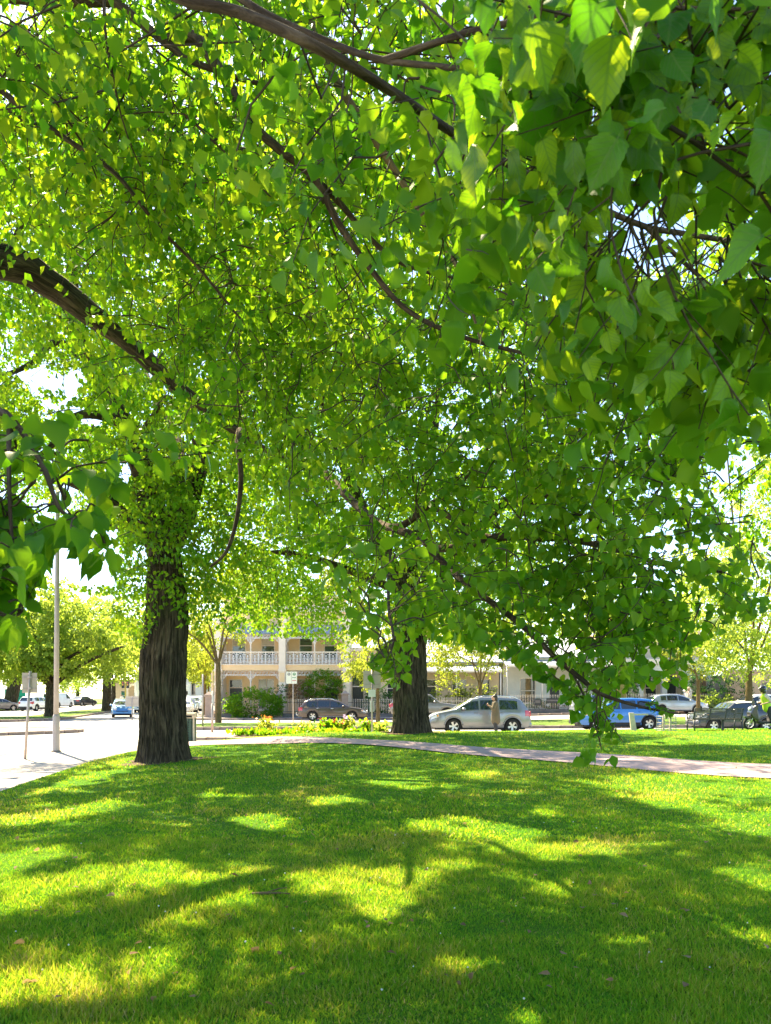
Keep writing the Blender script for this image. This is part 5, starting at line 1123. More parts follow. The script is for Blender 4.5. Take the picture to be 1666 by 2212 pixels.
# iron picket fences
def picket_mesh(h):
    mb = MB().tube([(0, 0, .08), (0, 0, h)], .016, 5); mb.add([(-.035, 0, h), (.035, 0, h), (0, 0, h + .13), (0, .012, h + .04), (0, -.012, h + .04)], [(0, 3, 2), (3, 1, 2), (1, 4, 2), (4, 0, 2), (0, 4, 1, 3)]); return mb.mesh('picket')
_pk = picket_mesh(1.05)
def fence(label, x0, x1, y0, y1, mat='iron', sp=.13, base=True):
    xc, yc = (x0 + x1) / 2, (y0 + y1) / 2; L = math.dist((x0, y0), (x1, y1)); a = math.atan2(y1 - y0, x1 - x0); z = rz_(xc, yc) + .12
    r = thing('iron_fence', label, 'fence', (xc, yc, z), a, 'iron fences of the houses')
    if base: MB().b(-L / 2, L / 2, -.12, .12, 0, .3).obj('base_wall', M['bluestone'], r)
    for zz in (.42, 1.12): MB().b(-L / 2, L / 2, -.018, .018, zz, zz + .035).obj('rail', M[mat], r)
    n = int(L / sp)
    for k in range(n):
        o = part('picket', _pk, M[mat], r); o.location = (-L / 2 + (k + .5) * L / n, 0, .26)
def pillar(label, x, y, h=1.5, wd=.42, mat='sandstone'):
    r = thing('gate_pillar', label, 'pillar', (x, y, rz_(x, y) + .12), 0, 'stone gate pillars')
    MB().b(-wd / 2, wd / 2, -wd / 2, wd / 2, 0, h - .12).obj('shaft', M[mat], r, bevel=.015); MB().b(-wd / 2 - .06, wd / 2 + .06, -wd / 2 - .06, wd / 2 + .06, h - .12, h).obj('cap', M[mat], r, bevel=.015)
    MB().box((0, 0, h + .11), (wd, wd, .22), 0, .15).obj('point', M[mat], r); MB().b(-wd / 2 - .04, wd / 2 + .04, -wd / 2 - .04, wd / 2 + .04, 0, .22).obj('foot', M[mat], r)
FY = 58.9
fence('dark iron fence left of the big green hedge', -13.1, -11.3, FY, FY); fence('dark iron fence between the hedge and the brown station wagon', -7.9, -3.4, FY, FY)
fence('dark iron fence before the tall dark cottage door', -2.9, 1.9, FY + .1, FY + .1); fence('spiked iron fence before the white cottage', 9.6, 17.8, FY + .6, FY + .9); fence('iron fence in front of the arched porch house', 18.6, 27.0, FY + 1.0, FY + 1.6)
fence('pale low fence by the yellow flowering bushes', 2.4, 9.2, FY + .2, FY + .5, 'trim')
pillar('sandstone gate pillar at the street corner beside the slender tree', -13.5, FY - .1, 1.75, .5); pillar('stone gate pillar at the right end of the green hedge', -8.15, FY, 1.75, .46); pillar('stone gate pillar in front of the right house pillar', -3.1, FY, 1.85, .5); pillar('pale pointed gate pillar before the arched porch', 23.6, FY + 1.2, 1.7, .5, 'whitewall')
# signs on the spiked fence
for k, (x, w2) in enumerate(((11.75, .5), (12.9, .95))):
    sg = thing('fence_sign', ('small dark square notice on the spiked fence', 'long dark notice board on the spiked fence')[k], 'sign', (x, FY + .52, rz_(x, FY) + 1.0)); MB().b(-w2 / 2, w2 / 2, -.02, .0, -.25 + .15 * k, .25).obj('board', M['iron'], sg); MB().b(-w2 / 2 + .05, w2 / 2 - .05, -.024, -.021, -.05 + .1 * k, .15).obj('panel', M['bluestone'], sg)
# ================================================================== vehicles
def mat_paint(name, c, metal=0.35, rough=0.28):
    m, t, b = new_mat(name); v = coords(t); n = noise_n(t, 2.0, 3, 0.5, v)
    r = ramp(t, n.outputs[0], [(0.3, [x * .93 for x in c]), (0.7, [min(1, x * 1.05) for x in c])]); t.links.new(r.outputs[0], b.inputs["Base Color"])
    b.inputs["Metallic"].default_value = metal; b.inputs["Roughness"].default_value = rough; b.inputs["Coat Weight"].default_value = 0.7; b.inputs["Coat Roughness"].default_value = 0.06; return m
PA = {'silver': mat_paint("paint_silver", (0.24, 0.24, 0.25), .5), 'blue': mat_paint("paint_blue", (0.03, 0.17, 0.50), .2), 'brown': mat_paint("paint_brown", (0.085, 0.062, 0.052), .4), 'grey': mat_paint("paint_grey", (0.22, 0.20, 0.20), .4),
      'white': mat_paint("paint_white", (0.72, 0.72, 0.72), .0), 'dark': mat_paint("paint_dark", (0.02, 0.022, 0.035), .2), 'charcoal': mat_paint("paint_charcoal", (0.05, 0.055, 0.07), .3), 'sky': mat_paint("paint_sky", (0.06, 0.22, 0.50), .2), 'bluesilver': mat_paint("paint_bluesilver", (0.34, 0.38, 0.46), .5), 'black': mat_paint("paint_black", (0.012, 0.012, 0.014), .1)}
M['car_glass'] = mat_glass("car_glass", (0.012, 0.020, 0.028), 0.02); M['tyre'] = mat_plain("tyre", (0.018, 0.017, 0.017), .85); M['rim'] = mat_plain("alloy", (0.62, 0.60, 0.58), .35, .6, .05); M['plastic'] = mat_plain("plastic_black", (0.02, 0.02, 0.022), .6)
M['lamp'] = mat_glass("lamp_clear", (0.65, 0.65, 0.66), .1); M['lamp_red'] = mat_glass("lamp_red", (0.45, 0.02, 0.02), .12); M['lamp_amber'] = mat_glass("lamp_amber", (0.7, 0.28, 0.04), .15); M['chrome'] = mat_plain("chrome", (0.7, 0.7, 0.7), .15, 1.0, .03); M['plate'] = mat_plain("plate", (0.75, 0.75, 0.72), .5, var=.03)

class Car:
    """lofted body: x along the length (front at +L/2), sections from sill to roof"""
    def __init__(s, name, label, paint, loc, rz, L, W, prof, belt, sill=.27, wheels=(.8, 3.4), wr=.33, group=None, roofw=.74, cat='car', z=None, roofpaint=None):
        s.L, s.W, s.prof, s.belt, s.sill, s.wr, s.roofw = L, W, prof, belt, sill, wr, roofw
        s.wx = [w2 - L / 2 for w2 in wheels]; s.paint = PA[paint]
        s.root = thing(name, label, cat, (loc[0], loc[1], rz_(loc[0], loc[1]) + .014 if z is None else z), rz, group)
        px = [p[0] - L / 2 for p in prof]; pz = [p[1] for p in prof]; s.top = lambda x: float(np.interp(x, px, pz))
        R = wr * 1.16; s.R = R
        xs = set(np.linspace(-L / 2, L / 2, 45)) | {p for p in px} | {-L / 2 + .03, -L / 2 + .09, L / 2 - .03, L / 2 - .09, L / 2 - .2}
        for w2 in s.wx: xs |= {w2 + R * math.cos(a) for a in np.linspace(0, PI, 15)}
        s.xs = sorted(xs); s.xs = [x for i, x in enumerate(s.xs) if i == 0 or x - s.xs[i - 1] > .004]
        secs = [s.sec(x) for x in s.xs]; n = len(secs[0]); V = []; Fc = []
        for x, sc_ in zip(s.xs, secs):
            V += [(x, y, z_) for y, z_ in sc_] + [(x, -y, z_) for y, z_ in sc_[-2::-1]]
        m = 2 * n - 1
        for i in range(len(s.xs) - 1):
            for j in range(m - 1): Fc.append((i * m + j, (i + 1) * m + j, (i + 1) * m + j + 1, i * m + j + 1))
        Fc.append(tuple(range(m))[::-1]); Fc.append(tuple((len(s.xs) - 1) * m + j for j in range(m)))
        MB().add(V, Fc).obj('body', s.paint, s.root, True)
        ub = MB().b(-L / 2 + .25, L / 2 - .25, -W / 2 + .22, W / 2 - .22, .17, belt * .72); ub.obj('underbody', M['plastic'], s.root)
        s.wheels()
    def sec(s, x):
        L, W = s.L, s.W; e = (L / 2 - abs(x)); hw = W / 2 * (1 - .16 * max(0, 1 - e / .55) ** 2.2 - .03 * max(0, 1 - e / 1.4))
        zt = s.top(x); zb = min(s.belt + .03 * (-x / L), zt - .05); zl = s.sill + .10 * max(0, 1 - e / .35) ** 2
        arch = False
        for w2 in s.wx:
            if abs(x - w2) < s.R: zl = max(zl, s.wr + math.sqrt(max(0, s.R ** 2 - (x - w2) ** 2)) * .98)
        zl = min(zl, zb - .06); g = min(1, max(0, (zt - zb - .05) / .38)); re = hw * (.95 - (1 - s.roofw - .05) * g); hb = zb - zl
        return [(hw * .955, zl), (hw * .995, zl + hb * .25), (hw, zl + hb * .5), (hw * .988, zl + hb * .82), (hw * .955, zb), (re, zt - .035 - .02 * g), (re * .93, zt - .012), (re * .6, zt - .002), (0, zt)]
    def side_pt(s, x, f, sgn, off):
        sc_ = s.sec(x); k = min(int(f), len(sc_) - 2); t = f - k; a, b = sc_[k], sc_[k + 1]
        y, z_ = a[0] + (b[0] - a[0]) * t, a[1] + (b[1] - a[1]) * t; dy, dz = b[0] - a[0], b[1] - a[1]; l_ = math.hypot(dy, dz) + 1e-6
        return (x, sgn * (y + off * dz / l_), z_ - off * dy / l_)
    def patch(s, name, mat, x0, x1, f0, f1, sgn, off=.006, nx=8, nf=3, parent=None, thick=True):
        P = []; q = []
        for i in range(nx + 1):
            x = x0 + (x1 - x0) * i / nx
            for j in range(nf + 1): P.append(s.side_pt(x, f0 + (f1 - f0) * j / nf, sgn, off))
        m = nf + 1
        for i in range(nx):
            for j in range(nf): f4 = (i * m + j, (i + 1) * m + j, (i + 1) * m + j + 1, i * m + j + 1); q.append(f4 if sgn > 0 else f4[::-1])
        return MB().add(P, q).obj(name, mat, parent or s.root, True)
    def topglass(s, name, x0, x1, mat=None, k=.9, off=.008, nx=6):
        P = []; ny = 10; Q = []
        for i in range(nx + 1):
            x = x0 + (x1 - x0) * i / nx; sc_ = s.sec(x); ys = [p[0] for p in sc_[5:]][::-1]; zs = [p[1] for p in sc_[5:]][::-1]
            dx = .05; sl = (s.top(x + dx) - s.top(x - dx)) / (2 * dx); nl = math.hypot(1, sl)
            for j in range(ny + 1):
                y = (j / ny * 2 - 1) * ys[-1] * k; P.append((x - off * sl / nl, y, float(np.interp(abs(y), ys, zs)) + off / nl))
        for i in range(nx):
            for j in range(ny): Q.append((i * (ny + 1) + j, (i + 1) * (ny + 1) + j, (i + 1) * (ny + 1) + j + 1, i * (ny + 1) + j + 1))
        return MB().add(P, Q).obj(name, mat or M['car_glass'], s.root, True)
    def wheels(s):
        r = s.wr
        ty = MB(); n = 28; pr = [(r * .62, -.10), (r * .93, -.105), (r, -.07), (r, .07), (r * .93, .105), (r * .62, .10)]
        V = [(a * math.cos(2 * PI * i / n), b, a * math.sin(2 * PI * i / n)) for i in range(n) for a, b in pr]; k = len(pr)
        ty.add(V, [(i * k + j, ((i + 1) % n) * k + j, ((i + 1) % n) * k + j + 1, i * k + j + 1) for i in range(n) for j in range(k - 1)]); tm = ty.mesh('tyre', True)
        ri = MB(); ri.tube([(0, -.02, 0), (0, .0, 0)], [r * .14, r * .14], 12)
        for q in range(5):
            a = 2 * PI * q / 5 + .3; c, d = math.cos(a), math.sin(a); w1, w2 = r * .10, r * .15; tx, tz = -d, c
            ri.add([(c * r * .1 + tx * w1, .03, d * r * .1 + tz * w1), (c * r * .1 - tx * w1, .03, d * r * .1 - tz * w1), (c * r * .62 - tx * w2, .045, d * r * .62 - tz * w2), (c * r * .62 + tx * w2, .045, d * r * .62 + tz * w2),
                    (c * r * .1 + tx * w1, -.02, d * r * .1 + tz * w1), (c * r * .1 - tx * w1, -.02, d * r * .1 - tz * w1), (c * r * .62 - tx * w2, -.02, d * r * .62 - tz * w2), (c * r * .62 + tx * w2, -.02, d * r * .62 + tz * w2)], [(0, 1, 2, 3), (0, 4, 5, 1), (1, 5, 6, 2), (3, 2, 6, 7), (0, 3, 7, 4)])
        ring = [(r * .60, .05), (r * .645, .055), (r * .645, -.05), (r * .60, -.05)]; V = [(a * math.cos(2 * PI * i / n), b, a * math.sin(2 * PI * i / n)) for i in range(n) for a, b in ring]
        ri.add(V, [(i * 4 + j, ((i + 1) % n) * 4 + j, ((i + 1) % n) * 4 + (j + 1) % 4, i * 4 + (j + 1) % 4) for i in range(n) for j in range(4)]); rm = ri.mesh('rim')
        dm = MB().disc((0, -.03, 0), r * .6, 'y', .02, 20).mesh('brake_disc')
        for w2 in s.wx:
            for sg in (-1, 1):
                e = bpy.data.objects.new('wheel', None); link(e, s.root); e.location = (w2, sg * (s.W / 2 - .13), r); e.rotation_euler = (0, random.uniform(0, 1), 0 if sg > 0 else PI)
                part('tyre', tm, M['tyre'], e); part('rim', rm, M['rim'], e); part('brake_disc', dm, M['plastic'], e)
    def dress(s, wins, ws, rw=None, doors=(), arch=None, mirror=None, front=True, rails=False, handle='body', strip=None, cladding=False):
        """wins: (x0,x1) from the rear; ws, rw: windscreen and rear window spans"""
        h = s.L / 2
        for sg in (1, -1):
            for a, b in wins: s.patch('side_window', M['car_glass'], a - h, b - h, 4.10, 4.86, sg, .006)
            for a, b in doors:
                d = s.patch('door', s.paint, a - h, b - h, .12, 3.95, sg, .005, 10, 8)
                hx = a - h + .14; p = s.side_pt(hx, 3.35, sg, .02); MB().box(p, (.2, .035, .035)).obj('handle', M['chrome'] if handle == 'chrome' else s.paint, d, True)
            if cladding or strip: s.patch('sill_strip', M['chrome'] if strip else M['plastic'], s.wx[0] + s.R + .05, s.wx[1] - s.R - .05, .05, .35 if strip else .7, sg, .012)
            for w2 in s.wx:
                pts = [(w2 + s.R * 1.05 * math.cos(a), sg * (s.sec(w2 + s.R * 1.0 * math.cos(a))[1][0] + .004), s.wr + s.R * 1.05 * math.sin(a)) for a in np.linspace(.12, PI - .12, 15)]
                MB().tube(pts, .028, 6).obj('arch_trim', M['plastic'] if cladding else s.paint, s.root, True)
            mx = (mirror or wins[-1][1] - .12) - h; p = s.side_pt(mx, 4.15, sg, .10)
            MB().ell(p, (.10, .12, .075), 10, 6).obj('mirror', s.paint, s.root, True)
            s.patch('headlight', M['lamp'], h - .42, h - .07, 2.75, 3.8, sg, .008); s.patch('indicator', M['lamp_amber'], h - .40, h - .33, 2.9, 3.6, sg, .012, 2)
            s.patch('tail_light', M['lamp_red'], -h + .03, -h + .28, 2.5, 4.0, sg, .008)
            zc = s.top(h - .02); MB().ell((h - .03, sg * s.W * .33, s.belt * .72), (.05, .16, .085), 10, 6).obj('headlight', M['lamp'], s.root, True); MB().ell((-h + .03, sg * s.W * .36, s.belt * .86), (.05, .12, .13), 10, 6).obj('tail_light', M['lamp_red'], s.root, True)
        s.topglass('windscreen', ws[0] - h, ws[1] - h); MB()
        if rw: s.topglass('rear_window', rw[0] - h, rw[1] - h)
        MB().box((h - .005, 0, s.belt * .50), (.05, s.W * .55, .16)).obj('grille', M['plastic'], s.root, True); MB().box((h + .012, 0, s.sill + .12), (.02, .38, .11)).obj('number_plate', M['plate'], s.root); MB().box((-h - .012, 0, s.belt * .72), (.02, .38, .11)).obj('number_plate', M['plate'], s.root)
        for e, nm in ((1, 'front'), (-1, 'rear')): MB().box((e * (h - .06), 0, s.sill + .13), (.2, s.W * .84, .2)).obj('bumper', s.paint if not cladding else M['plastic'], s.root, True, .04)
        if rails:
            for sg in (1, -1):
                x0, x1 = rails; n = 9; pts = []
                for k in range(n): x = x0 - h + (x1 - x0) * k / (n - 1); sc_ = s.sec(x); pts.append((x, sg * sc_[6][0] * .98, sc_[6][1] + (.06 if 0 < k < n - 1 else .0)))
                MB().tube(pts, .022, 6).obj('roof_rail', M['chrome'], s.root, True)
        return s
def facing(dx, dy): return math.atan2(dy, dx)
LEFT, RIGHT = PI, 0.0
suv_p = [(0, .72), (.04, .98), (.12, 1.08), (.42, 1.50), (.62, 1.585), (1.4, 1.63), (2.2, 1.62), (2.65, 1.56), (3.42, 1.10), (3.7, 1.04), (4.25, .93), (4.46, .80), (4.55, .62)]
c = Car('parked_car', 'silver four wheel drive wagon with roof rails behind the standing person', 'silver', (4.2, 35.0), LEFT + .03, 4.55, 1.75, suv_p, 1.02, wheels=(.85, 3.47), wr=.335)
c.dress([(.62, 1.42), (1.50, 2.28), (2.36, 3.15)], (2.72, 3.40), (.14, .40), [(1.18, 2.30), (2.33, 3.40)], rails=(.55, 2.35), cladding=False)
sv2 = [(0, .70), (.04, 1.0), (.14, 1.12), (.42, 1.46), (.7, 1.55), (1.5, 1.60), (2.1, 1.58), (2.5, 1.50), (3.2, 1.08), (3.5, 1.03), (4.0, .92), (4.2, .78), (4.28, .6)]
c = Car('parked_car', 'blue small crossover behind the hanging leaves and white stake', 'blue', (11.5, 38.4), LEFT + .06, 4.28, 1.77, sv2, 1.0, wheels=(.78, 3.38), wr=.34)
c.dress([(.72, 1.35), (1.42, 2.15), (2.22, 3.0)], (2.55, 3.18), (.15, .40), [(1.1, 2.18), (2.2, 3.2)], cladding=True, handle='body')
mini = [(0, .62), (.03, .9), (.10, 1.0), (.28, 1.33), (.5, 1.40), (1.3, 1.43), (1.95, 1.41), (2.15, 1.36), (2.62, 1.02), (2.9, .98), (3.5, .90), (3.72, .76), (3.82, .55)]
c = Car('parked_car', 'dark small hatchback with white roof behind the slatted bench', 'charcoal', (16.35, 36.3), LEFT + .05, 3.82, 1.69, mini, .95, wheels=(.68, 3.16), wr=.315, roofw=.80)
c.dress([(.5, 1.1), (1.16, 2.35)], (2.18, 2.60), (.12, .27), [(1.12, 2.45)]); c.topglass('white_roof', .45 - 1.91, 2.08 - 1.91, PA['white'], 1.04, .012)
for q in (-1, 1): MB().disc((1.93, q * .55, .62), .10, 'x', .05, 16).obj('headlight', M['lamp'], c.root)
wag = [(0, .66), (.04, .92), (.12, 1.02), (.40, 1.36), (.62, 1.44), (1.5, 1.50), (2.3, 1.48), (2.75, 1.40), (3.55, .99), (3.85, .95), (4.4, .85), (4.66, .74), (4.77, .55)]
c = Car('parked_car', 'brown station wagon with roof bars parked before the terrace house', 'brown', (-3.65, 54.0), RIGHT + .02, 4.77, 1.82, wag, .93, wheels=(.98, 3.69), wr=.335)
c.dress([(.58, 1.28), (1.36, 2.14), (2.22, 3.22)], (2.82, 3.52), (.14, .38), [(1.2, 2.18), (2.2, 3.45)], rails=(.6, 2.5), handle='chrome', strip=True)
for x in (1.15, 2.05):
    b_ = MB().tube([(x - 2.385, -.6, 1.60), (x - 2.385, .6, 1.60)], .025, 6).obj('roof_bar', M['plastic'], c.root, True); [MB().box((x - 2.385, q * .56, 1.56), (.09, .06, .12)).obj('bar_foot', M['plastic'], c.root) for q in (-1, 1)]
MB().tube([(-2.36, 0, .42), (-2.55, 0, .40), (-2.6, 0, .46)], .03, 6).ell((-2.6, 0, .5), (.04, .04, .04), 8, 6).obj('tow_bar', M['chrome'], c.root, True)
lc = [(0, .8), (.04, 1.1), (.12, 1.22), (.26, 1.72), (.5, 1.84), (1.6, 1.88), (2.5, 1.86), (2.85, 1.78), (3.45, 1.26), (3.7, 1.22), (4.6, 1.10), (4.85, .95), (4.95, .7)]
c = Car('parked_car', 'grey big four wheel drive half hidden by the dark trunk', 'grey', (2.75, 53.8), RIGHT + .02, 4.95, 1.97, lc, 1.18, sill=.42, wheels=(1.05, 3.95), wr=.40)
c.dress([(.4, 1.1), (1.2, 2.1), (2.2, 3.2)], (2.9, 3.42), (.14, .25), [(1.1, 2.15), (2.17, 3.4)], cladding=True)
hat = [(0, .70), (.03, .95), (.10, 1.02), (.42, 1.30), (.75, 1.42), (1.5, 1.48), (2.1, 1.46), (2.5, 1.37), (3.3, .98), (3.6, .93), (4.1, .80), (4.28, .68), (4.35, .52)]
c = Car('parked_car', 'silver blue hatchback parked before the arched porch house', 'bluesilver', (21.7, 57.6), RIGHT + .05, 4.35, 1.80, hat, .94, wheels=(.80, 3.45), wr=.33)
c.dress([(.75, 1.15), (1.22, 2.0), (2.08, 3.05)], (2.55, 3.26), (.13, .40), [(1.1, 2.03), (2.05, 3.2)])
c = Car('parked_car', 'silver hatchback roof showing behind the blue crossover', 'bluesilver', (15.7, 55.8), RIGHT + .05, 4.35, 1.80, hat, .94, wheels=(.80, 3.45), wr=.33)
c.dress([(.75, 1.15), (1.22, 2.0), (2.08, 3.05)], (2.55, 3.26), (.13, .40), [(1.1, 2.03), (2.05, 3.2)])
sed = [(0, .62), (.04, .92), (.5, .99), (.62, 1.02), (1.25, 1.36), (1.7, 1.44), (2.3, 1.44), (2.7, 1.37), (3.45, .97), (3.8, .92), (4.3, .82), (4.55, .7), (4.62, .52)]
c = Car('parked_car', 'white sedan behind the rider at the right edge', 'white', (27.0, 56.0), LEFT + .03, 4.62, 1.80, sed, .93, wheels=(.95, 3.65), wr=.325)
c.dress([(1.15, 1.75), (1.82, 2.45), (2.53, 3.3)], (2.76, 3.42), (.68, 1.22), [(1.4, 2.48), (2.5, 3.4)])
# traffic and parked cars down the boulevard
away = facing(-.18, 1); toward = facing(.10, -1)
pol = [(0, .66), (.03, .95), (.10, 1.02), (.30, 1.34), (.5, 1.43), (1.3, 1.47), (1.9, 1.46), (2.3, 1.38), (2.95, 1.0), (3.2, .96), (3.7, .86), (3.86, .74), (3.92, .5)]
c = Car('moving_car', 'blue hatchback driving towards the crossing with white flowers on its bonnet', 'sky', (-21.9, 64.0), facing(.34, -1), 3.92, 1.66, pol, .95, wheels=(.75, 3.2), wr=.31)
c.dress([(.5, 1.0), (1.06, 1.75), (1.82, 2.75)], (2.35, 2.92), (.12, .28), [(.95, 1.78), (1.8, 2.9)])
MB().box((-.55, 0, 1.52), (.12, 1.1, .06)).box((.15, 0, 1.52), (.12, 1.1, .06)).obj('roof_rack', M['chrome'], c.root)
for x, y in ((1.15, .45), (1.3, .1), (1.45, -.35), (1.1, -.1), (1.62, .2), (1.55, -.05)):
    mb = MB()
    for q in range(5): a = q * 2 * PI / 5; mb.ell((x + .09 * math.cos(a), y + .09 * math.sin(a), c.top(x) + .004), (.06, .06, .006), 8, 4)
    mb.obj('flower_decal', PA['white'], c.root)
c = Car('parked_car', 'white crossover seen from behind on the far carriageway', 'white', (-38.6, 85.0), away - .25, 4.5, 1.82, suv_p, 1.05, wheels=(.85, 3.45), wr=.35)
c.dress([(.62, 1.42), (1.50, 2.28), (2.36, 3.15)], (2.72, 3.40), (.14, .40), [(1.18, 2.30), (2.33, 3.40)], cladding=True)
van = [(0, .6), (.03, 1.2), (.08, 1.3), (.16, 1.84), (.4, 1.92), (1.6, 1.95), (3.1, 1.93), (3.5, 1.82), (4.25, 1.22), (4.5, 1.15), (4.95, 1.0), (5.08, .8), (5.13, .55)]
c = Car('parked_van', 'white van partly behind the median tree trunk', 'white', (-44.2, 104), away - .3, 5.13, 1.95, van, 1.15, wheels=(1.0, 4.1), wr=.35, cat='van', roofw=.84)
c.dress([(3.0, 4.0)], (3.55, 4.22), (.09, .155), [(2.9, 4.2)])
c = Car('parked_car', 'dark sedan seen from behind beyond the white van', 'dark', (-44.8, 114), away - .45, 4.62, 1.80, sed, .95, wheels=(.95, 3.65), wr=.33)
c.dress([(1.15, 1.75), (1.82, 2.45), (2.53, 3.3)], (2.76, 3.42), (.68, 1.22), [(1.4, 2.48), (2.5, 3.4)])
c = Car('parked_car', 'grey sedan cut by the left edge of the picture', 'grey', (-42.6, 84.5), away - .9, 4.6, 1.8, sed, .95, wheels=(.95, 3.65), wr=.33)
c.dress([(1.15, 1.75), (1.82, 2.45), (2.53, 3.3)], (2.76, 3.42), (.68, 1.22), [(1.4, 2.48), (2.5, 3.4)])
c = Car('parked_car', 'white hatchback peeping out left of the furrowed trunk', 'white', (-24.4, 78), facing(.2, -1), 4.35, 1.8, hat, .95, wheels=(.8, 3.45), wr=.33)
c.dress([(.75, 1.15), (1.22, 2.0), (2.08, 3.05)], (2.55, 3.26), (.13, .40), [(1.1, 2.03), (2.05, 3.2)])
row = [(-18.7, 71, 'white', 'nearest white car parked in the side street right of the furrowed trunk', hat, 4.35), (-19.9, 77.5, 'bluesilver', 'silver blue car second in the side street parking row', sed, 4.62), (-21.1, 84.5, 'white', 'white wagon third in the side street parking row', suv_p, 4.55), (-22.4, 91, 'silver', 'silver car fourth in the side street parking row', hat, 4.35), (-23.6, 98, 'white', 'farthest white car in the side street parking row', suv_p, 4.55)]
for x, y, p, lb, pf, L_ in row:
    c = Car('parked_car', lb, p, (x, y), facing(.18, -1), L_, 1.8, pf, .97, wheels=(.85, L_ - 1.05), wr=.33, group='cars parked in the side street')
    c.dress([(1.15, 1.75), (1.82, 2.45), (2.53, 3.2)], (2.75, 3.38), (.14, .40) if pf is not sed else (.68, 1.22), [(1.1, 2.03), (2.05, 3.2)])
tk = thing('truck', 'white truck with green windscreen far down the side street', 'truck', (-23.9, 88, rz_(-23.9, 88)), facing(.18, -1))
MB().box((1.2, 0, 1.55), (1.9, 2.2, 2.1)).obj('cab', PA['white'], tk, False, .12); MB().box((2.17, 0, 2.05), (.04, 1.9, .75)).obj('windscreen', mat_glass("truck_glass", (.03, .16, .15)), tk); MB().box((-2.3, 0, 1.9), (4.6, 2.3, 2.4)).obj('cargo_box', PA['white'], tk, False, .05); MB().box((2.19, 0, 1.15), (.04, 1.2, .4)).obj('grille', M['plastic'], tk); MB().box((-.8, 0, .55), (6.2, .9, .25)).obj('chassis', M['plastic'], tk); MB().box((2.2, 0, .55), (.12, 2.2, .3)).obj('bumper', PA['white'], tk)
for x in (1.2, -3):
    for s_ in (-1, 1): MB().disc((x, s_ * .95, .45), .45, 'y', .28, 20).obj('wheel', M['tyre'], tk, True)
for s_ in (-1, 1): MB().ell((2.22, s_ * .85, .85), (.05, .16, .1), 8, 6).obj('headlight', M['lamp'], tk, True); MB().box((2.1, s_ * 1.3, 2.0), (.1, .22, .4)).obj('mirror', M['plastic'], tk)

# ------------------------------------------------------------------ scooter
SCX, SCY = 15.28, 31.0
S = thing('motor_scooter', 'black motor scooter ridden beside the bench at the right edge', 'scooter', (SCX, SCY, lz_(SCX, SCY)), PI)
def swheel(x, r, nm='wheel'):
    e = bpy.data.objects.new(nm, None); link(e, S); e.location = (x, 0, r); n = 28; pr = [(r * .68, -.045), (r * .95, -.055), (r, 0), (r * .95, .055), (r * .68, .045)]; k = len(pr)
    MB().add([(a * math.cos(2 * PI * i / n), b, a * math.sin(2 * PI * i / n)) for i in range(n) for a, b in pr], [(i * k + j, ((i + 1) % n) * k + j, ((i + 1) % n) * k + j + 1, i * k + j + 1) for i in range(n) for j in range(k - 1)]).obj('tyre', M['tyre'], e, True)
    mb = MB().disc((0, 0, 0), r * .18, 'y', .1, 12)
    for q in range(5): a = q * 2 * PI / 5; mb.tube([(0, 0, 0), (r * .7 * math.cos(a), 0, r * .7 * math.sin(a))], .018, 5)
    V = [(a * math.cos(2 * PI * i / n), b, a * math.sin(2 * PI * i / n)) for i in range(n) for a, b in ((r * .66, .04), (r * .7, .04), (r * .7, -.04), (r * .66, -.04))]
    mb.add(V, [(i * 4 + j, ((i + 1) % n) * 4 + j, ((i + 1) % n) * 4 + (j + 1) % 4, i * 4 + (j + 1) % 4) for i in range(n) for j in range(4)]); mb.obj('rim', M['rim'], e)
swheel(.62, .25); swheel(-.62, .24)
MB().poly([(.60, .42), (.80, .46), (.86, .54), (.72, .56), (.56, .52), (.42, .46)], -.09, .09).obj('front_mudguard', PA['black'], S, False, .02)
MB().tube([(.60, .075, .26), (.47, .075, .62)], .028, 6).tube([(.60, -.075, .26), (.47, -.075, .62)], .028, 6).obj('fork', M['chrome'], S, True)
MB().poly([(.62, .52), (.66, .66), (.54, .92), (.40, 1.03), (.32, 1.0), (.36, .8), (.28, .42), (.34, .34), (.46, .42)], -.20, .20).obj('front_shield', PA['black'], S, False, .05)
MB().poly([(.34, .36), (-.20, .34), (-.22, .25), (.30, .25)], -.17, .17).obj('footboard', M['plastic'], S, False, .03)
MB().poly([(-.16, .28), (-.12, .62), (-.30, .72), (-.80, .76), (-.92, .70), (-.86, .52), (-.55, .44), (-.42, .30)], -.17, .17).obj('rear_body', PA['black'], S, False, .05)
MB().poly([(-.10, .64), (-.14, .74), (-.40, .78), (-.80, .84), (-.86, .77), (-.30, .72)], -.15, .15).obj('seat', M['plastic'], S, False, .03)
MB().tube([(.42, 0, .98), (.36, 0, 1.06)], .03, 6).tube([(.30, -.33, 1.06), (.37, -.1, 1.07), (.37, .1, 1.07), (.30, .33, 1.06)], .018, 6).obj('handlebar', M['plastic'], S, True)
for s_ in (-1, 1): MB().tube([(.36, s_ * .2, 1.06), (.34, s_ * .26, 1.24)], .008, 5).ell((.34, s_ * .28, 1.28), (.02, .07, .045), 8, 6).obj('mirror', M['plastic'], S, True)
MB().ell((.60, 0, .84), (.06, .11, .08), 10, 6).obj('headlight', M['lamp'], S, True); MB().ell((-.90, 0, .66), (.04, .09, .05), 8, 6).obj('tail_light', M['lamp_red'], S, True); MB().tube([(-.3, -.2, .22), (-.85, -.2, .30)], [.05, .065], 8).obj('exhaust', M['chrome'], S, True)
MB().box((.42, 0, 1.09), (.1, .3, .16), 0, .7).obj('fly_screen', M['car_glass'], S)
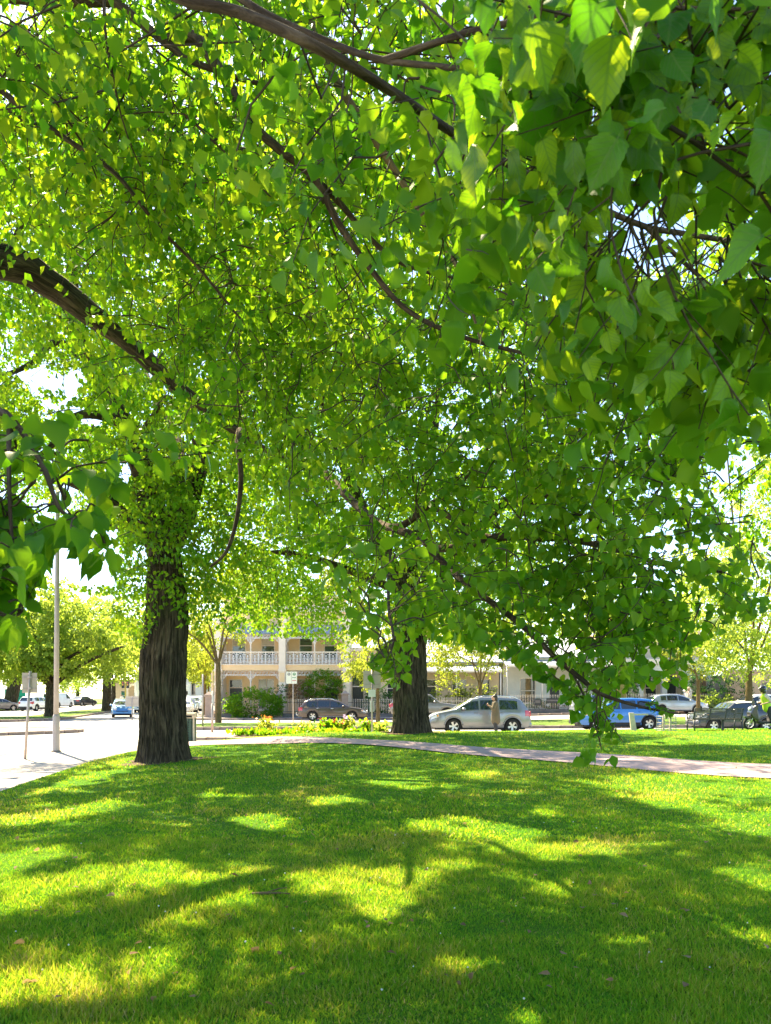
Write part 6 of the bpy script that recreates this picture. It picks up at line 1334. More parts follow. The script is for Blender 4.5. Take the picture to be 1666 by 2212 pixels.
# ================================================================== street furniture, shrubs, flowers
M['galv'] = mat_plain("galvanised", (0.42, 0.36, 0.33), .5, .3, .12, 3.0); M['polegrey'] = mat_plain("pole_grey", (0.40, 0.36, 0.34), .6, .1, .15, 1.5); M['signback'] = mat_plain("sign_back", (0.48, 0.42, 0.36), .5, .2, .08)
M['bingreen'] = mat_plain("bin_green", (0.035, 0.085, 0.06), .45, var=.15); M['bincream'] = mat_plain("bin_cream", (0.55, 0.46, 0.34), .6); M['timber'] = mat_plain("slat_timber", (0.055, 0.042, 0.030), .5, var=.3, scale=8); M['stake'] = mat_plain("stake_timber", (0.55, 0.44, 0.33), .8, var=.15, scale=8); M['teal'] = mat_plain("banner_teal", (0.0, 0.33, 0.28), .6, var=.1); M['tealdark'] = mat_plain("banner_print", (0.0, 0.14, 0.13), .6); M['yellowpaint'] = mat_plain("paint_yellow", (0.6, 0.42, 0.06), .5); M['mesh_yellow'] = mat_plain("rail_panel", (0.55, 0.56, 0.16), .7, var=.1)
M['ink'] = mat_plain("print_grey", (0.22, 0.22, 0.26), .7); M['inkgreen'] = mat_plain("print_green", (0.10, 0.28, 0.16), .7); M['inkred'] = mat_plain("print_red", (0.5, 0.1, 0.1), .7); M['gold'] = mat_plain("wire", (0.30, 0.29, 0.27), .4, .6)
def pole(name, label, cat, p, h, r0, r1, mat='galv', group=None, lean=(0, 0)):
    t = thing(name, label, cat, p, 0, group); MB().tube([(0, 0, -.05), (lean[0] * h, lean[1] * h, h)], [r0, r1], 12).obj('post', M[mat], t, True); return t
# tall lamp post on the left
lpz = .095; LP = thing('lamp_post', 'tall pale grey steel lamp post with wide base on the corner footpath', 'lamp post', (-9.33, 21.8, lpz))
MB().tube([(0, 0, 1.0), (.02, 0, 4.0), (.05, 0, 8.6)], [.072, .064, .05], 16).obj('shaft', M['polegrey'], LP, True)
MB().tube([(0, 0, -.03), (0, 0, .02), (0, 0, .98), (0, 0, 1.04)], [.10, .098, .092, .075], 16).obj('base_cover', M['polegrey'], LP, True)
MB().tube([(0, 0, 0), (0, 0, .02)], .14, 16).obj('base_plate', M['kerb'], LP); MB().box((0, -.093, .65), (.08, .02, .25)).obj('service_door', M['polegrey'], LP)
MB().tube([(.03, 0, 5.85), (-.24, 0, 5.87)], .022, 6).obj('cross_arm', M['polegrey'], LP, True); MB().tube([(.03, 0, 5.8), (.03, 0, 5.95)], .07, 14).obj('collar', M['polegrey'], LP)
MB().tube([(.05, 0, 8.6), (-.2, 0, 9.1), (-1.1, 0, 9.35)], [.05, .045, .04], 8).obj('outreach_arm', M['polegrey'], LP, True); MB().ell((-1.35, 0, 9.33), (.36, .14, .08), 12, 6).obj('luminaire', M['polegrey'], LP, True)
def sign_back(label, p, h, wd, ht, lean=(0, 0), rz=0, turned=False, group='traffic signs'):
    t = thing('road_sign', label, 'sign', p, rz, group); MB().tube([(0, 0, -.05), (lean[0] * h, lean[1] * h, h)], .032, 10).obj('post', M['galv'], t, True)
    z = h - ht / 2 - .04; x = lean[0] * z; pl = MB().b(x - wd / 2, x + wd / 2, .036, .042, z - ht / 2, z + ht / 2).obj('plate', M['signback'], t, False, .0)
    for q in (-.28, .28): MB().b(x - wd * .42, x + wd * .42, .020, .035, z + q * ht - .02, z + q * ht + .02).obj('bracket', M['galv'], t); MB().tube([(x, 0, z + q * ht - .025), (x, 0, z + q * ht + .025)], .045, 10).obj('clamp', M['galv'], t)
    return t, x, z
sign_back('leaning post with square sign seen from behind at the left edge', (-8.95, 19.1, .09), 2.18, .34, .50, (.055, 0), .45)
t_, x_, z_ = sign_back('square backed road sign on the lawn left of the second big trunk', (-.48, 27.3, .25), 2.36, .62, .62); MB().b(-.13, .13, -.05, -.036, z_ - .62, z_ - .36).obj('small_plate', M['plate'], t_); MB().b(-.07, .07, .036, .042, z_ - 1.15, z_ - .75).obj('small_plate', M['plate'], t_)
sign_back('small square sign on the island beside the blue hatchback', (-18.6, 56.5, rz_(-18.6, 56.5) + .02), 1.75, .95, .75, rz=.3)
t_ = thing('parking_sign', 'white parking sign with two columns before the terrace house', 'sign', (-6.2, 50.8, rz_(-6, 50.8) + .0), 0); MB().tube([(.1, 0, -.05), (.1, 0, 3.0)], .035, 10).obj('post', M['galv'], t_, True); MB().b(-.36, .36, -.05, -.038, 2.55, 3.35).obj('plate', M['plate'], t_)
for q, mt in ((-.17, 'ink'), (.18, 'inkgreen')): MB().disc((q, -.053, 3.18), .10, 'y', .004, 16).obj('symbol', M[mt], t_)
text('S', .17, (-.17, -.056, 3.18), (PI / 2, 0, 0), M['plate'], t_); text('P', .17, (.18, -.056, 3.18), (PI / 2, 0, 0), M['plate'], t_)
MB().b(-.008, .008, -.053, -.0505, 2.6, 3.32).obj('divider', M['ink'], t_); MB().b(.04, .31, -.053, -.0505, 2.93, 2.97).obj('print_line', M['inkgreen'], t_); MB().b(.04, .31, -.053, -.0505, 2.74, 2.78).obj('print_line', M['inkred'], t_)
pole('thin_pole', 'tall thin bare pole at the left end of the grass strip', 'pole', (-9.5, 40.0, .1), 2.75, .045, .04); pole('bollard_pole', 'short round topped pole standing on the island paving', 'pole', (-7.25, 32.2, .12), 1.25, .05, .05)
pole('white_pipe', 'white pipe strapped beside the slender street tree', 'pole', (-10.25, 45.6, .12), 1.9, .05, .05, 'trim'); pole('utility_pole', 'pale concrete pole among the side street trees', 'pole', (-16.9, 75, .2), 7.5, .15, .11, 'trim')
# rubbish bin
bn = thing('rubbish_bin', 'green perforated rubbish bin with cream top behind the furrowed trunk', 'bin', (-6.78, 26.2, .1), .12)
W_ = .26; bm_ = MB()
for face in range(4):
    pass
MB().b(-.20, .20, -.20, .20, .06, .74).obj('liner', M['iron'], bn)
pm = MB(); nx, nz = 5, 9; hx, hh_ = .5 / nx, .74 / nz
pf = MB()
for i in range(nx + 1): x = -.25 + i * .5 / nx; pf.b(x - .028, x + .028, -.012, .012, 0, .76)
for j in range(nz + 1): zz = j * .76 / nz; pf.b(-.27, .27, -.011, .011, max(0, zz - .022), zz + .022)
pmh = pf.mesh('side_panel')
for k in range(4):
    o = part('side_panel', pmh, M['bingreen'], bn); a = k * PI / 2; o.rotation_euler = (0, 0, a); o.location = (.26 * math.sin(a), -.26 * math.cos(a), .04)
for sx_ in (-1, 1):
    for sy_ in (-1, 1): MB().box((sx_ * .275, sy_ * .275, .42), (.05, .05, .84)).obj('corner_post', M['bincream'], bn)
tp = MB(); tp.b(-.31, .31, -.31, .31, .93, 1.0); tp.b(-.31, -.22, -.31, .31, .82, .93); tp.b(.22, .31, -.31, .31, .82, .93); tp.b(-.22, .22, .2, .31, .82, .93); tp.b(-.22, .22, -.31, -.29, .82, .85); tp.obj('top', M['bincream'], bn, False, .02)
MB().b(-.215, .215, -.18, .19, .80, .92).obj('opening', M['plastic'], bn)
# slatted bench, seen from behind
bx_, by_ = 12.85, 30.0; BE = thing('park_bench', 'dark slatted park bench facing the street near the scooter', 'bench', (bx_, by_, lz_(bx_, by_)), .05)
for k in range(8): MB().box((0, -.22 - .0 - .016 * k, .43 + k * .052), (1.86, .03, .038)).obj('back_slat', M['timber'], BE)
for k in range(6): MB().box((0, -.14 + k * .075, .44), (1.86, .055, .03)).obj('seat_slat', M['timber'], BE)
MB().box((0, -.36, .845), (1.95, .05, .04)).obj('top_rail', M['timber'], BE)
for x in (-.95, -.33, .3, .95):
    MB().tube([(x, -.18, .40), (x, -.35, .86)], .028, 8).obj('back_bar', M['iron'], BE, True)
for x in (-.95, .95):
    MB().tube([(x, -.33, -.05), (x, -.2, .42)], .028, 8).obj('leg', M['iron'], BE, True); MB().tube([(x, .36, -.05), (x, .30, .42)], .028, 8).obj('leg', M['iron'], BE, True)
    MB().tube([(x, -.30, .66), (x, .2, .68), (x, .36, .6), (x, .33, .42)], .025, 8).obj('armrest', M['iron'], BE, True); MB().tube([(x, -.2, .41), (x, .31, .41)], .025, 8).obj('seat_bearer', M['iron'], BE, True)
MB().box((.35, .1, .2), (.08, .06, .44)).obj('centre_leg', M['iron'], BE)
# stake and caged sapling
st = thing('timber_stake', 'pale leaning timber stake on the lawn before the blue crossover', 'stake', (9.65, 30.0, lz_(9.65, 30))); MB().add([(-.12 + .05, -.05, -.05), (.10 + .05, -.05, -.05), (.10 + .05, .05, -.05), (-.07, .05, -.05), (-.16, -.05, .70), (.02, -.05, .70), (.02, .05, .70), (-.16, .05, .70)], [(3, 2, 1, 0), (4, 5, 6, 7), (0, 1, 5, 4), (1, 2, 6, 5), (2, 3, 7, 6), (3, 0, 4, 7)]).obj('post', M['stake'], st, False, .01); MB().box((.28, 0, .63), (.62, .03, .06)).obj('crosspiece', M['stake'], st)
cg = thing('tree_guard', 'wire tree guard cage between the blue crossover and the bench', 'tree guard', (10.95, 30.0, lz_(10.95, 30)))
wm = MB().tube([(0, 0, 0), (0, 0, .60)], .008, 5).mesh('wire')
for k in range(18):
    a = k * 2 * PI / 18; o = part('wire', wm, M['gold'], cg); o.location = (.36 * math.cos(a), .36 * math.sin(a), 0)
for zz in (.05, .2, .35, .5, .6): MB().tube([(.36 * math.cos(a), .36 * math.sin(a), zz) for a in np.linspace(0, 2 * PI, 25)], .008, 5).obj('ring_wire', M['gold'], cg)
for x in (-.12, .14): MB().box((x, 0, .33), (.05, .05, .7)).obj('stake', M['stake'], cg)
# far left: banner fence, rail, traffic light, boxes
bnr = thing('banner', 'teal banner with dark letters on the far fence at the left', 'banner', (-47.6, 99.0, rz_(-47, 99) + .75), .05); MB().b(-1.35, 1.25, -.02, .02, -.05, 1.75).obj('cloth', M['teal'], bnr); tt = text('EAC', .62, (-.02, -.03, .62), (PI / 2, 0, 0), M['tealdark'], bnr); tt.scale = (1.75, 1, 1)
bnr2 = thing('banner', 'second teal banner half hidden by the leaning trunk at the left edge', 'banner', (-51.2, 99.4, rz_(-47, 99) + .75), .05); MB().b(-1.2, 1.2, -.02, .02, -.05, 1.75).obj('cloth', M['teal'], bnr2); MB().tube([(-1.2, 0, 1.78), (1.2, 0, 1.78)], .03, 6).obj('top_rope', M['iron'], bnr2)
ff = thing('mesh_fence', 'tall dark wire fence holding the teal banners', 'fence', (-48, 99.15, rz_(-47, 99) + .1))
for k in range(8): MB().tube([(-5 + k * 1.35, 0, 0), (-5 + k * 1.35, 0, 3.4)], .045, 6).obj('fence_post', M['iron'], ff)
for zz in (.1, 1.2, 2.3, 3.35): MB().b(-5, 4.5, -.015, .015, zz, zz + .03).obj('rail', M['iron'], ff)
rl = thing('guard_rail', 'black framed low barrier with yellow green panel on the corner island', 'barrier', (-19.9, 37.0, .16), .08)
MB().tube([(-5, 0, .62), (.1, 0, .62), (.28, 0, .55), (.34, 0, .35), (.34, 0, -.02)], .03, 8).obj('top_tube', M['iron'], rl, True); MB().b(-5, .22, -.01, .01, .12, .56).obj('panel', M['mesh_yellow'], rl)
for x in (-4.2, -2.8, -1.4): MB().tube([(x, .03, 0), (x, .03, .6)], .025, 6).obj('post', M['iron'], rl)
tl = thing('traffic_light', 'yellow traffic signal pole far behind the blue hatchback', 'traffic light', (-36.5, 108, rz_(-36, 108) + .1)); MB().tube([(0, 0, 0), (0, 0, 3.4)], .10, 10).obj('pole', M['yellowpaint'], tl, True)
for s_ in (-1, 1):
    hd = MB().box((s_ * .34, 0, 3.0), (.32, .25, .95)).obj('signal_head', M['iron'], tl)
    for q, mt in enumerate(('lamp_red', 'lamp_amber', 'plastic')): MB().disc((s_ * .34, -.13, 3.3 - q * .3), .11, 'y', .03, 12).obj('lens', M[mt], hd)
bxs = thing('utility_cabinet', 'pale green utility cabinet beyond the dark sedan', 'cabinet', (-42.0, 117, rz_(-42, 117) + .1)); MB().b(-.9, .9, -.3, .3, 0, 1.3).obj('body', mat_plain("cabinet", (.35, .5, .45), .6), bxs, False, .03); MB().b(-.96, .96, -.36, .36, 1.303, 1.38).obj('lid', M['galv'], bxs); [MB().b(x, x + .84, -.325, -.302, .1, 1.2).obj('door', M['galv'], bxs) for x in (-.87, .03)]

# ------------------------------------------------------------------ shrubs and garden plants
def shrub(label, c, r, n, mat='leaf_dark', scale=1.0, name='shrub', cat='shrub', T=T_4, shell=.45, kind='shrub', base=None):
    b = (c[0], c[1], base if base is not None else rz_(c[0], c[1]) + .12); t = Tree(name, label, b); t.root['category'] = cat
    for k in range(5):
        e = np.array(c) + t.rng.normal(0, .4, 3) * np.array(r); t.limb([np.array(b) + np.array([.1 * (k - 2), 0, -.05]), (np.array(b) + e) / 2 + t.rng.normal(0, .08, 3), e], .03, .008, 'bark_limb', 5, 4, 'stem')
    P = in_blob(t.rng, c, r, n, shell); P[:, 2] = np.maximum(P[:, 2], b[2] + .1); dirs = unit(P - np.array(c)) + t.rng.normal(0, .3, P.shape)
    t.sprays(kind, P, scale, dirs=dirs, connect=.3, maxc=1.5, stems_on='none'); t.finish(T, mat, tn=3); return t
shrub('broad green big leaved hedge before the terrace house', (-9.95, 58.2, 1.05), (1.95, .75, .95), 420, 'leaf', 1.5, 'hedge', 'hedge', shell=.6)
shrub('dark leafy garden shrub rising above the brown station wagon', (-4.9, 59.9, 2.55), (1.45, .7, 1.0), 260, 'leaf', 1.1); shrub('russet leaved thin shrub beside the parking sign', (-6.6, 59.8, 2.0), (.9, .5, .75), 80, 'leaf_brown', .9); shrub('small grey green potted plant on the gate pillar', (-8.1, 59.0, 2.25), (.4, .3, .38), 12, 'leaf_dark', .7, base=2.05)
shrub('dark clipped hedge behind the square backed sign', (-.5, 59.6, 1.15), (1.25, .4, .95), 190, 'leaf_dark', 1.0, 'hedge', 'hedge'); shrub('golden flowering bush by the cottage door', (5.0, 59.9, 1.9), (1.25, .6, 1.2), 170, 'leaf_yellow', .9); shrub('pale yellow bush under the golden street tree', (7.4, 59.8, 1.6), (1.3, .6, 1.0), 160, 'leaf_yellow', .9)
shrub('low dark hedge behind the spiked fence', (13.6, 60.4, .95), (3.6, .4, .5), 240, 'leaf_dark', .9, 'hedge', 'hedge'); shrub('clipped green garden tree before the arched porch', (18.9, 60.8, 2.7), (1.2, .8, 1.3), 170, 'leaf_dark', .9); shrub('tall dark evergreen shrub behind the person in the hat', (25.2, 60.6, 2.5), (1.9, 1.0, 2.0), 330, 'leaf_dark', 1.0)
shrub('rounded mid green hedge left of the white sedan', (25.0, 59.2, 1.0), (2.0, .6, .8), 230, 'leaf_light', .9, 'hedge', 'hedge'); shrub('dark shrub beside the brick wall at right', (27.6, 60.6, 2.0), (1.2, .8, 1.5), 150, 'leaf_dark', 1.0)
# flower bed on the island
def clump(label, x, y, h, w2, leafm, flm, nfl, tall=False):
    t = thing('flower_clump', label, 'flowers', (x, y, .13), 0, 'flower clumps in the island bed'); r = np.random.default_rng(int(abs(x * 100) + y * 7)); n = 150
    p = np.stack([r.normal(0, w2 * .45, n), r.normal(0, w2 * .35, n), np.abs(r.normal(h * .45, h * .25, n))], -1); leaf_cloud('foliage', T_FAR, p, r.normal(0, .5, (n, 3)) + np.array([0, 0, .9]), r.normal(0, 1, (n, 3)), r.uniform(.10, .2, n), r.random(n), M[leafm], t, 'stuff', 'foliage')
    q = np.stack([r.normal(0, w2 * .4, nfl), r.normal(0, w2 * .3, nfl), h * r.uniform(.75, 1.25, nfl)], -1); leaf_cloud('blossoms', T_FAR, q, r.normal(0, 1, (nfl, 3)), r.normal(0, .5, (nfl, 3)) + np.array([0, -.6, .6]), r.uniform(.08, .15, nfl), r.random(nfl), M[flm], t, 'stuff', 'blossoms')
    if tall: MB().tube([(0, 0, 0), (.02, 0, h)], .012, 5).tube([(.05, 0, 0), (.12, 0, h * .95)], .010, 5).tube([(-.04, .02, 0), (-.1, 0, h * .9)], .010, 5).obj('stalk', M['verge'], t)
ordn = ['leftmost', 'second', 'third', 'fourth', 'fifth', 'sixth', 'seventh', 'rightmost']
for k, (x, y) in enumerate(((-5.6, 30.0), (-5.1, 30.4), (-4.5, 30.0), (-3.9, 30.4), (-3.2, 30.1), (-2.6, 30.6), (-1.9, 30.2), (-1.3, 30.7))): clump(ordn[k] + ' yellow flower mound from the left in the island bed', x, y, .20, .5, 'leaf', 'flower_yellow', 26)
for k, (x, y) in enumerate(((-2.5, 31.6), (-.75, 31.4), (-2.0, 31.8))): clump(('leftmost tall red flower clump in the island bed', 'rightmost tall red flower clump near the square backed sign', 'red flower clump beside the lilac flowers')[k], x, y, .5, .34, 'leaf', 'flower_red', 18, True)
clump('orange spiky flowers at the left end of the island bed', -4.9, 31.6, .60, .42, 'leaf_yellow', 'flower_orange', 26, True); clump('pale lilac flowers in the middle of the island bed', -1.6, 31.9, .60, .4, 'leaf_yellow', 'flower_lilac', 30, True); clump('green rounded plant among the island flowers', -3.3, 31.3, .42, .5, 'leaf_light', 'flower_yellow', 30); clump('upright green spikes at the right end of the flower bed', -.2, 31.2, .38, .35, 'leaf_light', 'flower_yellow', 8, True)
# fallen branch and bare patch on the lawn
tw = thing('fallen_twig', 'thin dry fallen twig lying on the sunlit grass', 'twig', (*gpt(585, 1935), .0)); tw.location.z = lz_(tw.location.x, tw.location.y) + .012
MB().tube([(-.14, .02, 0), (-.05, -.02, .012), (.06, .01, .006), (.15, -.04, .014)], [.010, .012, .008, .004], 6).obj('main_stem', M['bark_pale'], tw, True); MB().tube([(-.05, -.01, .01), (.05, .09, .02), (.1, .15, .012)], [.006, .005, .003], 5).obj('side_stem', M['bark_pale'], tw, True)
# ================================================================== people
M['skin'] = mat_plain("skin", (0.46, 0.27, 0.19), .55, var=.06); M['hair'] = mat_plain("hair_dark", (0.02, 0.014, 0.011), .5); M['tan'] = mat_plain("cloth_tan", (0.13, 0.10, 0.062), .9, var=.12, scale=5, bmp=.3); M['trouser'] = mat_plain("cloth_charcoal", (0.045, 0.042, 0.045), .9, var=.2, bmp=.3); M['hivis'] = mat_plain("cloth_hivis", (0.50, 0.72, 0.03), .7, var=.08, bmp=.2); M['shirt_pale'] = mat_plain("cloth_pale", (0.62, 0.52, 0.46), .9, var=.08, bmp=.2); M['helmet'] = mat_plain("helmet_black", (0.016, 0.014, 0.015), .25, var=.1, coat=.5); M['hat'] = mat_plain("hat_straw", (0.62, 0.46, 0.34), .9, var=.1); M['eye'] = mat_plain("eye_dark", (0.02, 0.015, 0.012), .2); M['shoe'] = mat_plain("shoe", (0.05, 0.045, 0.045), .6)
def blob(segs, ells, voxel, name, mat, parent, smooth=6):
    """capsules and ellipsoids fused into one continuous skin"""
    mb = MB()
    for p, q, r0, r1 in segs:
        p, q = Vector(p), Vector(q); mb.tube([p, p + (q - p) * .5, q], [r0, (r0 + r1) / 2, r1], 12); mb.ell(p, (r0,) * 3, 12, 8); mb.ell(q, (r1,) * 3, 12, 8)
    for c, r in ells: mb.ell(c, r, 16, 12)
    o = part('tmp', mb.mesh('tmp', True), mat, None)
    m = o.modifiers.new('r', 'REMESH'); m.mode = 'VOXEL'; m.voxel_size = voxel; m.use_smooth_shade = True
    s_ = o.modifiers.new('s', 'SMOOTH'); s_.iterations = smooth; s_.factor = .5
    dg = bpy.context.evaluated_depsgraph_get(); me = bpy.data.meshes.new_from_object(o.evaluated_get(dg)); bpy.data.objects.remove(o)
    if len(me.materials) == 0: me.materials.append(mat)
    return part(name, me, mat, parent)
def hand_segs(w_, d, n_, curl=.5):
    """palm and five fingers; d along the fingers, n_ the palm side"""
    w_, d, n_ = Vector(w_), Vector(d).normalized(), Vector(n_).normalized(); s_ = d.cross(n_).normalized(); S_ = [(w_, w_ + d * .075, .026, .032)]
    for k, (o, l_) in enumerate(((-.028, .062), (-.009, .075), (.010, .070), (.029, .055))):
        a = w_ + d * .085 + s_ * o; b = a + (d * (1 - curl * .4) + n_ * curl * .5).normalized() * l_ * .55; c_ = b + (d * (1 - curl) + n_ * curl).normalized() * l_ * .5; S_ += [(a, b, .0098, .009), (b, c_, .009, .0078)]
    a = w_ + d * .03 - s_ * .03; b = a + (d * .6 - s_ * .7 + n_ * .3).normalized() * .035; S_ += [(a, b, .0115, .010), (b, b + (d * .9 + n_ * .4).normalized() * .03, .010, .0085)]
    return S_
def human(root, knees, ankles, arms, lean=0.0, hipz=.90, headx=0.0, headtilt=0.0, hands=True, voxel=.0145, H=1.0):
    """arms: [(elbow, wrist, finger dir, palm normal)] for left, right; +x is forward"""
    sg, el = [], []; sx_ = lean
    for k, s_ in enumerate((1, -1)):
        hp = (0, s_ * .085, hipz); sg += [(hp, knees[k], .085, .055), (knees[k], ankles[k], .055, .038), (ankles[k], (ankles[k][0] + .15, ankles[k][1] + s_ * .02, ankles[k][2] - .045), .042, .03)]
        sh = (sx_, s_ * .175, 1.385); e, w_, d, n_ = arms[k]; sg += [(sh, e, .05, .038), (e, w_, .036, .026)] + (hand_segs(w_, d, n_) if hands else [])
    sg += [((0, 0, hipz), (sx_ * .6, 0, 1.15), .12, .115), ((sx_ * .6, 0, 1.15), (sx_, 0, 1.34), .115, .11), ((sx_, 0, 1.34), (sx_ + .01, 0, 1.47), .07, .055), ((sx_, .13, 1.38), (sx_, -.13, 1.38), .062, .062), ((sx_ + .01, 0, 1.45), (sx_ + headx * .7, 0, 1.53), .055, .052)]
    hx = sx_ + headx; el += [((hx, 0, 1.60), (.098, .077, .115)), ((hx + .05, 0, 1.545), (.055, .055, .05)), ((hx + .105, 0, 1.585), (.02, .016, .024)), ((hx, .078, 1.59), (.025, .012, .032)), ((hx, -.078, 1.59), (.025, .012, .032)), ((hx + .092, 0, 1.545), (.012, .026, .009))]
    b = blob(sg, el, voxel, 'body', M['skin'], root, 3)
    for s_ in (1, -1): MB().ell((hx + .088, s_ * .032, 1.61), (.012, .014, .009), 8, 6).obj('eye', M['eye'], b, True)
    return sx_, hx
def shoes(root, ankles, mat='shoe'):
    for k, s_ in enumerate((1, -1)):
        a = ankles[k]; MB().ell((a[0] + .07, a[1] + s_ * .01, a[2] - .035), (.145, .055, .05), 12, 8, .8).obj('shoe', M[mat], root, True)
# person with a phone
p1y = 32.9; p1x = (1071 - CX) / F * p1y
P1 = thing('person', 'person in long tan top and dark trousers looking down at a phone', 'person', (p1x, p1y, .014), PI - .15)
kn = [(.02, .10, .49), (.0, -.10, .49)]; an = [(-.03, .11, .09), (-.02, -.11, .09)]
ar = [((.10, .22, 1.12), (.30, .08, 1.28), (.5, -.5, .5), (-.3, -.6, .4)), ((.10, -.22, 1.12), (.30, -.07, 1.26), (.5, .5, .5), (-.3, .6, .4))]
human(P1, kn, an, ar, lean=.02, headx=.05)
blob([((.0, 0, .62), (.01, 0, .95), .20, .185), ((.01, 0, .95), (.02, 0, 1.36), .185, .14), ((.02, .14, 1.37), (.02, -.14, 1.37), .085, .085), ((.02, .17, 1.37), (.10, .225, 1.12), .085, .075), ((.10, .225, 1.12), (.25, .12, 1.24), .072, .055), ((.02, -.17, 1.37), (.10, -.225, 1.12), .085, .075), ((.10, -.225, 1.12), (.25, -.11, 1.23), .072, .055), ((.0, .07, .62), (0, .07, .8), .14, .15), ((.0, -.07, .62), (0, -.07, .8), .14, .15)], [], .02, 'long_top', M['tan'], P1, 8)
blob([((0, .085, .85), kn[0], .105, .085), (kn[0], (an[0][0], an[0][1], .12), .085, .075), ((0, -.085, .85), kn[1], .105, .085), (kn[1], (an[1][0], an[1][1], .12), .085, .075)], [], .02, 'trousers', M['trouser'], P1)
blob([], [((.035, 0, 1.645), (.112, .09, .09)), ((-.005, 0, 1.60), (.085, .088, .12)), ((-.01, 0, 1.745), (.05, .05, .045)), ((-.03, 0, 1.52), (.06, .07, .08))], .014, 'hair', M['hair'], P1)
shoes(P1, an)
ph = thing('phone', 'dark phone held in both hands by the person in tan', 'phone', (p1x - .40, p1y - .02, 1.345), -.15); MB().box((0, 0, 0), (.012, .075, .15)).obj('case', M['plastic'], ph, False, .004); MB().box((.0075, 0, .005), (.002, .066, .13)).obj('screen', M['car_glass'], ph); ph.rotation_euler = (0, -.6, PI - .15)
# scooter rider
rx, ry = 15.42, 31.02; RZ0 = lz_(rx, ry)
P2 = thing('person', 'scooter rider in black helmet and yellow green safety vest', 'person', (rx, ry, RZ0), PI)
kn = [(-.02, .17, .50), (-.20, -.16, .52)]; an = [(-.10, .24, .09), (-.46, -.20, .12)]
ar = [((.02, .40, 1.14), (.30, .30, 1.06), (.8, -.3, -.2), (0, -.3, -1)), ((.02, -.40, 1.14), (.30, -.30, 1.06), (.8, .3, -.2), (0, .3, -1))]
human(P2, kn, an, ar, lean=.16, headx=.08, hipz=.88)
blob([((.03, 0, .86), (.08, 0, 1.15), .165, .16), ((.08, 0, 1.15), (.16, 0, 1.34), .16, .135), ((.16, .12, 1.38), (.16, -.12, 1.38), .08, .08)], [], .018, 'safety_vest', M['hivis'], P2)
blob([((.16, .18, 1.38), (.06, .37, 1.18), .072, .058), ((.06, .37, 1.18), (.03, .395, 1.145), .058, .055)], [], .014, 'sleeve', M['shirt_pale'], P2); blob([((.16, -.18, 1.38), (.06, -.37, 1.18), .072, .058), ((.06, -.37, 1.18), (.03, -.395, 1.145), .058, .055)], [], .014, 'sleeve', M['shirt_pale'], P2)
blob([((0, .085, .86), kn[0], .105, .078), (kn[0], (an[0][0], an[0][1], .12), .075, .06), ((0, -.085, .86), kn[1], .105, .078), (kn[1], (an[1][0], an[1][1], .15), .075, .06), ((0, .08, .88), (0, -.08, .88), .11, .11)], [], .018, 'trousers', M['trouser'], P2)
blob([((.22, 0, 1.66), (.22, 0, 1.63), .148, .145), ((.18, .06, 1.55), (.18, -.06, 1.55), .085, .085)], [((.33, 0, 1.68), (.09, .10, .018))], .012, 'helmet', M['helmet'], P2); shoes(P2, an)
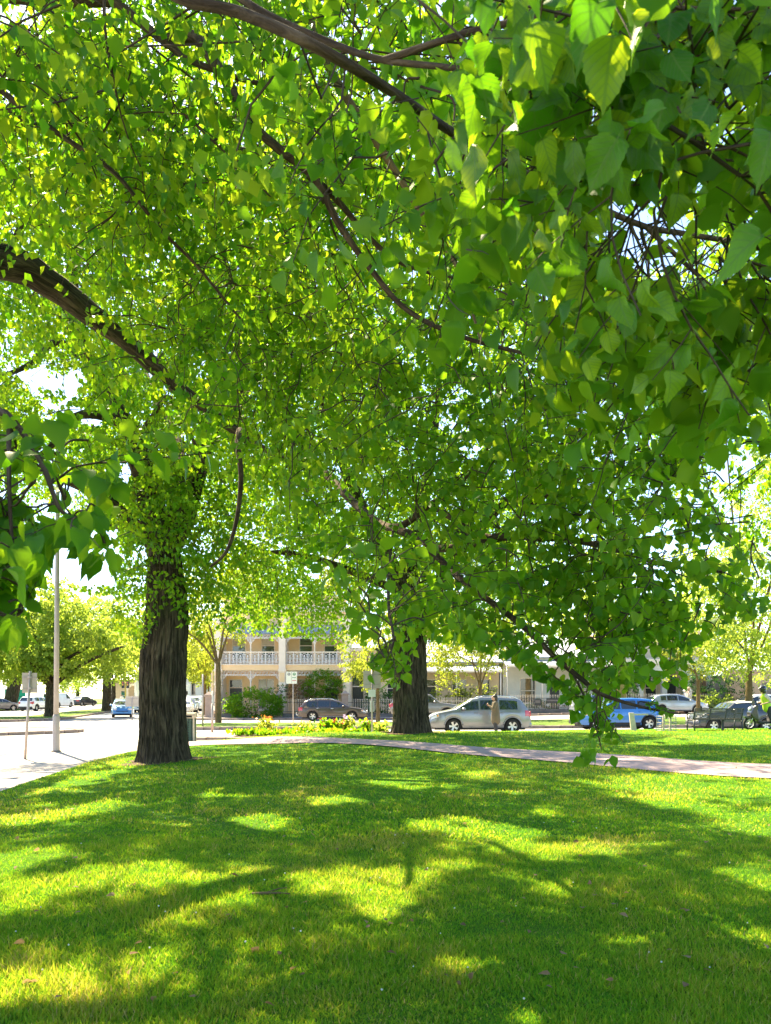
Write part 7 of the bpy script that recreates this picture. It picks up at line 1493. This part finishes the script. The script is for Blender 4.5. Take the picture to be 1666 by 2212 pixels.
# person in a hat behind the silver hatchback
p3y = 59.4; p3x = (1489 - CX) / F * p3y
P3 = thing('person', 'person in straw hat and pale shirt standing behind the silver blue hatchback', 'person', (p3x, p3y, rz_(p3x, p3y) + .12), PI + .2)
kn = [(.02, .10, .49), (.0, -.10, .49)]; an = [(-.02, .11, .09), (-.02, -.11, .09)]
ar = [((.08, .24, 1.15), (.20, .10, 1.38), (.3, -.3, .8), (-.6, -.5, .3)), ((-.02, -.25, 1.12), (.10, -.24, .90), (.3, 0, -.9), (0, 1, 0))]
human(P3, kn, an, ar, lean=.0, headx=.03, voxel=.012); P3.scale = (1.06, 1.06, 1.08)
blob([((.0, 0, .86), (.0, 0, 1.15), .17, .165), ((.0, 0, 1.15), (.0, 0, 1.35), .165, .13), ((.0, .12, 1.38), (.0, -.12, 1.38), .08, .08), ((.0, .17, 1.38), (.08, .24, 1.15), .075, .06), ((.0, -.17, 1.38), (-.02, -.25, 1.12), .075, .06), ((.08, .24, 1.15), (.14, .17, 1.27), .06, .05), ((-.02, -.25, 1.12), (.05, -.245, 1.0), .06, .05)], [], .018, 'shirt', M['shirt_pale'], P3)
blob([((0, .085, .86), kn[0], .105, .08), (kn[0], (an[0][0], an[0][1], .12), .08, .065), ((0, -.085, .86), kn[1], .105, .08), (kn[1], (an[1][0], an[1][1], .12), .08, .065)], [], .018, 'trousers', M['trouser'], P3)
MB().ell((.03, 0, 1.70), (.11, .095, .085), 14, 8).tube([(.03, 0, 1.675), (.03, 0, 1.69)], [.19, .18], 18).obj('hat', M['hat'], P3, True); shoes(P3, an)
# far person in white beyond the blue hatchback
fx, fy = (263 - CX) / F * 104, 104
P4p = thing('person', 'far person in white top and dark shorts beyond the blue hatchback', 'person', (fx, fy, rz_(fx, fy) + .02), PI / 2 - .2)
human(P4p, [(.05, .1, .49), (-.05, -.1, .49)], [(.0, .11, .09), (-.2, -.11, .12)], [((.05, .25, 1.12), (.25, .22, 1.0), (1, 0, 0), (0, -1, 0)), ((.05, -.25, 1.12), (.25, -.22, 1.0), (1, 0, 0), (0, 1, 0))], lean=.05, voxel=.02)
blob([((.02, 0, .92), (.05, 0, 1.36), .165, .135), ((.05, .12, 1.38), (.05, -.12, 1.38), .08, .08), ((.05, .17, 1.37), (.05, .25, 1.15), .075, .06), ((.05, -.17, 1.37), (.05, -.25, 1.15), .075, .06)], [], .025, 'shirt', M['trim'], P4p); blob([((0, .085, .88), (.05, .1, .5), .12, .09), ((0, -.085, .88), (-.05, -.1, .5), .12, .09)], [], .025, 'shorts', M['trouser'], P4p); blob([], [((.04, 0, 1.645), (.108, .088, .088))], .02, 'hair', M['hair'], P4p)
